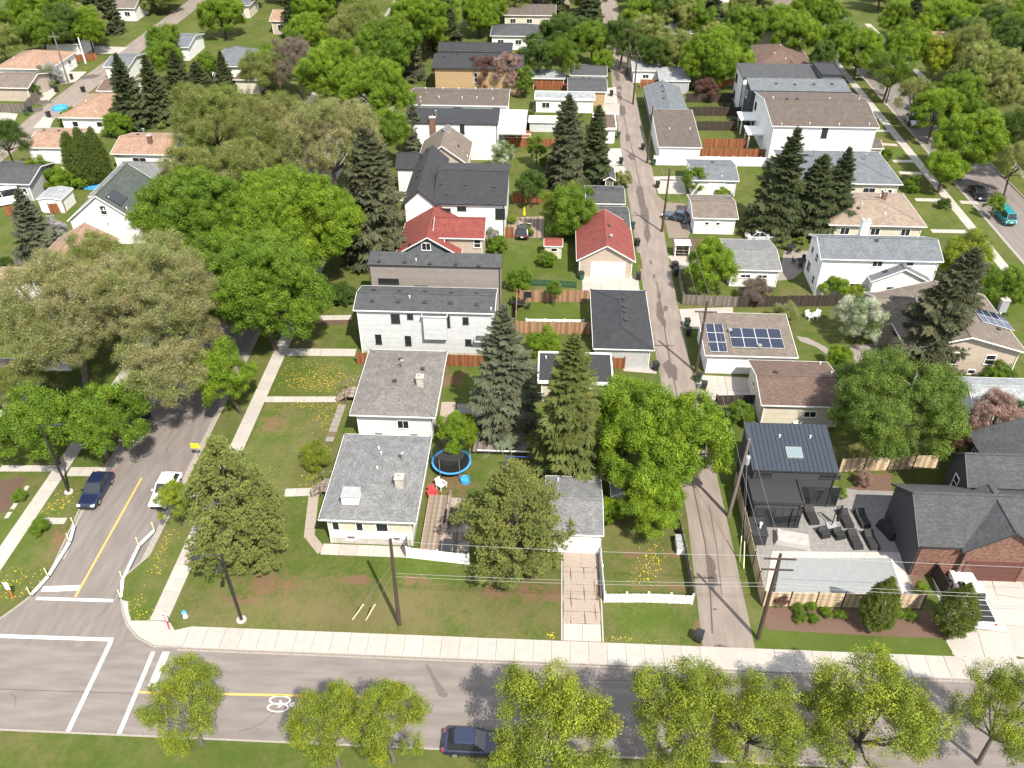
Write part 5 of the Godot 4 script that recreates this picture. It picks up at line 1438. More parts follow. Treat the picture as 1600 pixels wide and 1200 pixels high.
func evergreen(called: String, label: String, x: float, z: float, h: float, rad: float, shape: String, pal: String, clump: String, sd: int, group := "", cs_mul := 1.0) -> void:
	# pines and cedars: clumps over a solid of revolution
	var r := RandomNumberGenerator.new()
	r.seed = sd * 53 + 9
	var root := thing(called, label, "shrub" if called.contains("shrub") else "tree", V(x, 0, z), 0.0, group)
	var tb := Mb.new()
	tb.tube([V(0, -0.1, 0), V(0.05, h * 0.45, 0.03), V(0, h * 0.9, 0)], [0.024 * h + 0.03, 0.015 * h + 0.02, 0.01], 7)
	part(root, "trunk", tb, M.bark)
	var prof := func(t: float) -> float:
		match shape:
			"egg": return sin(PI * pow(clampf(t, 0.0, 1.0), 0.72)) * (1.0 - 0.15 * t)
			"teardrop": return pow(sin(PI * pow(clampf(0.03 + t * 0.97, 0.0, 1.0), 0.62)), 0.8)
			"column": return pow(sin(PI * clampf(0.10 + 0.9 * t, 0, 1)), 0.55) * (1.0 - 0.35 * t)
			"round": return sqrt(maxf(0.0, 1.0 - pow((t - 0.45) / 0.56, 2)))
		return 1.0 - t
	var cs := clampf(rad * 0.26, 0.16, 0.75) * cs_mul
	var places := []
	var colors := []
	var n := int(5.6 * rad * h / (cs * cs) * (1.25 if shape == "column" else 1.0))
	if shape == "teardrop":
		cs *= 0.8
		for k in 10:
			var lb := Mb.new()
			var a := k * 2.4
			var t := 0.2 + 0.06 * k
			var e := V(cos(a) * rad * 0.75 * prof.call(t), h * (t + 0.08), sin(a) * rad * 0.75 * prof.call(t))
			lb.tube([V(0, h * (t - 0.08), 0), e * V(0.5, 1, 0.5), e], [0.09, 0.06, 0.02], 5, false)
			part(root, "limb", lb, M.bark)
	for k in n:
		var t := r.randf()
		var R: float = prof.call(t) * rad
		if r.randf() > (R / rad) + 0.12: continue
		var a := r.randf() * TAU
		var bump := 1.0 + (0.16 * sin(a * 3.0 + t * 9.0 + sd) + 0.12 * sin(a * 5.0 - t * 14.0)) * (1.0 if shape in ["round", "teardrop"] else 0.35)
		var q := R * bump * r.randf_range(0.62 if shape == "teardrop" else 0.7, 1.05)
		var s := cs * r.randf_range(0.7, 1.2)
		places.append(Transform3D(Basis(Vector3.UP, r.randf() * TAU).scaled(V(s, s * (1.25 if shape == "column" else 1.0), s)), V(cos(a) * q, t * h + 0.12, sin(a) * q)))
		var pc: Array = LEAF[pal]
		colors.append(vary(pc[0].lerp(pc[1], r.randf()), r, 0.13))
	spread(root, "foliage" if called.contains("shrub") else "crown", CL[clump], places, colors, M.needle)

func make_trees() -> void:
	make_clumps()
	var sd := 0
	# [name, label, place, height ratio, palette, clump, bark]
	for t in [
		["elm_tree", "huge budding brown elm crown over the side street, western part", -51.89, -74.67, 9.00, 7.68, 0.8, "bud", "bud", "bark_grey"],
		["elm_tree", "huge budding brown elm crown over the side street, eastern part", -42.66, -76.72, 10.00, 7.46, 0.8, "bud", "bud", "bark_grey"],
		["elm_tree", "smaller budding grey brown elm hanging over the parked dark car", -37.78, -67.02, 7.50, 3.99, 0.85, "bud", "bud", "bark_grey", -5.6],
		["street_tree", "leafy green street tree beside the left lamp post", -48.83, -61.39, 5.50, 3.98, 0.75, "green", "leaf", "bark"],
		["street_tree", "leafy green street tree with pale trunk by the boulevard walk", -42.57, -62.46, 5.50, 3.88, 0.8, "green", "leaf", "bark_grey", -1.6],
		["street_tree", "bright green street tree over the east kerb of the side street", -34.11, -70.19, 5.00, 3.36, 0.95, "lime", "leaf", "bark", 1.4],
		["street_tree", "broad bright green crown left of the big grey spruce", -33.12, -98.08, 9.00, 8.03, 0.75, "lime", "leaf", "bark"],
		["street_tree", "green crown west of the broad bright crown", -45.88, -98.39, 9.00, 7.26, 0.75, "green", "leaf", "bark"],
		["street_tree", "dense green crown over the sidewalk beside the taupe house", -32.27, -82.36, 8.50, 6.70, 0.85, "green", "leaf", "bark"],
		["street_tree", "shaded green crown between the elm and the sidewalk", -38.62, -88.06, 8.00, 4.75, 0.8, "green", "leaf", "bark"],
		["street_tree", "tall olive budding tree behind the cedar clump", -54.46, -131.95, 9.00, 6.77, 0.85, "olive", "open", "bark_grey"],
		["street_tree", "tawny budding tree in the middle of the western tree row", -43.60, -128.33, 9.00, 6.81, 0.85, "olive", "bud", "bark_grey"],
		["street_tree", "tawny budding tree just left of the big grey spruce", -33.29, -123.11, 9.50, 6.95, 0.9, "bud", "open", "bark_grey"],
		["street_tree", "yellow green tree in front of the grey mottled bungalow roof", -55.16, -120.74, 6.00, 4.09, 0.8, "olive", "open", "bark_grey"],
		["street_tree", "olive tree above the broad bright crown", -45.24, -118.88, 7.00, 4.77, 0.8, "olive", "open", "bark_grey"],
		["street_tree", "bright green crown in the far street row, left one", -40.08, -157.80, 9.00, 6.11, 0.8, "lime", "leaf", "bark"],
		["street_tree", "bright green crown in the far street row, right one", -30.40, -148.41, 9.00, 6.03, 0.85, "lime", "leaf", "bark"],
		["street_tree", "green crown against the white house with brown roof", -27.12, -134.31, 7.00, 3.96, 0.9, "green", "leaf", "bark"],
		["street_tree", "leafless grey tree in the far row", -49.41, -165.98, 8.00, 4.92, 0.9, "bare", "bare", "bark_grey"],
		["street_tree", "olive crown between the leafless tree and the spruces", -55.34, -164.24, 7.00, 4.42, 0.8, "olive", "open", "bark_grey"],
		["street_tree", "green crown filling the gap between the far spruces", -78.37, -173.74, 6.00, 3.37, 0.9, "green", "leaf", "bark"],
		["street_tree", "dark edge tree at the far left beside the tan garage", -87.36, -128.76, 7.00, 3.28, 0.9, "deep", "open", "bark"],
		["street_tree", "large lime green tree arching over the lane", 11.34, -60.05, 6.50, 5.45, 0.8, "lime", "leaf", "bark"],
		["street_tree", "lime green tree filling the gap right of the green spruce", 8.64, -65.53, 5.50, 3.78, 0.85, "lime", "leaf", "bark"],
		["street_tree", "low lime tree above the dandelion lawn", 9.89, -55.40, 3.60, 3.01, 0.7, "lime", "leaf", "bark"],
		["garden_tree", "round green tree behind the dark roofed garages", 3.32, -112.96, 4.20, 4.14, 0.85, "green", "leaf", "bark"],
		["garden_tree", "dark green rounded tree beside the navy roofed house", -2.75, -122.72, 3.50, 2.36, 1.0, "deep", "leaf", "bark"],
		["garden_tree", "slim green tree beside the white deck", -2.31, -137.61, 3.20, 1.61, 1.5, "green", "leaf", "bark"],
		["garden_tree", "lime green tree beside the lane garage with grey roof", 21.11, -97.88, 4.00, 3.30, 1.0, "lime", "leaf", "bark"],
		["garden_tree", "small round green tree at the blue grey roofed garage", 23.02, -128.47, 2.20, 2.03, 0.95, "green", "leaf", "bark"],
		["birch_tree", "wide green birch with white branches behind the black pool house", 34.75, -67.43, 6.00, 6.45, 0.62, "birch", "fine", "bark_white"],
		["blossom_tree", "pink blossoming crabapple beside the dark brick house", 45.60, -68.36, 4.00, 2.83, 0.85, "pink", "fine", "bark"],
		["blossom_tree", "dark purple crabapple in the shade of the brick house", 41.75, -66.12, 3.40, 1.90, 0.85, "purple", "fine", "bark"],
		["blossom_tree", "white blossoming tree in the garden right of the solar garage", 37.50, -87.06, 3.20, 2.74, 0.95, "white", "fine", "bark"],
		["blossom_tree", "small white blossoming tree behind the navy roofed house", -7.87, -135.13, 3.00, 2.12, 1.0, "white", "fine", "bark"],
		["blossom_tree", "purple leaved tree left of the tan brick house's front", -13.70, -174.99, 4.00, 3.10, 1.2, "purple", "fine", "bark"],
		["blossom_tree", "purple leaved tree right of the tan brick house's front", -9.53, -174.54, 4.20, 3.35, 1.2, "pink", "fine", "bark"],
		["garden_tree", "green tree beside the purple leaved trees", -5.42, -171.51, 3.20, 2.04, 1.4, "green", "leaf", "bark"],
		["garden_tree", "yellow green tree at the front of the white two storey house", 54.44, -100.22, 4.50, 3.31, 0.95, "yellow", "leaf", "bark"],
		["garden_tree", "green tree with pale flowers right of the solar panelled house", 57.61, -95.15, 3.50, 2.89, 0.9, "green", "leaf", "bark"],
		["street_tree", "bright green street tree over the right street, nearest one", 67.79, -135.89, 6.50, 5.55, 0.85, "lime", "leaf", "bark"],
		["street_tree", "bright green street tree left of the nearest right street tree", 67.64, -151.23, 6.00, 3.81, 0.95, "lime", "leaf", "bark"],
		["street_tree", "low bright green street tree over the front walk on the right", 62.32, -130.39, 4.20, 3.22, 0.8, "lime", "leaf", "bark"],
		["street_tree", "small green street tree in front of the teal vehicle", 67.06, -121.57, 2.40, 1.35, 1.1, "lime", "leaf", "bark"],
		["street_tree", "olive green crown on the far side of the right street", 79.87, -161.77, 8.00, 7.02, 0.85, "olive", "leaf", "bark"],
		["street_tree", "large green crown at the right edge of the far street", 75.56, -136.47, 8.00, 4.09, 1.0, "deep", "open", "bark"],
		["street_tree", "golden yellow tree beside the far right street", 78.05, -182.71, 6.00, 3.13, 1.2, "gold", "leaf", "bark"],
		["street_tree", "green street tree in the far right row", 65.91, -172.30, 6.00, 4.24, 0.95, "green", "open", "bark"],
		["street_tree", "green street tree behind the far right row", 63.75, -185.54, 6.00, 4.51, 0.95, "lime", "leaf", "bark"],
		["street_tree", "dark green tree left of the far right row", 54.47, -179.07, 6.00, 2.84, 1.1, "deep", "leaf", "bark"],
		["street_tree", "olive tree on the right street near the silver car", 66.95, -159.90, 5.50, 3.29, 1.0, "olive", "open", "bark"],
		["garden_tree", "lime green wide tree at the top of the lane", 32.55, -178.89, 6.00, 6.73, 0.75, "lime", "leaf", "bark"],
		["garden_tree", "small lime tree beside the upper lane garage", 10.61, -182.82, 4.00, 2.40, 1.0, "lime", "leaf", "bark"],
		["garden_tree", "dark green tree at the left of the far lane end", -3.37, -179.79, 6.00, 3.40, 1.2, "deep", "leaf", "bark"],
		["garden_tree", "green tree at the far lane end", 2.13, -180.05, 6.00, 3.40, 1.1, "green", "open", "bark"],
		["garden_tree", "dark green tree right above the far lane end", 20.93, -185.20, 5.00, 3.48, 0.9, "deep", "leaf", "bark"],
		["garden_tree", "purple smoke coloured bush tree beside the curved grey garage", 30.68, -171.78, 2.40, 2.54, 0.9, "purple", "fine", "bark"],
		["street_tree", "green crown overhanging the far end of the side street", -32.79, -174.12, 9.00, 5.84, 0.8, "green", "leaf", "bark"],
		["street_tree", "olive crown on the west side of the far side street", -40.96, -186.07, 9.00, 6.18, 0.8, "olive", "open", "bark"],
		["street_tree", "lime crown past the far end of the side street", -29.88, -194.07, 9.00, 6.38, 0.8, "lime", "leaf", "bark"],
		["garden_tree", "dark leafy tree closing the far end of the lane", 14.61, -189.82, 7.00, 4.08, 0.9, "deep", "leaf", "bark"],
		["garden_tree", "green leafy tree left of the lane's far end", 8.28, -190.39, 6.50, 4.10, 0.9, "green", "leaf", "bark"],
		["street_tree", "green crown in the second row of the right street", 72.83, -155.78, 7.00, 4.57, 0.9, "green", "leaf", "bark"],
		["street_tree", "green crown at the right edge above the teal van", 71.70, -128.33, 6.00, 2.95, 1.0, "olive", "open", "bark"],
		["street_tree", "lime crown in the far corner of the right street", 73.44, -186.08, 7.00, 4.76, 0.9, "lime", "leaf", "bark"],
		["street_tree", "deep green crown in the top right corner", 91.95, -179.96, 8.00, 5.87, 0.9, "deep", "leaf", "bark"],
		["street_tree", "olive crown left of the top right corner", 84.33, -183.07, 8.00, 4.92, 0.9, "olive", "open", "bark"],
		["street_tree", "lime crown above the reddish brown hip roof", 52.36, -194.46, 7.00, 4.96, 0.8, "lime", "leaf", "bark"],
		["street_tree", "green crown west of the side street behind the elm", -56.38, -92.21, 7.00, 3.20, 0.8, "olive", "open", "bark_grey"],
		["street_tree", "small yellow green crown over the elm's western edge", -55.08, -67.89, 5.00, 2.66, 0.8, "olive", "bud", "bark_grey"],
		["street_tree", "small yellow green boulevard tree beside the parked white car", -33.39, -53.75, 3.40, 1.57, 1.3, "yellow", "leaf", "bark"],
		["street_tree", "yellow green street tree at the bottom left by the crosswalk", -24.23, -32.47, 5.20, 2.76, 1.15, "yellow", "open", "bark_grey"],
		["street_tree", "yellow green street tree covering the bicycle marking", -13.84, -31.29, 5.40, 2.60, 1.25, "yellow", "open", "bark_grey"],
		["street_tree", "yellow green street tree right of the bicycle marking", -9.99, -31.80, 5.40, 2.61, 1.3, "yellow", "open", "bark_grey"],
		["street_tree", "yellow street tree at the bottom centre", 1.11, -31.49, 6.00, 3.85, 1.0, "yellow", "open", "bark_grey"],
		["street_tree", "yellow green street tree at the bottom below the lane mouth", 9.85, -32.69, 6.00, 3.55, 1.1, "yellow", "open", "bark_grey"],
		["street_tree", "yellow green street tree second right of the lane mouth", 15.07, -32.37, 6.00, 3.18, 1.1, "yellow", "open", "bark_grey"],
		["street_tree", "tall yellow street tree at the bottom below the pool garden", 22.48, -32.83, 6.20, 4.21, 1.1, "yellow", "open", "bark_grey"],
		["street_tree", "sparse yellow green street tree at the bottom right corner", 32.05, -33.72, 6.00, 3.03, 1.1, "yellow", "open", "bark_grey"],
	]:
		sd += 1
		broadleaf(t[0], t[1], t[2], t[3], t[4], t[5], t[5] * t[6], t[7], t[8], sd, t[9], "", 0.8 if t[8] in ["bud", "bare"] else 0.85 if t[8] == "open" else 1.0, t[10] if t.size() > 10 else 0.0)
	for t in [
		["garden_bush", "bright green bush beside the trampoline", -8.66, -66.14, 1.70, 2.17, 0.8, "lime", "leaf"],
		["garden_bush", "yellow green shrub in the front yard of the corner house", -22.56, -62.26, 1.20, 1.53, 0.9, "yellow", "open"],
		["garden_bush", "round green bush on the left boulevard", -45.90, -52.22, 0.80, 0.82, 0.9, "green", "leaf"],
		["garden_bush", "lime green bush behind the tall cedar fence west of the lane", -0.07, -82.25, 1.90, 1.87, 0.9, "lime", "leaf"],
		["garden_tree", "little tree in the fenced lawn west of the long dark garage", 1.11, -93.39, 2.60, 0.97, 1.1, "green", "leaf"],
		["garden_bush", "green bush at the foot of the big lime tree", 6.43, -56.00, 1.50, 1.30, 1.0, "lime", "leaf"],
		["garden_bush", "green shrub below the white two storey house", 37.70, -98.05, 1.20, 1.84, 0.8, "lime", "leaf"],
		["garden_bush", "low green shrub beside the white two storey house's wing", 40.11, -97.54, 0.90, 1.50, 0.7, "yellow", "leaf"],
		["garden_bush", "bright green hedge bush beside the brown roofed garage", 33.60, -80.76, 1.80, 1.61, 1.2, "lime", "leaf"],
		["garden_bush", "brown twiggy bush left of the white chairs", 29.94, -90.89, 1.60, 1.59, 0.8, "bud", "bud"],
		["garden_bush", "tan dry bush along the fence north of the solar garage", 27.02, -96.27, 1.30, 2.15, 0.7, "bare", "bare"],
		["garden_bush", "green bush inside the lane fence by the pool house", 21.03, -70.90, 1.30, 1.49, 0.9, "green", "leaf"],
		["garden_bush", "dark green clipped round bush on the front lawn at right", 61.07, -124.41, 0.80, 0.99, 0.9, "deep", "fine"],
		["garden_bush", "pale lilac blossoming bush beside the fence near the blue spruce", -70.03, -105.35, 1.80, 2.35, 1.0, "lilac", "fine"],
		["garden_bush", "blossoming bush beside the dark grey garage at the left", -104.26, -174.66, 2.00, 2.39, 0.9, "lilac", "fine"],
		["garden_bush", "lime green bush right of the grey roofed house at left", -82.42, -126.75, 2.00, 2.28, 1.0, "lime", "leaf"],
		["garden_bush", "green bush in front of the white fence at left", -78.84, -125.56, 1.50, 2.06, 0.8, "lime", "leaf"],
		["garden_bush", "green bush below the tan hip roof at left", -89.02, -151.55, 1.60, 2.13, 0.8, "green", "leaf"],
		["garden_bush", "lime green bush below the tan hip roof, beside the cedars", -78.88, -148.27, 1.80, 2.56, 0.8, "lime", "leaf"],
		["garden_bush", "round dark bush beside the fence by the western lane", -103.70, -166.71, 1.50, 1.41, 1.1, "deep", "fine"],
		["garden_bush", "grey green bush beside the mottled grey roof", -59.55, -123.67, 2.20, 2.42, 0.9, "deep", "open"],
		["garden_bush", "green shrub in front of the red playhouse shed", 0.03, -103.96, 1.00, 1.41, 0.7, "green", "leaf"],
		["garden_bush", "green bush at the left of the cedar fenced garden", -3.52, -97.60, 1.40, 1.69, 0.9, "green", "leaf"],
		["garden_bush", "grey budding bush beside the red roofed house", -8.01, -109.38, 1.60, 1.10, 1.1, "lilac", "open"],
		["garden_bush", "green bush near the red roofed house's east end", -7.00, -107.69, 1.10, 1.45, 0.8, "green", "leaf"],
		["garden_bush", "pinkish shrub in the pool garden", 31.53, -62.05, 0.90, 0.81, 0.9, "pink", "fine"],
		["garden_bush", "dark purple shrub at the south west corner of the pool fence", 20.54, -46.86, 0.90, 0.54, 1.1, "purple", "fine"],
		["garden_bush", "small green shrub beside the pool house terrace", 28.76, -60.19, 0.70, 0.55, 1.0, "lime", "leaf"],
		["garden_bush", "green shrub beside the tall pool fence's right end", 32.61, -48.71, 0.80, 0.49, 1.4, "lime", "leaf"],
		["garden_bush", "brown leaved bush on the lane behind the spruce pair", 12.20, -129.56, 1.60, 1.23, 1.1, "bud", "fine"],
		["garden_bush", "green hedge bush beside the sidewalk, near part", -25.93, -92.89, 0.90, 1.81, 0.8, "deep", "leaf"],
		["garden_bush", "green hedge bush beside the sidewalk, far part", -27.93, -93.27, 0.90, 1.49, 0.8, "deep", "leaf"],
		["garden_bush", "bush beside the left edge yard", -56.15, -65.34, 1.20, 1.20, 0.8, "green", "leaf"],
		["garden_bush", "low green shrub at the stepping stones", -49.95, -56.20, 0.60, 0.61, 0.8, "green", "leaf"],
		["garden_bush", "climbing green shrub beside the red roofed garage's garden", -0.85, -104.10, 0.90, 0.53, 1.6, "yellow", "leaf"],
		["garden_bush", "weeping green shrub at the right edge by the outbuilding", 49.32, -70.99, 3.00, 0.93, 1.5, "deep", "open"],
		["garden_bush", "shady green shrub below the white blossoming tree", 32.79, -76.67, 1.40, 1.84, 0.8, "deep", "leaf"],
		["garden_bush", "green shrub under the beige house windows", 51.10, -78.99, 1.00, 1.73, 0.8, "green", "leaf"],
	]:
		sd += 1
		broadleaf(t[0], t[1], t[2], t[3], maxf(t[4], t[5] * t[6] * 0.9), t[5], t[5] * t[6], t[7], t[8], sd, "bark", "", 1.3)
	# six small shrubs in the mulch bed
	for p in [Vector2(21.94, -46.57), Vector2(23.01, -46.82), Vector2(21.87, -45.52), Vector2(22.92, -45.51), Vector2(24.13, -46.14), Vector2(25.31, -46.00), Vector2(30.13, -46.23), Vector2(31.12, -46.21)]:
		sd += 1
		broadleaf("bedding_shrub", "small green shrub planted in the mulch bed outside the pool fence", p.x, p.y, 0.35, 0.45, 0.4, "green", "leaf", sd, "bark", "small shrubs in the mulch bed", 1.4)
	for t in [
		["tall grey green spruce left of the white navy roofed house", -23.82, -105.20, 18.98, 4.32, "spruce", Vector2(0, 0)],
		["small grey spruce in front of the white narrow house", -23.24, -140.83, 9.19, 2.00, "blue", Vector2(0, 0)],
		["blue grey spruce behind the trampoline yard", -4.01, -68.75, 15.80, 2.85, "blue", Vector2(0, 0)],
		["green spruce between the flat roofed garage and the lime tree", 2.61, -62.57, 16.82, 3.20, "moss", Vector2(0, 0)],
		["grey green spruce of the pair beside the lane", 2.71, -129.73, 15.26, 3.11, "spruce", Vector2(0, 0)],
		["darker spruce of the pair beside the lane", 7.29, -130.44, 13.33, 2.50, "dark", Vector2(0, 0)],
		["tall thin topped spruce on the right, west one", 32.54, -115.53, 15.98, 3.12, "dark", Vector2(1.4, 0)],
		["dark full spruce on the right, middle one", 38.40, -115.81, 12.06, 3.40, "dark", Vector2(0, 0)],
		["dark spruce on the right, east one", 41.34, -116.35, 13.01, 2.56, "dark", Vector2(0.4, 0)],
		["leaning dark spruce in front of the solar panelled house", 43.57, -83.33, 15.19, 3.76, "spruce", Vector2(2.4, 0)],
		["first dark spruce of the far left group", -77.25, -151.83, 13.67, 2.86, "dark", Vector2(0, 0)],
		["second dark spruce of the far left group", -73.45, -154.61, 12.68, 2.65, "dark", Vector2(0, 0)],
		["third dark spruce of the far left group", -71.75, -162.94, 10.97, 2.51, "dark", Vector2(0, 0)],
		["fourth dark spruce of the far left group", -68.95, -165.24, 8.31, 2.54, "dark", Vector2(0, 0)],
		["single slim spruce right of the far left group", -66.11, -171.76, 8.49, 1.70, "dark", Vector2(0, 0)],
		["grey spruce in the far row behind the green crowns", -29.64, -182.74, 9.40, 2.72, "spruce", Vector2(0, 0)],
		["dark spruce in the far row near the tan brick house", -33.55, -187.71, 8.66, 2.51, "dark", Vector2(0, 0)],
		["young blue spruce beside the cedar fence at the left", -70.53, -102.48, 10.86, 2.33, "blue", Vector2(0, 0)],
	]:
		sd += 1
		conifer(t[0], t[1], t[2], t[3], t[4], t[5], sd, "", t[6])
	evergreen("pine_tree", "bushy olive pine on the corner lawn beside the sidewalk", -26.12, -50.09, 13.75, 3.90, "teardrop", "pine", "pine", 301)
	evergreen("pine_tree", "bushy olive pine in front of the small garage", -2.08, -50.90, 11.59, 4.34, "teardrop", "pine", "pine", 302)
	var q := 0
	for t in [Vector2(-76.86, -128.02), Vector2(-74.43, -127.38), Vector2(-72.76, -128.21)]:
		q += 1
		evergreen("cedar_tree", ["leftmost tall clipped cedar of the dense clump", "middle tall clipped cedar of the dense clump", "rightmost tall clipped cedar of the dense clump"][q - 1], t.x, t.y, 9.4 - absf(q - 2.3), 1.75, "column", "cedar", "cedar", 310 + q)
	evergreen("cedar_tree", "small pointed cedar beside the mottled grey roof", -63.53, -122.37, 4.51, 1.11, "egg", "cedar", "cedar", 320)
	evergreen("cedar_shrub", "egg shaped clipped cedar in front of the pool fence, left one", 27.76, -45.15, 6.07, 1.53, "egg", "globe", "cedar", 321, "", 0.62)
	evergreen("cedar_shrub", "egg shaped clipped cedar beside the white pickup", 33.78, -44.93, 5.92, 1.63, "egg", "globe", "cedar", 322, "", 0.62)
	# planting among the houses farther off
	var rg := RandomNumberGenerator.new()
	rg.seed = 77
	for reg in [[-128, -52, -205, -98, 46, "among the houses west of the side street"], [-24, 11, -190, -104, 26, "in the back yards west of the lane"], [19, 61, -190, -70, 26, "in the back yards east of the lane"], [81, 118, -200, -70, 18, "on the far side of the right street"], [-128, 118, -262, -196, 40, "past the last houses"]]:
		for k in reg[4]:
			var x := rg.randf_range(reg[0], reg[1])
			var z := rg.randf_range(reg[2], reg[3])
			var big := rg.randf() < (0.0 if x > -98 and x < 62 and z > -172 else 0.62)
			var rr := rg.randf_range(2.6, 4.6) if big else rg.randf_range(0.6, 1.4)
			var clear := absf(x + 39.5) > 5 + rr and absf(x + 97) > 3 + rr and absf(x - 15) > 2.4 + rr * 0.8 and absf(x - 71) > 6
			for f in footprints:
				if x > f[0] - rr * 0.6 and x < f[1] + rr * 0.6 and z < f[2] + rr * 0.9 and z > f[3] - rr * 0.5: clear = false
			if not clear: continue
			sd += 1
			var pal: String = ["lime", "green", "deep", "green", "olive"][k % 5]
			var word: String = {"lime": "bright green", "green": "mid green", "deep": "dark green", "olive": "olive green"}[pal]
			if big: broadleaf("garden_tree", "%s leafy tree %s" % [word, reg[5]], x, z, rr * 1.15 + 1.0, rr, rr * 0.95, pal, "leaf", sd, "bark", "%s trees %s" % [word, reg[5]])
			else: broadleaf("garden_bush", "small %s shrub %s" % [word, reg[5]], x, z, rr * 0.75, rr, rr * 0.8, pal, "leaf", sd, "bark", "%s shrubs %s" % [word, reg[5]], 1.3)
	# woods of street trees past the upper edge
	var r := RandomNumberGenerator.new()
	r.seed = 404
	for k in 130:
		var x := r.randf_range(-130, 115)
		var z := r.randf_range(-262, -192)
		if absf(x + 39.5) < 6 or absf(x - 15) < 5 or absf(x - 71) < 6 or absf(x + 97) < 5: continue
		sd += 1
		if k % 6 == 5:
			conifer("distant dark spruce beyond the last houses", x, z, r.randf_range(11, 15), 2.6, "dark", sd, "distant spruces")
		else:
			var pal: String = ["lime", "green", "olive", "deep", "lime"][k % 5]
			var word: String = {"lime": "bright green", "green": "mid green", "deep": "dark green", "olive": "olive green"}[pal] + (" tree west of the side street" if x < -45 else " tree between side street and lane" if x < 15 else " tree between lane and right street" if x < 66 else " tree east of the right street")
			broadleaf("distant_tree", "distant %s at the upper edge" % word, x, z, r.randf_range(5, 7), r.randf_range(3.8, 6.0), r.randf_range(3.4, 4.8), pal, "leaf", sd, "bark", "distant %ss" % word)

# ---------------------------------------------------------------- fences
var PANELS := {}
func fence_panel(w: float, h: float, style: String) -> ArrayMesh:
	var key := "%s %.2f %.2f" % [style, w, h]
	if PANELS.has(key): return PANELS[key]
	var r := RandomNumberGenerator.new()
	r.seed = 3 + PANELS.size()
	var b := Mb.new()
	match style:
		"picket":
			var n := maxi(2, int(w / 0.17))
			for i in n:
				var x := -w / 2 + (i + 0.5) * w / n
				var hh := h * r.randf_range(0.95, 1.0)
				b.xbox(Transform3D(Basis(V(0, 0, 1), r.randf_range(-0.03, 0.03)), V(x, hh / 2 + 0.05, 0.03)), V(w / n * 0.8, hh, 0.02))
			for y in [0.25, 0.8]: b.box(V(0, h * y, 0), V(w, 0.08, 0.04))
		"solid":
			b.box(V(0, h / 2 + 0.04, 0), V(w, h, 0.035))
			var n := int(w / 0.16)
			for i in n + 1:
				b.box(V(-w / 2 + i * w / n, h / 2 + 0.04, 0), V(0.02, h - 0.02, 0.05))
			for y in [0.04, 0.97]: b.box(V(0, h * y + 0.03, 0), V(w, 0.12, 0.055))
		"slat":
			var n := int(h / 0.15)
			for i in n:
				b.box(V(0, 0.08 + (i + 0.5) * h / n, r.randf_range(-0.004, 0.004)), V(w, h / n - 0.012, 0.03))
		_:
			var n := maxi(2, int(w / 0.15))
			for i in n:
				b.box(V(-w / 2 + (i + 0.5) * w / n, h / 2 + 0.04 + r.randf_range(-0.015, 0.015), r.randf_range(-0.008, 0.008)), V(w / n - 0.012, h, 0.025))
			for y in [0.2, 0.85]: b.box(V(0, h * y, -0.03), V(w, 0.09, 0.04))
	PANELS[key] = b.mesh()
	return PANELS[key]

func fence(label: String, path: Array, h: float, m: String, style := "board", post_mat := "", each := 2.4) -> Node3D:
	var at := V(path[0].x, 0, path[0].y)
	var root := thing("fence", label, "fence", at)
	var pm: String = post_mat if post_mat != "" else m
	for i in path.size() - 1:
		var a: Vector2 = path[i]
		var d: Vector2 = path[i + 1] - a
		var n := maxi(1, roundi(d.length() / each))
		var w := d.length() / n
		var turn := atan2(-d.y, d.x)
		for k in n + 1:
			if k == n and i < path.size() - 2: continue
			var q := a + d * (float(k) / n)
			var pb := Mb.new()
			pb.box(V(0, (h + 0.12) / 2, 0), V(0.11, h + 0.16, 0.11))
			pb.box(V(0, h + 0.15, 0), V(0.14, 0.04, 0.14))
			if not PANELS.has("post %.2f" % h): PANELS["post %.2f" % h] = pb.mesh()
			var p := part_mesh(root, "post", PANELS["post %.2f" % h], M[pm])
			p.position = V(q.x, 0, q.y) - at
			p.rotation = V(rng.randf_range(-0.012, 0.012), turn, rng.randf_range(-0.012, 0.012))
		for k in n:
			var q := a + d * ((k + 0.5) / n)
			var p := part_mesh(root, "panel", fence_panel(snappedf(w - 0.11, 0.05), h, style), M[m])
			p.position = V(q.x, rng.randf_range(-0.03, 0.01), q.y) - at
			p.rotation = V(rng.randf_range(-0.02, 0.02), turn, rng.randf_range(-0.006, 0.006))
	return root

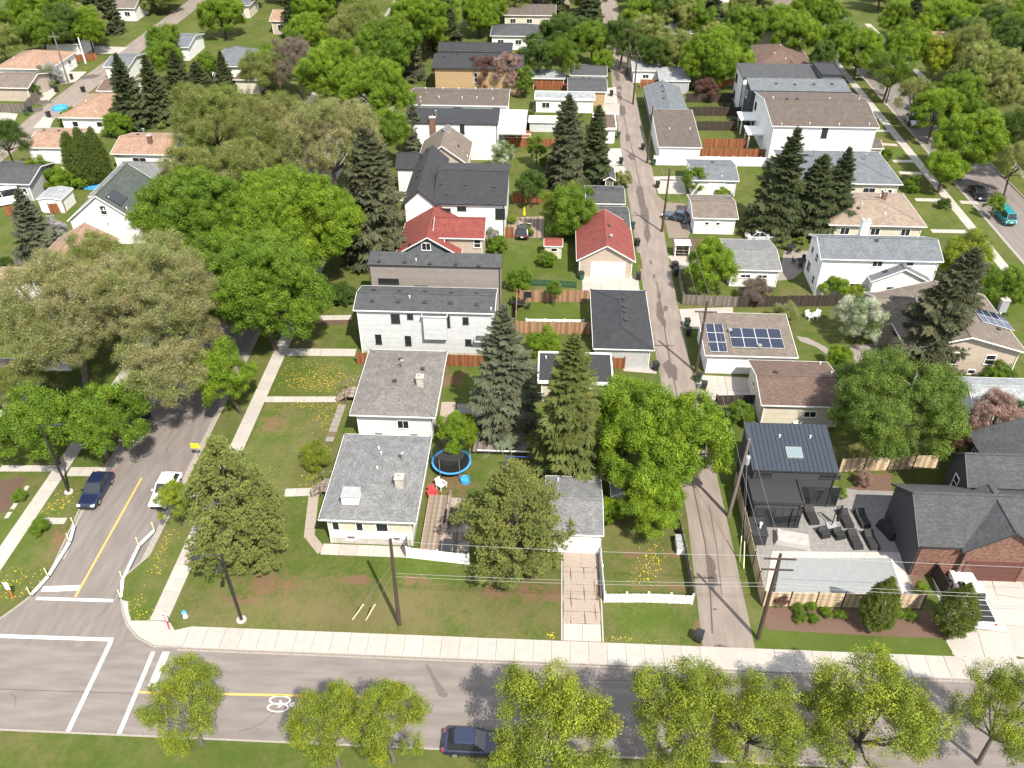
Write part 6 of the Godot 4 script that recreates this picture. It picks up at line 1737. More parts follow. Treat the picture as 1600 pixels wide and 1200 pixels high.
func make_fences() -> void:
	fence("white picket fence round the dandelion lot, sagging along its south side", [Vector2(5.51, -52.61), Vector2(5.69, -46.68), Vector2(9.39, -46.85), Vector2(13.12, -46.82)], 1.15, "vinyl", "picket")
	fence("weathered grey board fence between the dandelion lot and the lane", [Vector2(12.89, -56.34), Vector2(13.14, -52.21), Vector2(13.25, -46.96)], 1.2, "timber_grey")
	fence("white vinyl fence at the back patio of the corner house", [Vector2(-11.79, -50.83), Vector2(-6.16, -50.27)], 1.25, "vinyl", "solid")
	fence("grey side gate fence at the corner house's back corner", [Vector2(-12.00, -51.04), Vector2(-11.86, -53.35)], 1.3, "timber_grey")
	fence("pale new timber fence along the street side of the pool", [Vector2(19.01, -46.89), Vector2(32.36, -47.25)], 1.75, "timber_new", "slat", "timber_dark")
	fence("pale new timber fence between pool garden and lane", [Vector2(18.96, -61.59), Vector2(19.00, -53.47), Vector2(19.01, -46.89)], 1.75, "timber_new", "slat", "timber_dark")
	fence("pale new timber fence along the north side of the pool garden", [Vector2(29.66, -63.82), Vector2(39.64, -64.85)], 1.75, "timber_new", "slat", "timber_dark")
	fence("brown slatted fence between pool garden and driveway", [Vector2(34.25, -53.04), Vector2(34.68, -48.43)], 1.75, "timber_dark", "slat", "timber_dark", 1.9)
	fence("pale cedar fence on the north side of the fenced lawn", [Vector2(-3.38, -94.29), Vector2(5.66, -94.71)], 1.75, "cedar_pale")
	fence("pale cedar fence on the south side of the fenced lawn", [Vector2(-3.57, -87.04), Vector2(5.47, -87.17)], 1.75, "cedar_pale")
	fence("dark brown fence at the west end of the fenced lawn", [Vector2(-3.73, -94.59), Vector2(-3.67, -89.31)], 1.6, "cedar_pale")
	fence("cedar fence behind the white infill house's lower wall", [Vector2(-11.41, -79.88), Vector2(-7.00, -79.96)], 1.6, "cedar")
	fence("short cedar fence at the front corner of the white infill house", [Vector2(-21.78, -79.78), Vector2(-20.73, -79.83)], 1.6, "cedar")
	fence("short cedar fence beside the long charcoal garage", [Vector2(7.96, -80.28), Vector2(9.30, -80.34)], 1.5, "cedar")
	fence("cedar fence behind the navy roofed house's garden", [Vector2(-5.73, -123.44), Vector2(1.09, -123.75)], 1.6, "cedar")
	fence("orange cedar fence beside the white deck", [Vector2(-7.36, -146.15), Vector2(0.73, -145.94)], 1.6, "cedar")
	fence("red cedar fence in the white duplex's back yard", [Vector2(27.05, -147.17), Vector2(34.95, -147.24)], 1.7, "cedar")
	fence("red cedar fence along the south edge of the white duplex's yard", [Vector2(25.61, -142.82), Vector2(38.31, -143.13)], 1.6, "cedar")
	fence("long white vinyl fence south of the brown roofed lane garage", [Vector2(17.67, -139.16), Vector2(26.25, -139.28), Vector2(40.28, -139.40)], 1.6, "vinyl", "solid")
	fence("dark stained fence behind the curved grey garage, north one", [Vector2(26.78, -170.42), Vector2(36.96, -170.89)], 1.7, "timber_dark")
	fence("dark stained fence behind the curved grey garage, middle one", [Vector2(26.41, -162.95), Vector2(36.24, -163.41)], 1.7, "timber_dark")
	fence("dark stained fence north of the small lawn strip", [Vector2(26.94, -155.39), Vector2(34.28, -155.73)], 1.7, "timber_dark")
	fence("cedar fence at the far east side of the lane", [Vector2(18.25, -178.82), Vector2(26.20, -179.19)], 1.6, "cedar")
	fence("dark brown fence south of the white two storey house", [Vector2(24.45, -94.35), Vector2(37.69, -95.27), Vector2(42.63, -95.50)], 1.6, "timber_dark")
	fence("grey brown fence between the lime tree and the concrete pad", [Vector2(17.62, -94.65), Vector2(24.45, -94.35)], 1.5, "timber_grey")
	fence("grey fence along the lane beside the lime tree", [Vector2(17.83, -102.85), Vector2(17.65, -94.96)], 1.5, "timber_grey")
	fence("dark fence along the lane north of the pool garden", [Vector2(18.88, -73.92), Vector2(19.16, -66.19)], 1.4, "timber_dark")
	fence("short dark fence south of the concrete pad", [Vector2(18.97, -74.03), Vector2(23.35, -74.35)], 1.3, "timber_dark")
	fence("grey weathered fence in front of the dark grey garage at left", [Vector2(-107.93, -158.44), Vector2(-101.74, -158.72), Vector2(-102.76, -165.88)], 1.7, "timber_grey")
	fence("white vinyl fence below the tan garage at left", [Vector2(-82.96, -129.75), Vector2(-77.76, -130.00)], 1.5, "vinyl", "solid")
	fence("cedar fence behind the young blue spruce", [Vector2(-82.38, -115.22), Vector2(-79.06, -115.37)], 1.6, "cedar")
	fence("cedar fence right of the young blue spruce", [Vector2(-76.16, -116.37), Vector2(-74.01, -116.91)], 1.6, "cedar")
	fence("low grey fence below the lilac bush", [Vector2(-76.13, -100.41), Vector2(-72.05, -100.78)], 1.1, "timber_grey")
	fence("short maroon fence by the far white garage", [Vector2(-106.79, -190.17), Vector2(-102.11, -191.78)], 1.5, "cedar")
	fence("green metal rail fence south of the red playhouse shed", [Vector2(-2.35, -98.52), Vector2(3.96, -98.16)], 1.0, "green_plastic", "picket")
	fence("white picket edging along the fenced lawn", [Vector2(-2.40, -89.81), Vector2(4.82, -90.00)], 0.25, "vinyl", "solid")
	fence("brown fence behind the white low shelter", [Vector2(-4.56, -154.56), Vector2(1.38, -154.52)], 1.4, "timber_dark")
	fence("cedar fence left of the upper lane garages", [Vector2(-3.19, -176.64), Vector2(3.01, -176.92)], 1.2, "cedar")
	fence("cedar fence beside the tan roofed white house's yard", [Vector2(31.19, -177.06), Vector2(38.85, -182.60)], 1.3, "cedar")
	fence("timber fence east of the navy roofed house's patio", [Vector2(-6.50, -111.72), Vector2(-5.01, -111.79)], 1.7, "cedar")

# ---------------------------------------------------------------- vehicles
func car_paint(key: String, c: Color) -> void:
	var m := mat(key, c, "", 1, 0.35, "")
	m.clearcoat_enabled = true
	m.clearcoat = 0.7
	m.clearcoat_roughness = 0.08

func loft(b: Mb, st: Array) -> void:
	# stations [x, half width, bottom, shoulder, top, top half width]
	var ring := func(s: Array) -> Array:
		return [V(s[0], s[2], s[1] * 0.94), V(s[0], (s[2] + s[3]) * 0.5, s[1]), V(s[0], s[3], s[1] * 0.985), V(s[0], s[4], s[5]), V(s[0], s[4], -s[5]), V(s[0], s[3], -s[1] * 0.985), V(s[0], (s[2] + s[3]) * 0.5, -s[1]), V(s[0], s[2], -s[1] * 0.94)]
	for i in st.size() - 1:
		var p: Array = ring.call(st[i])
		var q: Array = ring.call(st[i + 1])
		for k in 8:
			var j := (k + 1) % 8
			b.quad(p[k], q[k], q[j], p[j])
	var f: Array = ring.call(st[-1])
	var e: Array = ring.call(st[0])
	f.reverse()
	b.poly(f)
	b.poly(e)

func vehicle(called: String, label: String, category: String, at: Vector3, turn: float, paint: String, kind: String, L: float, W: float, H: float, band := "") -> Node3D:
	# built along +x (front), then turned
	var root := thing(called, label, category, at, turn)
	var h := W / 2
	var l := L / 2
	var belt := H * 0.56
	var b := Mb.new()
	if kind == "van":
		loft(b, [[-l, h * 0.85, 0.3, belt, belt + 0.02, h * 0.82], [-l + 0.15, h, 0.26, belt, belt + 0.04, h * 0.93], [l - 0.4, h, 0.26, belt, belt + 0.04, h * 0.93], [l - 0.08, h * 0.9, 0.28, belt, belt + 0.02, h * 0.8], [l, h * 0.7, 0.34, belt * 0.85, belt * 0.9, h * 0.6]])
	else:
		var hood := belt * (1.0 if kind == "pickup" else 0.93)
		loft(b, [[-l, h * 0.82, 0.36, belt * 0.8, belt * 0.86, h * 0.75], [-l + 0.12, h * 0.96, 0.28, belt * 0.93, belt, h * 0.86], [-l * 0.55, h, 0.25, belt * 0.96, belt + 0.03, h * 0.90], [l * 0.3, h, 0.25, belt * 0.95, belt + 0.02, h * 0.90], [l * 0.42, h, 0.25, hood * 0.95, hood + 0.02, h * 0.86], [l - 0.25, h * 0.95, 0.27, hood * 0.84, hood * 0.93, h * 0.80], [l - 0.05, h * 0.86, 0.3, hood * 0.72, hood * 0.80, h * 0.72], [l, h * 0.7, 0.36, hood * 0.6, hood * 0.66, h * 0.6]])
	part(root, "body", b, M[paint])
	# cabin: glass all round with a painted roof
	var c0 := -l * 0.86
	var c1 := l * 0.34
	var t0 := -l * 0.62
	var t1 := l * 0.02
	if kind == "sedan": c0 = -l * 0.72; t0 = -l * 0.42; t1 = l * 0.02
	if kind == "pickup": c0 = -l * 0.18; c1 = l * 0.5; t0 = -l * 0.12; t1 = l * 0.24
	if kind == "van": c0 = -l * 0.97; c1 = l * 0.92; t0 = -l * 0.9; t1 = l * 0.7
	var g := Mb.new()
	var y0 := belt + 0.01
	var y1 := H - 0.05
	var w0 := h * 0.88
	var w1 := h * 0.70
	var lo := [V(c0, y0, w0), V(c1, y0, w0 * 0.95), V(c1, y0, -w0 * 0.95), V(c0, y0, -w0)]
	var hi := [V(t0, y1, w1), V(t1, y1, w1), V(t1, y1, -w1), V(t0, y1, -w1)]
	for k in 4:
		g.quad(lo[k], lo[(k + 1) % 4], hi[(k + 1) % 4], hi[k])
	part(root, "windows", g, M.pane)
	var rf := Mb.new()
	var cx := (t0 + t1) / 2
	var rl := (t1 - t0) / 2 + 0.03
	loft(rf, [[cx - rl, w1 * 0.9, y1 - 0.03, y1, y1 + 0.01, w1 * 0.8], [cx - rl + 0.12, w1 + 0.02, y1 - 0.04, y1 + 0.02, y1 + 0.05, w1 * 0.85], [cx + rl - 0.15, w1 + 0.02, y1 - 0.04, y1 + 0.02, y1 + 0.05, w1 * 0.85], [cx + rl, w1 * 0.92, y1 - 0.03, y1, y1 + 0.01, w1 * 0.8]])
	for k in 4:
		rf.bar(lo[k] + V(0, -0.02, 0), hi[k], 0.08)
	for s in [-1, 1]:
		rf.bar(V(lerpf(c0, c1, 0.48), y0, s * w0 * 0.98), V(lerpf(t0, t1, 0.48), y1, s * w1), 0.07)
	part(root, "roof", rf, M[paint if band == "" else band])
	if kind == "pickup":
		var bed := Mb.new()
		bed.box(V(-l * 0.58, belt + 0.045, 0), V(l * 0.74, 0.05, W * 0.78))
		var bc := part(root, "bed_cover", bed, M.cover_black)
		for k in 3:
			var rb := Mb.new()
			rb.box(V(-l * 0.58 + (k - 1) * l * 0.2, belt + 0.08, 0), V(0.05, 0.02, W * 0.76))
			part(bc, "cover_rib", rb, M.trim_grey)
	var wheel := Mb.new()
	wheel.tube([V(0, 0, -0.11), V(0, 0, 0.11)], [0.34, 0.34], 16)
	var wm := wheel.mesh()
	var rim := Mb.new()
	rim.tube([V(0, 0, -0.115), V(0, 0, 0.115)], [0.21, 0.21], 12)
	var rm := rim.mesh()
	for sx in [-0.60, 0.60]:
		for sz in [-1, 1]:
			var wnode := part_mesh(root, "wheel", wm, M.rubber)
			wnode.position = V(l * sx, 0.34, sz * (h - 0.10))
			part_mesh(wnode, "rim", rm, M.steel)
	for s in [-1, 1]:
		var hl := Mb.new()
		hl.box(V(l - 0.12, belt * 0.72, s * h * 0.72), V(0.22, 0.15, 0.34))
		part(root, "headlight", hl, M.trim)
		var tl := Mb.new()
		tl.box(V(-l + 0.07, belt * 0.84, s * h * 0.78), V(0.14, 0.2, 0.24))
		part(root, "taillight", tl, M.red)
		var mr := Mb.new()
		mr.box(V(c1 - 0.25, belt + 0.12, s * (h + 0.04)), V(0.14, 0.14, 0.22))
		part(root, "mirror", mr, M[paint])
	var bp := Mb.new()
	bp.box(V(l - 0.02, 0.45, 0), V(0.12, 0.2, W * 0.7))
	part(root, "grille", bp, M.black_plastic)
	var lp := Mb.new()
	lp.box(V(-l - 0.005, 0.62, 0), V(0.03, 0.15, 0.4))
	part(root, "licence_plate", lp, M.trim)
	return root

func make_vehicles() -> void:
	car_paint("paint_navy", Color(0.008, 0.014, 0.045))
	car_paint("paint_black", Color(0.008, 0.009, 0.011))
	car_paint("paint_whitecar", Color(0.78, 0.78, 0.77))
	car_paint("paint_silver", Color(0.42, 0.43, 0.44))
	car_paint("paint_teal", Color(0.01, 0.20, 0.22))
	car_paint("paint_blue", Color(0.015, 0.03, 0.06))
	var south := -PI / 2
	var north := PI / 2
	vehicle("parked_car", "dark blue car parked at the left kerb of the side street", "car", Vector3(-43.09, 0, -57.55) + V(0, -0.13, 0), south, "paint_navy", "suv", 4.7, 1.85, 1.6)
	vehicle("parked_car", "white car parked behind the small boulevard tree", "car", Vector3(-36.43, 0, -57.86) + V(0.1, -0.13, 0), south, "paint_whitecar", "suv", 4.6, 1.85, 1.55)
	vehicle("parked_car", "black car half hidden below the leafy street trees", "car", Vector3(-42.73, 0, -66.95) + V(-0.3, -0.13, 0), south, "paint_black", "sedan", 4.6, 1.8, 1.45)
	vehicle("pickup_truck", "white pickup with black bed cover in the concrete driveway", "pickup truck", Vector3(36.69, 0, -48.05) + V(0, 0.02, 0), north, "paint_whitecar", "pickup", 5.8, 2.0, 1.9)
	vehicle("parked_car", "black car parked on the right street behind the teal van", "car", Vector3(68.36, 0, -129.66) + V(0, -0.13, 0), south, "paint_black", "sedan", 4.7, 1.85, 1.5)
	var van := vehicle("parked_van", "teal van with a white v on its front on the right street", "van", Vector3(69.05, 0, -121.18) + V(0, -0.13, 0), south, "paint_teal", "van", 4.4, 1.75, 1.9)
	var vb := Mb.new()
	for s in [-1, 1]:
		vb.bar(V(2.2, 0.62, 0), V(2.08, 1.08, s * 0.62), 0.1)
	part(van, "front_chevron", vb, M.trim)
	vehicle("parked_car", "silver car parked farther up the right street", "car", Vector3(68.09, 0, -161.19) + V(0, -0.13, 0), south, "paint_silver", "suv", 4.7, 1.85, 1.65)
	vehicle("parked_car", "dark blue car parked beside the buff roofed garage", "car", Vector3(19.53, 0, -118.88) + V(0, 0.01, 0), 2.7, "paint_blue", "sedan", 4.6, 1.8, 1.45)
	vehicle("parked_car", "silver blue car behind the grey roofed lane garage", "car", Vector3(30.96, 0, -113.06) + V(0, 0.01, 0), 0.1, "paint_silver", "sedan", 4.5, 1.8, 1.45)
	vehicle("parked_car", "black car at the bottom edge below the yellow street tree", "car", Vector3(-4.26, 0, -33.23) + V(0, -0.13, 0), 0.0, "paint_navy", "suv", 4.6, 1.85, 1.6)
	vehicle("parked_car", "black vehicle parked on the patio east of the navy roofed house", "car", Vector3(-3.56, 0, -113.05) + V(0, 0.01, 0), 1.5, "paint_black", "suv", 4.3, 1.8, 1.6)
	vehicle("camper_trailer", "white camper trailer at the left edge beside the slate roofed house", "trailer", Vector3(-84.66, 0, -119.54) + V(0, 0.01, 0), 0.5, "paint_whitecar", "van", 6.0, 2.3, 2.6)

# ---------------------------------------------------------------- street furniture
func utility_pole(label: String, base: Vector3, h: float, m: String, arms: Array, lean := Vector2.ZERO, box_ := false) -> Node3D:
	var root := thing("utility_pole", label, "utility pole", base)
	var b := Mb.new()
	b.tube([V(0, -0.2, 0), V(lean.x, h, lean.y)], [0.19, 0.12], 10)
	part(root, "pole", b, M[m])
	for y in arms:
		var t: float = y / h
		var ab := Mb.new()
		ab.box(V(lean.x * t, y, lean.y * t + 0.14), V(2.4, 0.12, 0.10))
		var arm := part(root, "crossarm", ab, M[m])
		for s in [-1.05, -0.45, 0.45, 1.05]:
			var ib := Mb.new()
			ib.lathe(V(lean.x * t + s, y + 0.06, lean.y * t + 0.14), [[0.03, 0], [0.05, 0.05], [0.04, 0.1], [0.0, 0.15]], 8)
			part(arm, "insulator", ib, M.steel)
	if box_:
		var tb := Mb.new()
		tb.lathe(V(lean.x * 0.7 + 0.32, h * 0.7, lean.y * 0.7), [[0.0, 0], [0.24, 0.02], [0.24, 0.8], [0.18, 0.9], [0.0, 0.92]], 12)
		part(root, "transformer", tb, M.trim_grey)
	return root

func wire(label: String, a: Vector3, b: Vector3, sag: float, rad := 0.016) -> void:
	var path := []
	var radii := []
	for k in 17:
		var t := k / 16.0
		path.append(a.lerp(b, t) - V(0, sag * 4 * t * (1 - t), 0) - a)
		radii.append(rad)
	var w := Mb.new()
	w.tube(path, radii, 4, false)
	var o := part(self, "overhead_wire", w, M.wire)
	o.position = a
	tag(o, label, "wire", "overhead wires")

func street_lamp(label: String, base: Vector3, h: float, reach: Array) -> void:
	var root := thing("street_lamp", label, "street lamp", base)
	var f := Mb.new()
	f.lathe(V(0, 0, 0), [[0.42, 0.0], [0.42, 0.12], [0.36, 0.16], [0.0, 0.16]], 14)
	part(root, "footing", f, M.concrete_c)
	var b := Mb.new()
	b.tube([V(0, 0.1, 0), V(0, 0.9, 0), V(0, h, 0)], [0.15, 0.12, 0.08], 10)
	part(root, "post", b, M.steel_dark)
	for d: Vector3 in reach:
		var a := Mb.new()
		a.tube([V(0, h - 0.4, 0), V(d.x * 0.5, h + d.y, d.z * 0.5), V(d.x, h + d.y, d.z)], [0.05, 0.045, 0.04], 6)
		var arm := part(root, "arm", a, M.steel_dark)
		var hd := Mb.new()
		hd.box(V(d.x * 1.15, h + d.y, d.z * 1.15), V(0.62, 0.12, 0.34), atan2(-d.z, d.x))
		part(arm, "lamp_head", hd, M.steel_dark)

func make_street() -> void:
	var P := [Vector3(-11.39, 0, -43.59), Vector3(18.09, 0, -43.58), Vector3(17.79, 0, -57.23), Vector3(17.55, 0, -80.10), Vector3(16.84, 0, -114.80), Vector3(16.65, 0, -139.92), Vector3(16.14, 0, -168.83), Vector3(15.96, 0, -182.36)]
	utility_pole("bare wooden utility pole on the corner lawn with two yellow guy guards", P[0], 10.4, "pole_wood", [], Vector2(0.15, 0))
	utility_pole("dark wooden utility pole at the mouth of the lane", P[1], 10.3, "pole_wood", [9.9, 8.7], Vector2(-0.1, 0))
	utility_pole("leaning pale utility pole beside the black pool house", P[2], 9.7, "pole_pale", [], Vector2(0.35, 0), true)
	utility_pole("dark utility pole in front of the solar panelled garage", P[3], 9.6, "pole_wood", [8.3], Vector2(0, 0))
	utility_pole("utility pole beside the parked dark blue car", P[4], 9.8, "pole_wood", [8.2], Vector2(0.1, 0))
	utility_pole("utility pole beside the brown roofed lane garage", P[5], 9.8, "pole_wood", [], Vector2(0, 0))
	utility_pole("utility pole near the far cedar fence on the lane", P[6], 9.8, "pole_wood", [9.3], Vector2(0, 0))
	utility_pole("farthest utility pole on the lane in tree shade", P[7] + V(0, 0, -4), 9.8, "pole_wood", [9.3], Vector2(0, 0))
	utility_pole("orange brown utility pole beside the western lane", Vector3(-100.87, 0, -175.30), 10.5, "pole_pale", [9.6], Vector2(0, 0))
	utility_pole("short white pole in the yard beside the western lane", Vector3(-103.67, 0, -189.39), 5.5, "trim", [], Vector2(0, 0))
	# lines: street line and lane line
	var e := V(68, 10.0, -44)
	for s in [[10.2, 10.1, 10.0, "uppermost wire crossing the corner lawn to the lane mouth", "uppermost wire from the lane mouth eastwards"], [6.5, 7.0, 6.7, "lower wire crossing the corner lawn to the lane mouth", "lower wire from the lane mouth eastwards"], [6.1, 6.6, 6.3, "lowest wire crossing the corner lawn to the lane mouth", "lowest wire from the lane mouth eastwards"]]:
		wire(s[3], P[0] + V(0.15, s[0], 0), P[1] + V(0, s[1], 0), 0.3)
		wire(s[4], P[1] + V(0, s[1], 0), V(68, s[2], -44), 0.5)
	for i in 6:
		for s in [-0.7, 0.7]:
			wire("lane wire %s of the pole line, span %d counted from the street" % ["west" if s < 0 else "east", i + 1], P[i + 1] + V(s, 9.0, 0), P[i + 2] + V(s, 9.0, 0), 0.35, 0.012)
	wire("service wire from the leaning pole to the pool house", P[2] + V(0.2, 8.6, 0), V(20.3, 4.4, -64), 0.2, 0.012)
	wire("service wire from the corner lawn pole to the corner house roof", P[0] + V(0.1, 8.6, 0), V(-11.2, 3.6, -52.0), 0.15, 0.012)
	wire("service wire from the solar garage pole to the long charcoal garage", P[3] + V(0, 8.6, 0), V(12.2, 3.0, -84.0), 0.2, 0.012)
	var gi := 0
	for g in [Vector2(-15.40, -43.85), Vector2(-14.27, -43.84)]:
		gi += 1
		var a := V(g.x, 0, g.y)
		var top: Vector3 = P[0] + V(0.1, 8.6 - gi, 0)
		var d := (top - a).normalized()
		var root := thing("guy_wire", ["left yellow guarded guy wire of the corner lawn pole", "right yellow guarded guy wire of the corner lawn pole"][gi - 1], "guy wire", a)
		var w := Mb.new()
		w.tube([V(0, 0, 0), top - a], [0.012, 0.012], 4, false)
		part(root, "cable", w, M.wire)
		var gd := Mb.new()
		gd.tube([d * 0.15, d * 2.5], [0.06, 0.06], 8)
		part(root, "guard", gd, M.pale_yellow)
	for g in [Vector2(17.94, -51.54), Vector2(18.16, -50.82)]:
		gi += 1
		var a := V(g.x, 0, g.y)
		var top: Vector3 = P[2] + V(0.3, 9.0, 0)
		var d := (top - a).normalized()
		var root := thing("guy_wire", ["left yellow guarded guy wire beside the lane fence", "right yellow guarded guy wire beside the lane fence"][gi - 3], "guy wire", a)
		var w := Mb.new()
		w.tube([V(0, 0, 0), top - a], [0.012, 0.012], 4, false)
		part(root, "cable", w, M.wire)
		var gd := Mb.new()
		gd.tube([d * 0.1, d * 2.5], [0.045, 0.045], 8)
		part(root, "guard", gd, M.pale_yellow)
	street_lamp("black street lamp on the left boulevard near the blue car", Vector3(-45.87, 0, -57.51), 8.5, [V(1.6, 0.15, 0)])
	street_lamp("black street lamp on the corner lawn beside the pine", Vector3(-24.60, 0, -43.43), 8.3, [V(-1.5, 0.15, 0.6), V(0.4, 0.15, 1.5)])
	street_lamp("tall lamp post on the right street behind the trees", Vector3(66.16, 0, -171.15), 9.0, [V(1.6, 0.15, 0)])
	# kerb extensions: low white rubber kerbs with posts
	var side := 0
	for path in [[Vector2(-35.71, -53.04), Vector2(-36.40, -51.12), Vector2(-36.26, -47.21), Vector2(-35.61, -45.23)], [Vector2(-43.39, -53.24), Vector2(-42.90, -51.28), Vector2(-42.97, -47.26), Vector2(-43.46, -45.14)]]:
		side += 1
		var words: String = ["east", "west"][side - 1]
		for i in 3:
			var a := V(path[i].x, -0.13, path[i].y)
			var b := V(path[i + 1].x, -0.13, path[i + 1].y)
			var root := thing("kerb_barrier", "low white rubber kerb section on the %s side of the narrowed street, %s" % [words, ["far end", "middle", "nearest the crosswalk"][i]], "barrier", a)
			var bb := Mb.new()
			var d := b - a
			bb.bar(d * 0.02 + V(0, 0.09, 0), d * 0.98 + V(0, 0.09, 0), 0.24, 0.16)
			part(root, "kerb_bar", bb, M.trim)
			var base := Mb.new()
			base.bar(d * 0.01 + V(0, 0.015, 0), d * 0.99 + V(0, 0.015, 0), 0.42, 0.03)
			part(root, "rubber_base", base, M.black_plastic)
		for i in 4:
			var root := thing("marker_post", "slim cream marker post on the %s kerb barrier, %s" % [words, ["farthest", "second farthest", "second nearest", "nearest"][i]], "post", V(path[i].x, -0.12, path[i].y))
			var pb := Mb.new()
			pb.tube([V(0, 0, 0), V(0, 0.16, 0)], [0.12, 0.11], 10)
			part(root, "foot", pb, M.black_plastic)
			var pc := Mb.new()
			pc.tube([V(0, 0.16, 0), V(0, 1.15, 0)], [0.05, 0.05], 8)
			part(root, "tube", pc, M.pale_yellow)
	# signs
	var sg := thing("road_sign", "yellow square warning sign on the east kerb", "sign", Vector3(-34.87, 0, -62.91))
	var sp := Mb.new()
	sp.box(V(0, 0.9, 0), V(0.07, 1.9, 0.07))
	part(sg, "post", sp, M.steel)
	var sb := Mb.new()
	sb.xbox(Transform3D(Basis(V(1, 0, 0), -0.0), V(0, 1.75, 0.06)), V(0.9, 0.65, 0.03))
	part(sg, "board", sb, M.yellow)
	var pin := 0
	for q in [Vector3(-30.28, 0, -42.27), Vector3(-44.80, 0, -44.81)]:
		pin += 1
		var root := thing("marker_sign", ["red and white striped marker sign at the corner sidewalk", "orange post with white sign on the left boulevard"][pin - 1], "sign", q)
		var pb := Mb.new()
		pb.box(V(0, 0.75, 0), V(0.09, 1.5, 0.06))
		part(root, "post", pb, M.red if pin == 1 else M.orange)
		var bb := Mb.new()
		bb.box(V(0, 1.6, 0.05), V(0.42, 0.9, 0.03))
		var bd := part(root, "board", bb, M.trim)
		if pin == 1:
			for k in 3:
				var st := Mb.new()
				st.xbox(Transform3D(Basis(V(0, 0, 1), 0.5), V(0, 1.3 + k * 0.3, 0.068)), V(0.40, 0.12, 0.01))
				part(bd, "stripe", st, M.red)
	var hy := thing("fire_hydrant", "white fire hydrant with teal cap on the corner lawn", "hydrant", Vector3(-29.38, 0, -43.53))
	var hb := Mb.new()
	hb.lathe(Vector3.ZERO, [[0.2, 0], [0.2, 0.06], [0.14, 0.08], [0.14, 0.55], [0.18, 0.58], [0.18, 0.62], [0.0, 0.62]], 12)
	part(hy, "barrel", hb, M.trim)
	var hc := Mb.new()
	hc.lathe(V(0, 0.62, 0), [[0.17, 0], [0.15, 0.12], [0.06, 0.2], [0.05, 0.26], [0.0, 0.26]], 12)
	part(hy, "bonnet", hc, M.sky_blue)
	for s in [-1, 1]:
		var nz := Mb.new()
		nz.tube([V(0.1 * s, 0.42, 0), V(0.26 * s, 0.42, 0)], [0.07, 0.07], 8)
		part(hy, "nozzle", nz, M.sky_blue)
	var dr := thing("storm_drain", "rusty iron storm drain grate at the kerb corner", "drain", Vector3(-35.31, 0, -46.14) + V(-0.55, -0.125, 0))
	var db := Mb.new()
	db.box(V(0, 0.02, 0), V(0.6, 0.04, 0.6))
	part(dr, "frame", db, M.rust)
	for k in 6:
		var gb := Mb.new()
		gb.box(V(-0.22 + k * 0.09, 0.045, 0), V(0.05, 0.02, 0.5))
		part(dr, "bar", gb, M.trim_dark)

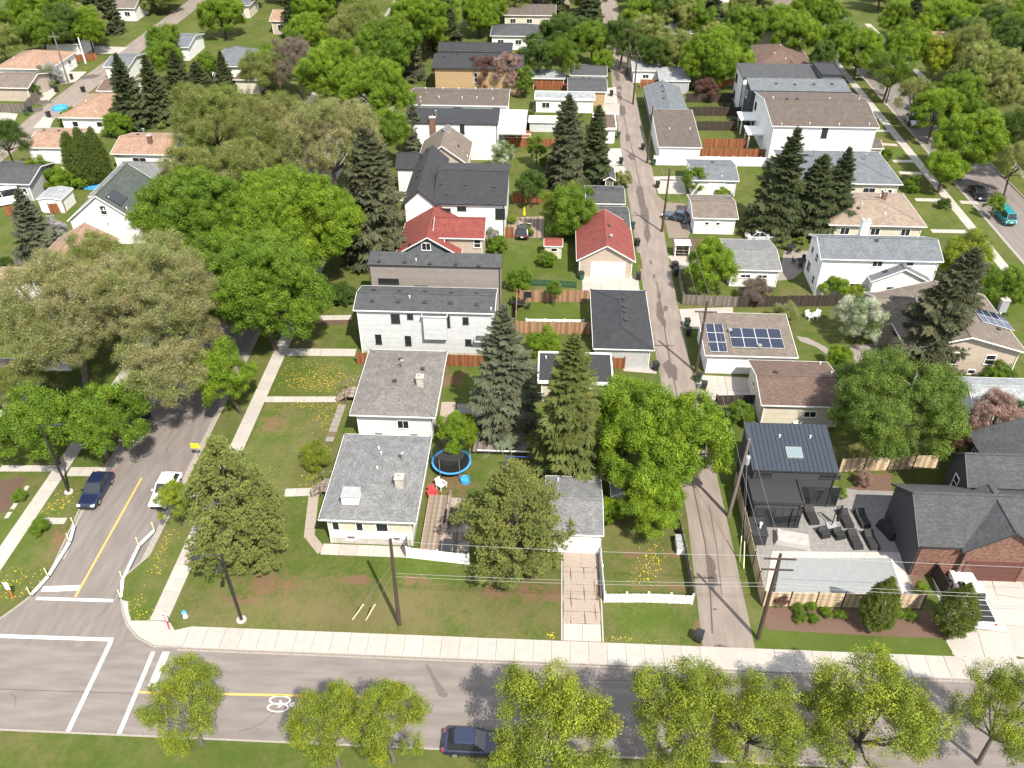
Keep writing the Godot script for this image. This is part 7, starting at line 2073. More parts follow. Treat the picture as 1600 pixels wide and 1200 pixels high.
func make_bins() -> void:
	var proto: Node3D
	for b in [["black", "beside the red roofed garage's lane side", Vector3(12.85, 0, -110.28)], ["green", "left of the white door of the red roofed garage", Vector3(4.68, 0, -100.52)], ["black", "right of the white door of the red roofed garage", Vector3(12.36, 0, -100.71)], ["green", "behind the red roofed garage on the lane", Vector3(12.54, 0, -115.42)],
		["black", "left of the lime tree across from the red roofed garage", Vector3(17.59, 0, -103.88)], ["black", "nearer one by the lime tree fence", Vector3(17.58, 0, -102.15)], ["green", "at the concrete pad of the solar garage", Vector3(17.61, 0, -89.58)], ["black", "in front of the green bin at the solar garage", Vector3(17.54, 0, -87.60)],
		["black", "at the corner of the long charcoal garage", Vector3(12.92, 0, -80.26)], ["green", "on the pad north of the pool garden", Vector3(17.61, 0, -78.27)], ["black", "nearer one on the pad north of the pool garden", Vector3(17.99, 0, -76.74)], ["black", "alone beside the lane mouth on the grass", Vector3(13.20, 0, -43.16)],
		["black", "on the pad beside the buff roofed garage", Vector3(17.53, 0, -130.18)], ["green", "by the white vinyl fence on the lane", Vector3(17.67, 0, -139.16)], ["black", "across the lane from the white vinyl fence", Vector3(12.14, 0, -139.44)], ["black", "west of the brown roofed lane garage", Vector3(16.32, 0, -145.80)], ["green", "beside the grey flat roofed lane garage", Vector3(12.31, 0, -150.97)], ["black", "beside the lower charcoal lane garage", Vector3(12.06, 0, -173.47)],
		["black", "by the western lane near the tan hip roof", Vector3(-101.18, 0, -170.52)], ["green", "at the west side of the western lane", Vector3(-100.80, 0, -157.38)], ["black", "beside the green bin of the western lane", Vector3(-100.92, 0, -159.11)], ["black", "below the tan hip roof on the western lane", Vector3(-96.01, 0, -156.58)], ["black", "right of the western lane by the maroon roof", Vector3(-95.68, 0, -170.77)], ["black", "at the foot of the western utility pole", Vector3(-101.69, 0, -178.55)], ["blue", "beside the brick house garage", Vector3(36.59, 0, -51.67)], ["black", "left of the blue bin by the brick house", Vector3(35.79, 0, -51.93)]]:
		if proto == null:
			proto = thing("wheeled_bin", "", "bin", b[2], 0.0, "wheeled waste bins")
			var bb := Mb.new()
			var lo := [V(-0.25, 0.06, 0.28), V(0.25, 0.06, 0.28), V(0.25, 0.06, -0.25), V(-0.25, 0.06, -0.25)]
			var hi := [V(-0.31, 1.0, 0.38), V(0.31, 1.0, 0.38), V(0.31, 1.0, -0.36), V(-0.31, 1.0, -0.36)]
			for k in 4: bb.quad(lo[k], lo[(k + 1) % 4], hi[(k + 1) % 4], hi[k])
			bb.quad(lo[3], lo[2], lo[1], lo[0])
			part(proto, "tub", bb, M.black_plastic)
			var lb := Mb.new()
			lb.box(V(0, 1.04, 0.02), V(0.68, 0.08, 0.82)); lb.box(V(0, 1.1, 0.02), V(0.5, 0.05, 0.6))
			part(proto, "lid", lb, M.black_plastic)
			var hb := Mb.new()
			hb.tube([V(-0.25, 0.98, -0.45), V(0.25, 0.98, -0.45)], [0.025, 0.025], 6)
			part(proto, "handle", hb, M.black_plastic)
			for s in [-1, 1]:
				var w := Mb.new()
				w.tube([V(s * 0.24, 0.13, -0.28), V(s * 0.31, 0.13, -0.28)], [0.13, 0.13], 10)
				part(proto, "wheel", w, M.rubber)
		var o := proto
		if b[2] != proto.position:
			o = copy_of(proto, "", b[2], 0.0)
		o.rotation.y = rng.randf_range(-0.5, 0.5)
		o.set_meta("label", "%s wheeled bin %s" % [b[0], b[1]])
		o.get_node("tub").material_override = M[b[0] + "_plastic"]
		o.get_node("lid").material_override = M[b[0] + "_plastic"] if b[0] == "blue" else M.black_plastic

# ---------------------------------------------------------------- pads, patios, the pool
func make_pads() -> void:
	slabs("driveway", Vector2(35.90, -42.41), Vector2(37.14, -51.34), 5.0, 2.9, CONC, 0.028, 0.04, 2)
	slabs("driveway", Vector2(40.93, -42.46), Vector2(42.38, -51.73), 5.2, 2.9, CONC, 0.028, 0.04, 2)
	sheet("driveway_apron", pts([Vector2(33.36, -44.04), Vector2(33.60, -42.42), Vector2(34.21, -42.45), Vector2(34.74, -45.16)]), 0.022, "concrete_c")
	slabs("concrete_pad", Vector2(8.58, -97.07), Vector2(8.62, -101.73), 7.6, 2.4, CONC, 0.025, 0.03, 3)
	sheet("concrete_pad", pts([Vector2(17.09, -93.55), Vector2(24.04, -94.33), Vector2(23.72, -91.76), Vector2(19.97, -91.29), Vector2(19.21, -89.08), Vector2(17.16, -89.13)]), 0.016, "concrete_b")
	slabs("concrete_pad", Vector2(20.51, -74.11), Vector2(20.74, -79.39), 6.6, 2.3, CONC, 0.025, 0.04, 2)
	sheet("concrete_pad", pts([Vector2(17.17, -134.41), Vector2(22.19, -134.90), Vector2(22.03, -127.98), Vector2(17.53, -127.77)]), 0.016, "concrete")
	sheet("concrete_pad", pts([Vector2(16.97, -107.46), Vector2(20.92, -108.20), Vector2(20.94, -105.46), Vector2(18.26, -103.56), Vector2(17.56, -105.30)]), 0.016, "concrete_b")
	sheet("concrete_pad", pts([Vector2(8.62, -138.47), Vector2(12.68, -139.19), Vector2(12.51, -146.20), Vector2(9.68, -146.07)]), 0.016, "concrete_c")
	sheet("concrete_pad", pts([Vector2(10.20, -168.92), Vector2(13.12, -169.05), Vector2(13.24, -178.99), Vector2(10.95, -178.08)]), 0.016, "concrete_c")
	sheet("concrete_pad", pts([Vector2(10.33, -162.55), Vector2(13.16, -162.68), Vector2(13.50, -169.07), Vector2(9.94, -168.54)]), 0.018, "concrete_b")
	sheet("concrete_pad", pts([Vector2(8.97, -81.08), Vector2(13.01, -81.27), Vector2(13.00, -79.52), Vector2(9.27, -79.84)]), 0.016, "concrete_b")
	sheet("concrete_pad", pts([Vector2(13.47, -134.49), Vector2(10.81, -134.37), Vector2(10.48, -138.82), Vector2(12.63, -138.38)]), 0.02, "concrete_b")
	sheet("concrete_pad", pts([Vector2(-103.85, -168.09), Vector2(-103.21, -172.78), Vector2(-101.15, -171.30), Vector2(-100.14, -162.70)]), 0.016, "concrete")
	sheet("concrete_pad", pts([Vector2(-105.20, -179.22), Vector2(-104.43, -183.54), Vector2(-100.83, -183.71), Vector2(-100.27, -176.96), Vector2(-102.61, -175.22)]), 0.016, "concrete")
	sheet("concrete_pad", pts([Vector2(-96.31, -150.94), Vector2(-97.27, -156.86), Vector2(-94.67, -155.63), Vector2(-93.21, -151.08)]), 0.018, "concrete")
	sheet("concrete_pad", pts([Vector2(-106.87, -158.83), Vector2(-102.87, -157.98), Vector2(-101.21, -153.32), Vector2(-104.56, -154.50)]), 0.016, "concrete")
	sheet("concrete_pad", pts([Vector2(-108.12, -196.26), Vector2(-107.04, -202.29), Vector2(-99.13, -201.64), Vector2(-99.33, -196.67)]), 0.016, "concrete")
	sheet("gravel_yard", pts([Vector2(15.83, -130.83), Vector2(17.65, -117.31), Vector2(17.68, -112.84), Vector2(20.48, -112.97), Vector2(22.10, -118.57), Vector2(21.32, -124.47), Vector2(18.36, -124.79)]), 0.012, "gravel")
	sheet("gravel_yard", pts([Vector2(17.96, -112.85), Vector2(22.82, -113.08), Vector2(21.44, -108.04), Vector2(18.37, -107.89)]), 0.013, "soil")
	sheet("patio", pts([Vector2(30.22, -101.03), Vector2(33.37, -101.86), Vector2(36.85, -106.56), Vector2(37.07, -109.88), Vector2(33.70, -109.73), Vector2(31.85, -103.67)]), 0.012, "paver")
	sheet("garden_path", pts([Vector2(30.75, -88.07), Vector2(32.07, -87.72), Vector2(33.79, -85.89), Vector2(34.47, -84.07), Vector2(33.88, -83.78), Vector2(32.63, -85.84), Vector2(30.98, -86.98)]), 0.013, "paver")
	sheet("patio", pts([Vector2(36.17, -86.27), Vector2(40.57, -87.01), Vector2(39.81, -83.15), Vector2(35.58, -82.57)]), 0.012, "paver")
	sheet("patio", pts([Vector2(-11.19, -73.20), Vector2(-9.63, -73.27), Vector2(-9.27, -69.56), Vector2(-11.04, -68.84)]), 0.012, "old_concrete")
	sheet("patio", pts([Vector2(-9.46, -72.94), Vector2(-6.78, -73.06), Vector2(-6.07, -69.07), Vector2(-9.04, -69.36)]), 0.013, "patio")
	sheet("patio", pts([Vector2(-6.47, -118.31), Vector2(-0.64, -119.01), Vector2(-0.52, -111.99), Vector2(-5.19, -111.78)]), 0.012, "deck")
	sheet("patio", pts([Vector2(-3.90, -164.67), Vector2(1.09, -164.90), Vector2(2.34, -169.28), Vector2(-3.01, -169.03)]), 0.012, "gravel")
	slabs("garden_walk", Vector2(-22.05, -72.24), Vector2(-22.19, -66.06), 0.9, 0.8, ["rust", "paver"], 0.02, 0.05)
	sheet("planting_bed", pts([Vector2(-30.83, -89.22), Vector2(-24.54, -89.52), Vector2(-24.25, -88.07), Vector2(-30.09, -87.51)]), 0.012, "soil")
	sheet("planting_bed", pts([Vector2(-53.48, -58.86), Vector2(-51.05, -59.43), Vector2(-50.60, -54.63), Vector2(-51.12, -54.44)]), 0.012, "soil")
	sheet("planting_bed", pts([Vector2(12.25, -108.17), Vector2(13.16, -108.21), Vector2(13.19, -103.68), Vector2(12.66, -103.65)]), 0.012, "lawn")
	sheet("mulch_bed", pts([Vector2(19.31, -46.78), Vector2(32.31, -47.12), Vector2(34.43, -47.08), Vector2(33.66, -44.30), Vector2(29.43, -44.29), Vector2(24.27, -44.36), Vector2(19.09, -44.50), Vector2(18.79, -45.70)]), 0.012, "mulch")
	sheet("mulch_bed", pts([Vector2(29.75, -63.46), Vector2(34.91, -63.88), Vector2(33.87, -59.83), Vector2(29.22, -59.44)]), 0.012, "mulch")
	sheet("mulch_bed", pts([Vector2(32.51, -50.77), Vector2(33.73, -51.11), Vector2(33.49, -48.71), Vector2(32.50, -48.67)]), 0.016, "mulch")
	sheet("garden_turf", pts([Vector2(29.80, -63.64), Vector2(31.46, -63.72), Vector2(30.84, -61.87), Vector2(29.24, -61.44)]), 0.02, "near_lawn")
	# the cracked driveway: broken slabs with rusty debris in the joints
	sheet("driveway_joints", pts([Vector2(2.09, -42.52), Vector2(5.32, -42.49), Vector2(5.56, -52.31), Vector2(2.33, -52.16)]), 0.010, "rust")
	var dw := Node3D.new()
	dw.name = "cracked_driveway"
	add_child(dw)
	dw.set_meta("kind", "structure")
	var cols := [2.2, 2.85, 4.0, 4.9, 5.3]
	var rows := [-52.2, -50.4, -48.5, -46.9, -45.6, -44.35, -42.66]
	for j in rows.size() - 1:
		if rows[j + 1] - rows[j] < 0.3: continue
		var last := j == rows.size() - 2 or j == 0
		for i in (2 if last else 4):
			var x0: float = [2.2, 3.8, 5.3][i] if last else cols[i]
			var x1: float = [2.2, 3.8, 5.3][i + 1] if last else cols[i + 1]
			if not last and i == 3 and j % 3 == 2: x1 -= 0.25
			var g := 0.012 if last else 0.022
			var jx := 0.0 if last else 0.05
			var f := func(x: float, z: float) -> Vector2: return Vector2(x + jx * sin(z * 2.3 + i * 1.7), z + jx * 0.8 * sin(x * 3.1 + j * 1.3))
			var b := Mb.new()
			b.sheet(pts([f.call(x0 + g, rows[j] + g), f.call((x0 + x1) / 2, rows[j] + g * 1.5), f.call(x1 - g, rows[j] + g), f.call(x1 - g, (rows[j] + rows[j + 1]) / 2), f.call(x1 - g, rows[j + 1] - g), f.call(x0 + g, rows[j + 1] - g), f.call(x0 + g * 1.6, (rows[j] + rows[j + 1]) / 2)]), 0.024 + rng.randf_range(0, 0.02), 0.05)
			part(dw, "slab", b, M.concrete_c if j == rows.size() - 2 else M.old_concrete)
	for x in [2.08, 5.45]:
		var eb := Mb.new()
		eb.bar(V(x, 0.03, -52), V(x, 0.03, -42.65), 0.12, 0.1)
		part(dw, "edging", eb, M.concrete_c)
	# pool, coping and terrace
	slabs("terrace", Vector2(25.98, -53.56), Vector2(27.58, -61.99), 10.6, 1.7, ["patio", "patio", "patio"], 0.03, 0.012, 6)
	sheet("terrace", pts([Vector2(20.91, -57.96), Vector2(24.25, -58.95), Vector2(29.09, -61.35), Vector2(35.38, -61.38), Vector2(33.41, -50.81), Vector2(32.80, -48.27), Vector2(19.28, -47.78), Vector2(19.44, -52.35)]), 0.014, "patio")
	var pool := [Vector2(21.65, -52.30), Vector2(31.54, -52.69), Vector2(31.37, -48.68), Vector2(20.31, -48.38)]
	var rim := [Vector2(21.05, -53.03), Vector2(32.50, -53.41), Vector2(32.15, -48.24), Vector2(19.41, -47.92)]
	var cp := Node3D.new()
	cp.name = "pool_coping"
	add_child(cp)
	cp.set_meta("kind", "structure")
	for k in 4:
		var a: Vector2 = pool[k]
		var b: Vector2 = pool[(k + 1) % 4]
		var c: Vector2 = rim[(k + 1) % 4]
		var d: Vector2 = rim[k]
		var n := maxi(3, int(a.distance_to(b) / 1.2))
		for i in n:
			var t0 := (i + 0.008) / n
			var t1 := (i + 0.992) / n
			var sb := Mb.new()
			sb.sheet(PackedVector2Array([a.lerp(b, t0), a.lerp(b, t1), d.lerp(c, t1), d.lerp(c, t0)]), 0.075, 0.08)
			part(cp, "coping_stone", sb, M.coping)
	var cover := thing("pool_cover", "pale grey blue cover stretched over the swimming pool", "pool cover", V(pool[0].x, 0, pool[0].y))
	var cb := Mb.new()
	var n := 24
	var f := func(i: int, j: int) -> Vector3:
		var q: Vector2 = pool[0].lerp(pool[1], i / float(n)).lerp(pool[3].lerp(pool[2], i / float(n)), j / float(n))
		return V(q.x - pool[0].x, 0.062 - 0.03 * sin(PI * i / n) * sin(PI * j / n) + 0.004 * sin(i * 1.7 + j * 0.6), q.y - pool[0].y)
	for i in n:
		for j in n:
			cb.quad(f.call(i, j + 1), f.call(i + 1, j + 1), f.call(i + 1, j), f.call(i, j))
	mat("pool_sheet", Color(0.28, 0.298, 0.31), "fine", 0.5, 0.8, "mottle", 0.3, 0.1)
	part(cover, "sheet", cb, M.pool_sheet)
	for k in 2:
		var tb := Mb.new()
		var a: Vector2 = [pool[0], pool[1]][k]
		var b: Vector2 = [pool[3], pool[2]][k]
		tb.bar(V(a.x - pool[0].x, 0.1, a.y - pool[0].y), V(b.x - pool[0].x, 0.1, b.y - pool[0].y), 0.16, 0.06)
		part(cover, "edge_track", tb, M.trim if k else M.steel_dark)

func cover_shape(l: float, w: float, h: float, back: float, sd: int) -> Mb:
	# a fitted fabric cover over furniture: soft top, slanted sides, raised back
	var r := RandomNumberGenerator.new()
	r.seed = sd
	var b := Mb.new()
	var n := 8
	var m := 5
	var g := []
	for i in n + 1:
		var row := []
		for j in m + 1:
			var u := i / float(n)
			var v := j / float(m)
			var edge := minf(minf(u, 1 - u) * n, minf(v, 1 - v) * m)
			var y := 0.0 if edge < 0.01 else (h + back * smoothstep(0.62, 0.95, 1.0 - u) + r.randf_range(-0.03, 0.03)) * (1.0 if edge > 0.9 else 0.5)
			var out := 1.06 if edge < 0.01 else (1.0 if edge < 1.01 else 0.97)
			if edge > 0.01 and edge < 1.01:
				y *= 0.97
				u = 0.5 + (u - 0.5) * 1.22
				v = 0.5 + (v - 0.5) * 1.5
			row.append(V((v - 0.5) * w * out, y + 0.02, (u - 0.5) * l * out))
		g.append(row)
	for i in n:
		for j in m:
			b.quad(g[i][j], g[i + 1][j], g[i + 1][j + 1], g[i][j + 1])
	return b

func make_yard_things() -> void:
	# covered loungers and chairs by the pool
	var k := 0
	for s in [["beside the pool house glass doors", Vector3(25.50, 0, -57.50), 2.0, 1.0, 0.4, 0.35, 0.12], ["in the back row, left of two", Vector3(28.65, 0, -57.24), 2.0, 0.95, 0.4, 0.35, 0.1], ["in the back row, right of two", Vector3(30.21, 0, -57.31), 2.0, 0.95, 0.4, 0.35, 0.1], ["in the front row, left of two", Vector3(28.78, 0, -54.61), 2.0, 0.95, 0.4, 0.35, 0.1], ["in the front row, right of two", Vector3(30.27, 0, -54.61), 2.0, 0.95, 0.4, 0.35, 0.1]]:
		k += 1
		var t := thing("covered_lounger", "lounger under a black cover " + s[0], "lounger", s[1] + V(0, 0.03, 0), s[6], "loungers under black covers")
		part(t, "fitted_cover", cover_shape(s[2], s[3], s[4], s[5], k), M.cover_black)
		for q in [-0.7, 0.7]:
			var lb := Mb.new()
			lb.box(V(0, 0.08, q), V(s[3] * 0.8, 0.16, 0.06))
			part(t, "leg", lb, M.steel_dark)
	for s in [["left", Vector3(26.16, 0, -55.28)], ["right", Vector3(27.47, 0, -55.18)]]:
		k += 1
		var t := thing("covered_chair", "%s of two black covered armchairs on the pool terrace" % s[0], "chair", s[1] + V(0, 0.03, 0), 0.3, "armchairs under black covers")
		part(t, "fitted_cover", cover_shape(0.95, 0.95, 0.5, 0.3, k), M.cover_black)
	var gs := thing("covered_sofa", "light grey covered garden sofa set beside the pool", "sofa", Vector3(23.10, 0, -54.35) + V(0, 0.03, 0), 1.4)
	part(gs, "fitted_cover", cover_shape(3.0, 1.6, 0.5, 0.2, 21), M.cover_grey)
	var ds := thing("covered_dining_set", "black covered dining set in the brick house's shadow", "table", Vector3(32.55, 0, -56.05) + V(0, 0.03, 0), 0.4)
	part(ds, "fitted_cover", cover_shape(2.0, 1.8, 0.8, 0.1, 22), M.cover_black)
	var um := thing("garden_umbrella", "closed dark cantilever umbrella standing on the pool terrace", "umbrella", Vector3(27.20, 0, -56.44) + V(0, 0.03, 0))
	var ub := Mb.new()
	ub.box(V(0, 0.06, 0), V(0.9, 0.12, 0.9))
	part(um, "base", ub, M.trim_grey)
	var up := Mb.new()
	up.tube([V(0, 0.1, 0), V(0, 2.5, 0), V(0.5, 2.75, 0)], [0.05, 0.05, 0.04], 8)
	part(um, "mast", up, M.steel_dark)
	var uc := Mb.new()
	uc.lathe(V(0.42, 0.7, 0), [[0.12, 0.0], [0.2, 0.3], [0.16, 1.4], [0.06, 2.0], [0.0, 2.05]], 10)
	part(um, "folded_canopy", uc, M.cover_black)
	var bx := thing("equipment_box", "black equipment box with white flue between lane fence and pool house", "box", Vector3(19.94, 0, -54.83), 0.0)
	var b1 := Mb.new()
	b1.box(V(0, 0.65, 0), V(1.3, 1.3, 2.2)); b1.box(V(0, 1.33, 0), V(1.42, 0.07, 2.32))
	part(bx, "cabinet", b1, M.trim_dark)
	var b2 := Mb.new()
	b2.tube([V(0.1, 1.3, 0.2), V(0.1, 1.9, 0.2)], [0.09, 0.09], 8); b2.lathe(V(0.1, 1.9, 0.2), [[0.0, 0], [0.16, 0.02], [0.12, 0.12], [0, 0.14]], 8)
	part(bx, "flue", b2, M.trim)
	# pool house roof seams
	# trampoline
	var tr := thing("trampoline", "round trampoline with blue pad and black net behind the corner house", "trampoline", Vector3(-8.98, 0, -62.77))
	var pad := Mb.new()
	pad.lathe(V(0, 0.85, 0), [[1.76, 0.0], [1.98, -0.02], [2.0, 0.04], [1.76, 0.06], [1.76, 0.0]], 28)
	part(tr, "pad", pad, M.sky_blue)
	var bed := Mb.new()
	bed.lathe(V(0, 0.84, 0), [[1.8, 0.0], [0.0, 0.001]], 28)
	part(tr, "jumping_mat", bed, M.net)
	for q in 6:
		var a := TAU * q / 6
		var lb := Mb.new()
		lb.tube([V(cos(a) * 1.95, 0.0, sin(a) * 1.95), V(cos(a) * 1.95, 2.5, sin(a) * 1.95)], [0.035, 0.035], 6)
		part(tr, "leg", lb, M.steel)
	var m := StandardMaterial3D.new()
	m.resource_name = "netting"
	m.albedo_color = Color(0.02, 0.02, 0.025, 0.62)
	m.transparency = BaseMaterial3D.TRANSPARENCY_ALPHA
	m.roughness = 0.9
	M["netting"] = m
	var nb := Mb.new()
	nb.lathe(V(0, 0.9, 0), [[1.8, 0.0], [1.74, 0.8], [1.8, 1.55]], 28)
	part(tr, "safety_net", nb, M.netting)
	# picnic tables
	for s in [["dark picnic table behind the corner house", Vector3(-8.13, 0, -55.61), "timber_dark"], ["dark picnic table in the shade of the pine", Vector3(-8.19, 0, -51.67), "steel_dark"]]:
		var t := thing("picnic_table", s[0], "table", s[1])
		for i in 5:
			var p := Mb.new()
			p.box(V(-0.34 + i * 0.17, 0.75, 0), V(0.155, 0.04, 1.8))
			part(t, "tabletop_plank", p, M[s[2]])
		for sx in [-1, 1]:
			var p := Mb.new()
			p.box(V(sx * 0.72, 0.45, 0), V(0.28, 0.04, 1.8))
			part(t, "bench", p, M[s[2]])
			var l := Mb.new()
			l.bar(V(-0.75, 0.42, sx * 0.6), V(0.75, 0.42, sx * 0.6), 0.05, 0.1)
			l.bar(V(-0.6, 0.0, sx * 0.62), V(-0.25, 0.74, sx * 0.62), 0.05, 0.09); l.bar(V(0.6, 0.0, sx * 0.62), V(0.25, 0.74, sx * 0.62), 0.05, 0.09)
			part(t, "leg_frame", l, M[s[2]])
	# deck along the back of the corner house
	var dk := thing("back_deck", "narrow brown timber deck along the corner house's back wall", "deck", V(-9.6, 0, -54.5))
	for i in 12:
		var p := Mb.new()
		p.box(V(0.0, 0.42, -3.6 + i * 0.6), V(2.2, 0.05, 0.57))
		part(dk, "plank", p, M.deck)
	for z in [-3.4, 0.0, 3.3]:
		for x in [-0.95, 0.95]:
			var p := Mb.new()
			p.box(V(x, 0.2, z), V(0.12, 0.42, 0.12))
			part(dk, "post", p, M.timber_grey)
	var rl := Mb.new()
	rl.bar(V(1.06, 1.35, -3.7), V(1.06, 1.35, 1.2), 0.07); rl.bar(V(1.06, 0.75, -3.7), V(1.06, 0.75, 1.2), 0.05)
	for q in 5: rl.bar(V(1.06, 0.42, -3.65 + q * 1.2), V(1.06, 1.35, -3.65 + q * 1.2), 0.06)
	part(dk, "railing", rl, M.timber_grey)
	slabs("back_patio", V2(-7.6, -58.5), V2(-7.6, -50.6), 2.6, 1.1, ["old_concrete", "old_concrete", "deck"], 0.03, 0.06, 2)
	# grey ramp-like play deck, swing set
	var pd := thing("play_deck", "weathered grey plank platform behind the trampoline", "deck", Vector3(-3.97, 0, -65.61))
	for i in 16:
		var p := Mb.new()
		p.box(V(-2.9 + i * 0.37, 0.5, 0), V(0.35, 0.05, 1.9))
		part(pd, "plank", p, M.timber_grey)
	for x in [-2.8, 0.0, 2.6]:
		for z in [-0.8, 0.8]:
			var p := Mb.new()
			p.box(V(x, 0.24, z), V(0.12, 0.48, 0.12))
			part(pd, "post", p, M.timber_grey)
	var wr := Mb.new()
	wr.bar(V(-2.6, 0.75, 1.0), V(2.9, 0.75, 1.0), 0.09)
	part(pd, "white_rail", wr, M.trim)
	var sw := thing("swing_set", "swing set with blue frame behind the pine", "swing set", Vector3(-1.94, 0, -62.35))
	for s in [-1, 1]:
		for z in [-1, 1]:
			var l := Mb.new()
			l.tube([V(s * 1.5, 2.1, 0), V(s * 1.7, 0, z * 1.0)], [0.035, 0.035], 6)
			part(sw, "leg", l, M.blue_plastic)
	var tb := Mb.new()
	tb.tube([V(-1.5, 2.1, 0), V(1.5, 2.1, 0)], [0.04, 0.04], 6)
	part(sw, "top_bar", tb, M.blue_plastic)
	for s in [-0.6, 0.6]:
		var c := Mb.new()
		c.bar(V(s - 0.2, 2.1, 0), V(s - 0.2, 0.55, 0), 0.015); c.bar(V(s + 0.2, 2.1, 0), V(s + 0.2, 0.55, 0), 0.015); c.box(V(s, 0.53, 0), V(0.45, 0.04, 0.2))
		part(sw, "swing", c, M.red)
	# garden chairs
	var ci := 0
	for s in [["white garden chair on the lawn, left of two", Vector3(33.21, 0, -92.05), 0.6, "trim"], ["white garden chair on the lawn, right of two", Vector3(34.05, 0, -92.24), -0.7, "trim"], ["white garden chair behind the pool house, left of two", Vector3(27.00, 0, -69.98), 0.5, "trim"], ["white garden chair behind the pool house, right of two", Vector3(27.70, 0, -70.43), 2.4, "trim"], ["red garden chair by the corner house's back patio", Vector3(-10.42, 0, -58.55), 0.3, "red"], ["white chair in the corner house's back yard", Vector3(-9.69, 0, -59.81), 0.9, "trim"]]:
		var t := thing("garden_chair", s[0], "chair", s[1], s[2], "garden chairs")
		for i in 4:
			var p := Mb.new()
			p.box(V(-0.24 + i * 0.16, 0.38, 0.0), V(0.13, 0.04, 0.6))
			part(t, "seat_slat", p, M[s[3]])
			var q := Mb.new()
			q.bar(V(-0.24 + i * 0.16, 0.36, -0.28), V(-0.24 + i * 0.16, 1.0, -0.6), 0.13, 0.03)
			part(t, "back_slat", q, M[s[3]])
		for sx in [-1, 1]:
			var a := Mb.new()
			a.box(V(sx * 0.4, 0.58, 0.0), V(0.14, 0.04, 0.75))
			part(t, "armrest", a, M[s[3]])
			for z in [-0.3, 0.3]:
				var l := Mb.new()
				l.box(V(sx * 0.38, 0.29, z), V(0.07, 0.58, 0.09))
				part(t, "leg", l, M[s[3]])
	# bright odds and ends
	for s in [["blue paddling pool beside the cedar clump", Vector3(-74.22, 0, -126.65), "sky_blue", 1.6], ["blue paddling pool beside the western lane", Vector3(-96.03, 0, -161.10), "sky_blue", 1.5], ["small blue paddling pool under the pine's shade", Vector3(-7.45, 0, -60.82), "sky_blue", 0.5]]:
		var t := thing("paddling_pool", s[0], "paddling pool", s[1])
		var b := Mb.new()
		b.lathe(Vector3.ZERO, [[s[3] * 0.92, 0.05], [s[3] * 0.94, 0.35], [s[3], 0.38], [s[3] * 1.02, 0.0]], 20)
		part(t, "rim", b, M[s[2]])
		var w := Mb.new()
		w.lathe(V(0, 0.06, 0), [[s[3] * 0.93, 0.0], [0.0, 0.001]], 20)
		part(t, "floor", w, M[s[2]])
	for s in [["upper of two white plastic bins on the lot's lane fence", Vector3(12.77, 0, -53.56)], ["lower of two white plastic bins on the lot's lane fence", Vector3(12.78, 0, -52.64)]]:
		var t := thing("compost_bin", s[0], "bin", s[1])
		var b := Mb.new()
		b.box(V(0, 0.4, 0), V(0.75, 0.8, 0.75))
		part(t, "tub", b, M.trim)
		var l := Mb.new()
		l.box(V(0, 0.83, 0), V(0.82, 0.08, 0.82)); l.box(V(0, 0.89, 0), V(0.3, 0.05, 0.12))
		part(t, "lid", l, M.trim_grey)
	var hg := thing("greenhouse_shed", "small white open fronted shed on the lane beside the lime tree", "shed", Vector3(18.91, 0, -107.92))
	var gb := Mb.new()
	for x in [-0.95, 0.95]: gb.box(V(x, 0.95, 0), V(0.12, 1.9, 1.4))
	gb.box(V(0, 0.95, -0.65), V(1.8, 1.9, 0.1))
	part(hg, "wall", gb, M.wall_white)
	var gr := Mb.new()
	gr.box(V(0, 1.95, 0.05), V(2.2, 0.12, 1.7))
	part(hg, "roof", gr, M.trim)
	var gsft := Mb.new()
	for y in [0.45, 0.95, 1.4]: gsft.box(V(0, y, 0.05), V(1.78, 0.05, 1.1))
	part(hg, "shelf", gsft, M.timber_grey)
	# white pergolas behind the duplex
	for s in [["northern white pergola behind the white duplex", Vector3(37.07, 0, -155.54), 3.2], ["southern white pergola behind the white duplex", Vector3(37.20, 0, -148.52), 3.2]]:
		var t := thing("pergola", s[0], "pergola", s[1])
		for x in [-2.4, 2.4]:
			for z in [-1.6, 1.6]:
				var p := Mb.new()
				p.box(V(x, 1.35, z), V(0.22, 2.7, 0.22))
				part(t, "post", p, M.trim)
		var rb := Mb.new()
		rb.box(V(0, 2.8, 0), V(5.6, 0.2, 4.0))
		part(t, "roof", rb, M.trim)
		for z in [-1.6, 1.6]:
			var bm := Mb.new()
			bm.box(V(0, 2.6, z), V(5.2, 0.2, 0.14))
			part(t, "beam", bm, M.trim)
	# porches on the front of the two bungalows
	for s in [["timber front steps of the middle white bungalow", Vector3(-21.85, 0, -73.38)], ["timber front steps of the corner bungalow", Vector3(-21.28, 0, -58.74)]]:
		var t := thing("front_porch", s[0], "porch", s[1])
		var pl := Mb.new()
		pl.box(V(0.9, 0.9, 0), V(1.4, 0.1, 1.8))
		part(t, "landing", pl, M.deck)
		for i in 4:
			var st := Mb.new()
			st.box(V(0.1 - i * 0.28, 0.72 - i * 0.2, 0), V(0.3, 0.06, 1.5))
			part(t, "step", st, M.deck)
		for z in [-0.85, 0.85]:
			var r := Mb.new()
			r.bar(V(1.5, 1.85, z), V(0.2, 1.85, z), 0.07); r.bar(V(0.2, 1.85, z), V(-0.8, 1.0, z), 0.07)
			for x in [1.5, 0.2]: r.bar(V(x, 0.0, z), V(x, 1.85, z), 0.08)
			r.bar(V(-0.8, 0, z), V(-0.8, 1.0, z), 0.08)
			part(t, "handrail", r, M.timber_grey)
	# deck of the white house with brown roof, dining umbrella
	var wd := thing("raised_deck", "white railed timber deck east of the brown roofed white house", "deck", Vector3(-5.97, 0, -148.30))
	var db := Mb.new()
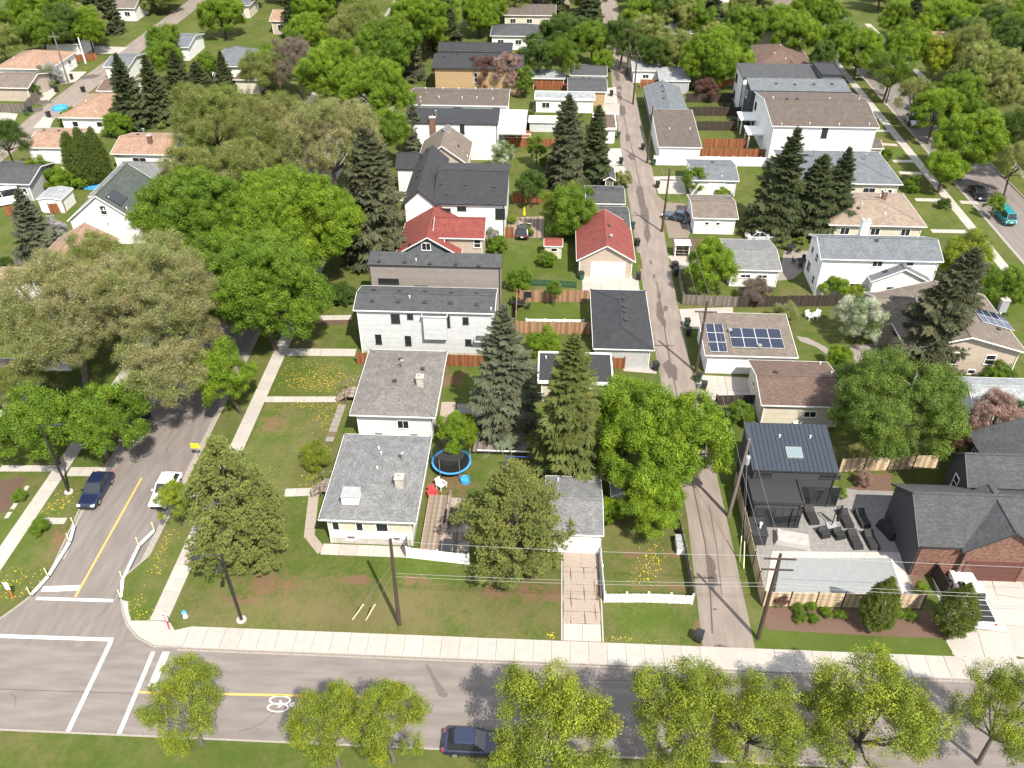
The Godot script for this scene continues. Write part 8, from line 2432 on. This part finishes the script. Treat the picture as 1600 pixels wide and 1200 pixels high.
	db.box(V(0, 1.2, 0), V(5.0, 0.15, 4.0))
	part(wd, "floor", db, M.cedar)
	for x in [-2.4, 0.0, 2.4]:
		var p := Mb.new()
		p.box(V(x, 0.6, 1.9), V(0.16, 1.2, 0.16))
		part(wd, "post", p, M.trim)
		var r := Mb.new()
		r.box(V(x, 1.75, 1.95), V(0.1, 1.0, 0.1))
		part(wd, "baluster", r, M.trim)
	var rr := Mb.new()
	rr.box(V(0, 2.25, 1.95), V(5.0, 0.1, 0.12)); rr.box(V(0, 1.6, 1.95), V(5.0, 0.06, 0.06))
	part(wd, "railing", rr, M.trim)
	var yu := thing("garden_umbrella", "closed yellow umbrella on the patio of the navy roofed house", "umbrella", Vector3(-3.59, 0, -116.75))
	var yp := Mb.new()
	yp.tube([V(0, 0, 0), V(0, 2.6, 0)], [0.03, 0.03], 6)
	part(yu, "mast", yp, M.steel)
	var yc := Mb.new()
	yc.lathe(V(0, 1.2, 0), [[0.16, 0], [0.2, 0.2], [0.1, 1.1], [0.0, 1.5]], 10)
	part(yu, "folded_canopy", yc, M.yellow)
	for s in [["dark wicker table set on the white two storey house's patio", Vector3(34.61, 0, -109.77)], ["dark barbecue on the white two storey house's patio", Vector3(35.26, 0, -105.77)], ["dark barbecue on the fenced lawn's patio", Vector3(-3.33, 0, -93.06)], ["dark patio set behind the black and white house", Vector3(35.24, 0, -167.91)], ["dark patio set beside the white pergola", Vector3(35.02, 0, -160.31)]]:
		var t := thing("patio_set", s[0], "table", s[1])
		var p := Mb.new()
		p.lathe(V(0, 0.72, 0), [[0.7, 0.0], [0.72, 0.04], [0.0, 0.05]], 14)
		part(t, "tabletop", p, M.steel_dark)
		var l := Mb.new()
		l.tube([V(0, 0, 0), V(0, 0.72, 0)], [0.12, 0.06], 8)
		part(t, "pedestal", l, M.steel_dark)
		for q in 4:
			var a := TAU * q / 4 + 0.4
			var c := Mb.new()
			c.box(V(cos(a) * 1.1, 0.44, sin(a) * 1.1), V(0.5, 0.06, 0.5), -a); c.box(V(cos(a) * 1.34, 0.7, sin(a) * 1.34), V(0.06, 0.55, 0.5), -a)
			for w in [-0.2, 0.2]:
				for v in [-0.2, 0.2]: c.box(V(cos(a) * 1.1 + w, 0.21, sin(a) * 1.1 + v), V(0.04, 0.42, 0.04))
			part(t, "seat", c, M.steel_dark)

func V2(x: float, z: float) -> Vector2:
	return Vector2(x, z)

func make_seams() -> void:
	# raised seams of the pool house's metal roof
	var root := find_child("pool_house", false, false)
	var rf := root.get_node("roof")
	var k := {"e": [19.58, 27.44, -58.84, -64.50], "h": 4.6, "roof": "shed", "rise": 0.95}
	var x: float = k.e[0] + 0.2
	while x < k.e[1] - 0.1:
		var b := Mb.new()
		b.bar(V(x, roof_height(k, x, k.e[2]) + 0.03, k.e[2]) - root.position, V(x, roof_height(k, x, k.e[3]) + 0.03, k.e[3]) - root.position, 0.03, 0.06)
		part(rf, "seam", b, M.metal_roof)
		x += 0.42

func _ready() -> void:
	rng.seed = 12
	# camera: a drone 59 m above the main street, looking north and down
	var cam := Camera3D.new()
	cam.name = "camera"
	cam.position = V(0, 59, 0)
	cam.rotation_degrees = V(-37.5, 2.66, 0)
	cam.fov = 48.43
	cam.near = 0.5
	cam.far = 3000
	add_child(cam)
	cam.current = true
	# clear spring sky
	var sky := ProceduralSkyMaterial.new()
	sky.sky_top_color = Color(0.58, 0.60, 0.635)
	sky.sky_horizon_color = Color(0.80, 0.82, 0.85)
	sky.sky_curve = 0.18
	sky.ground_horizon_color = Color(0.62, 0.64, 0.62)
	sky.ground_bottom_color = Color(0.35, 0.36, 0.33)
	var env := Environment.new()
	env.background_mode = Environment.BG_SKY
	env.sky = Sky.new()
	env.sky.sky_material = sky
	env.background_energy_multiplier = 1.65
	env.tonemap_mode = Environment.TONE_MAPPER_LINEAR
	env.tonemap_exposure = 2.15
	env.sdfgi_enabled = true
	env.ssao_enabled = true
	env.ssil_enabled = true
	var we := WorldEnvironment.new()
	we.environment = env
	add_child(we)
	# afternoon sun from the south-east, 53 degrees high
	var sun := DirectionalLight3D.new()
	sun.name = "sun"
	sun.light_energy = 1.3
	sun.light_color = Color(1.0, 0.965, 0.90)
	sun.light_angular_distance = 0.5
	sun.shadow_enabled = true
	add_child(sun)
	sun.look_at_from_position(V(3.95, 10.3, 6.56), Vector3.ZERO)
	make_materials()
	make_ground()
	make_houses()
	make_seams()
	make_pads()
	make_fences()
	make_street()
	make_vehicles()
	make_bins()
	make_yard_things()
	make_trees()
	dandelions()
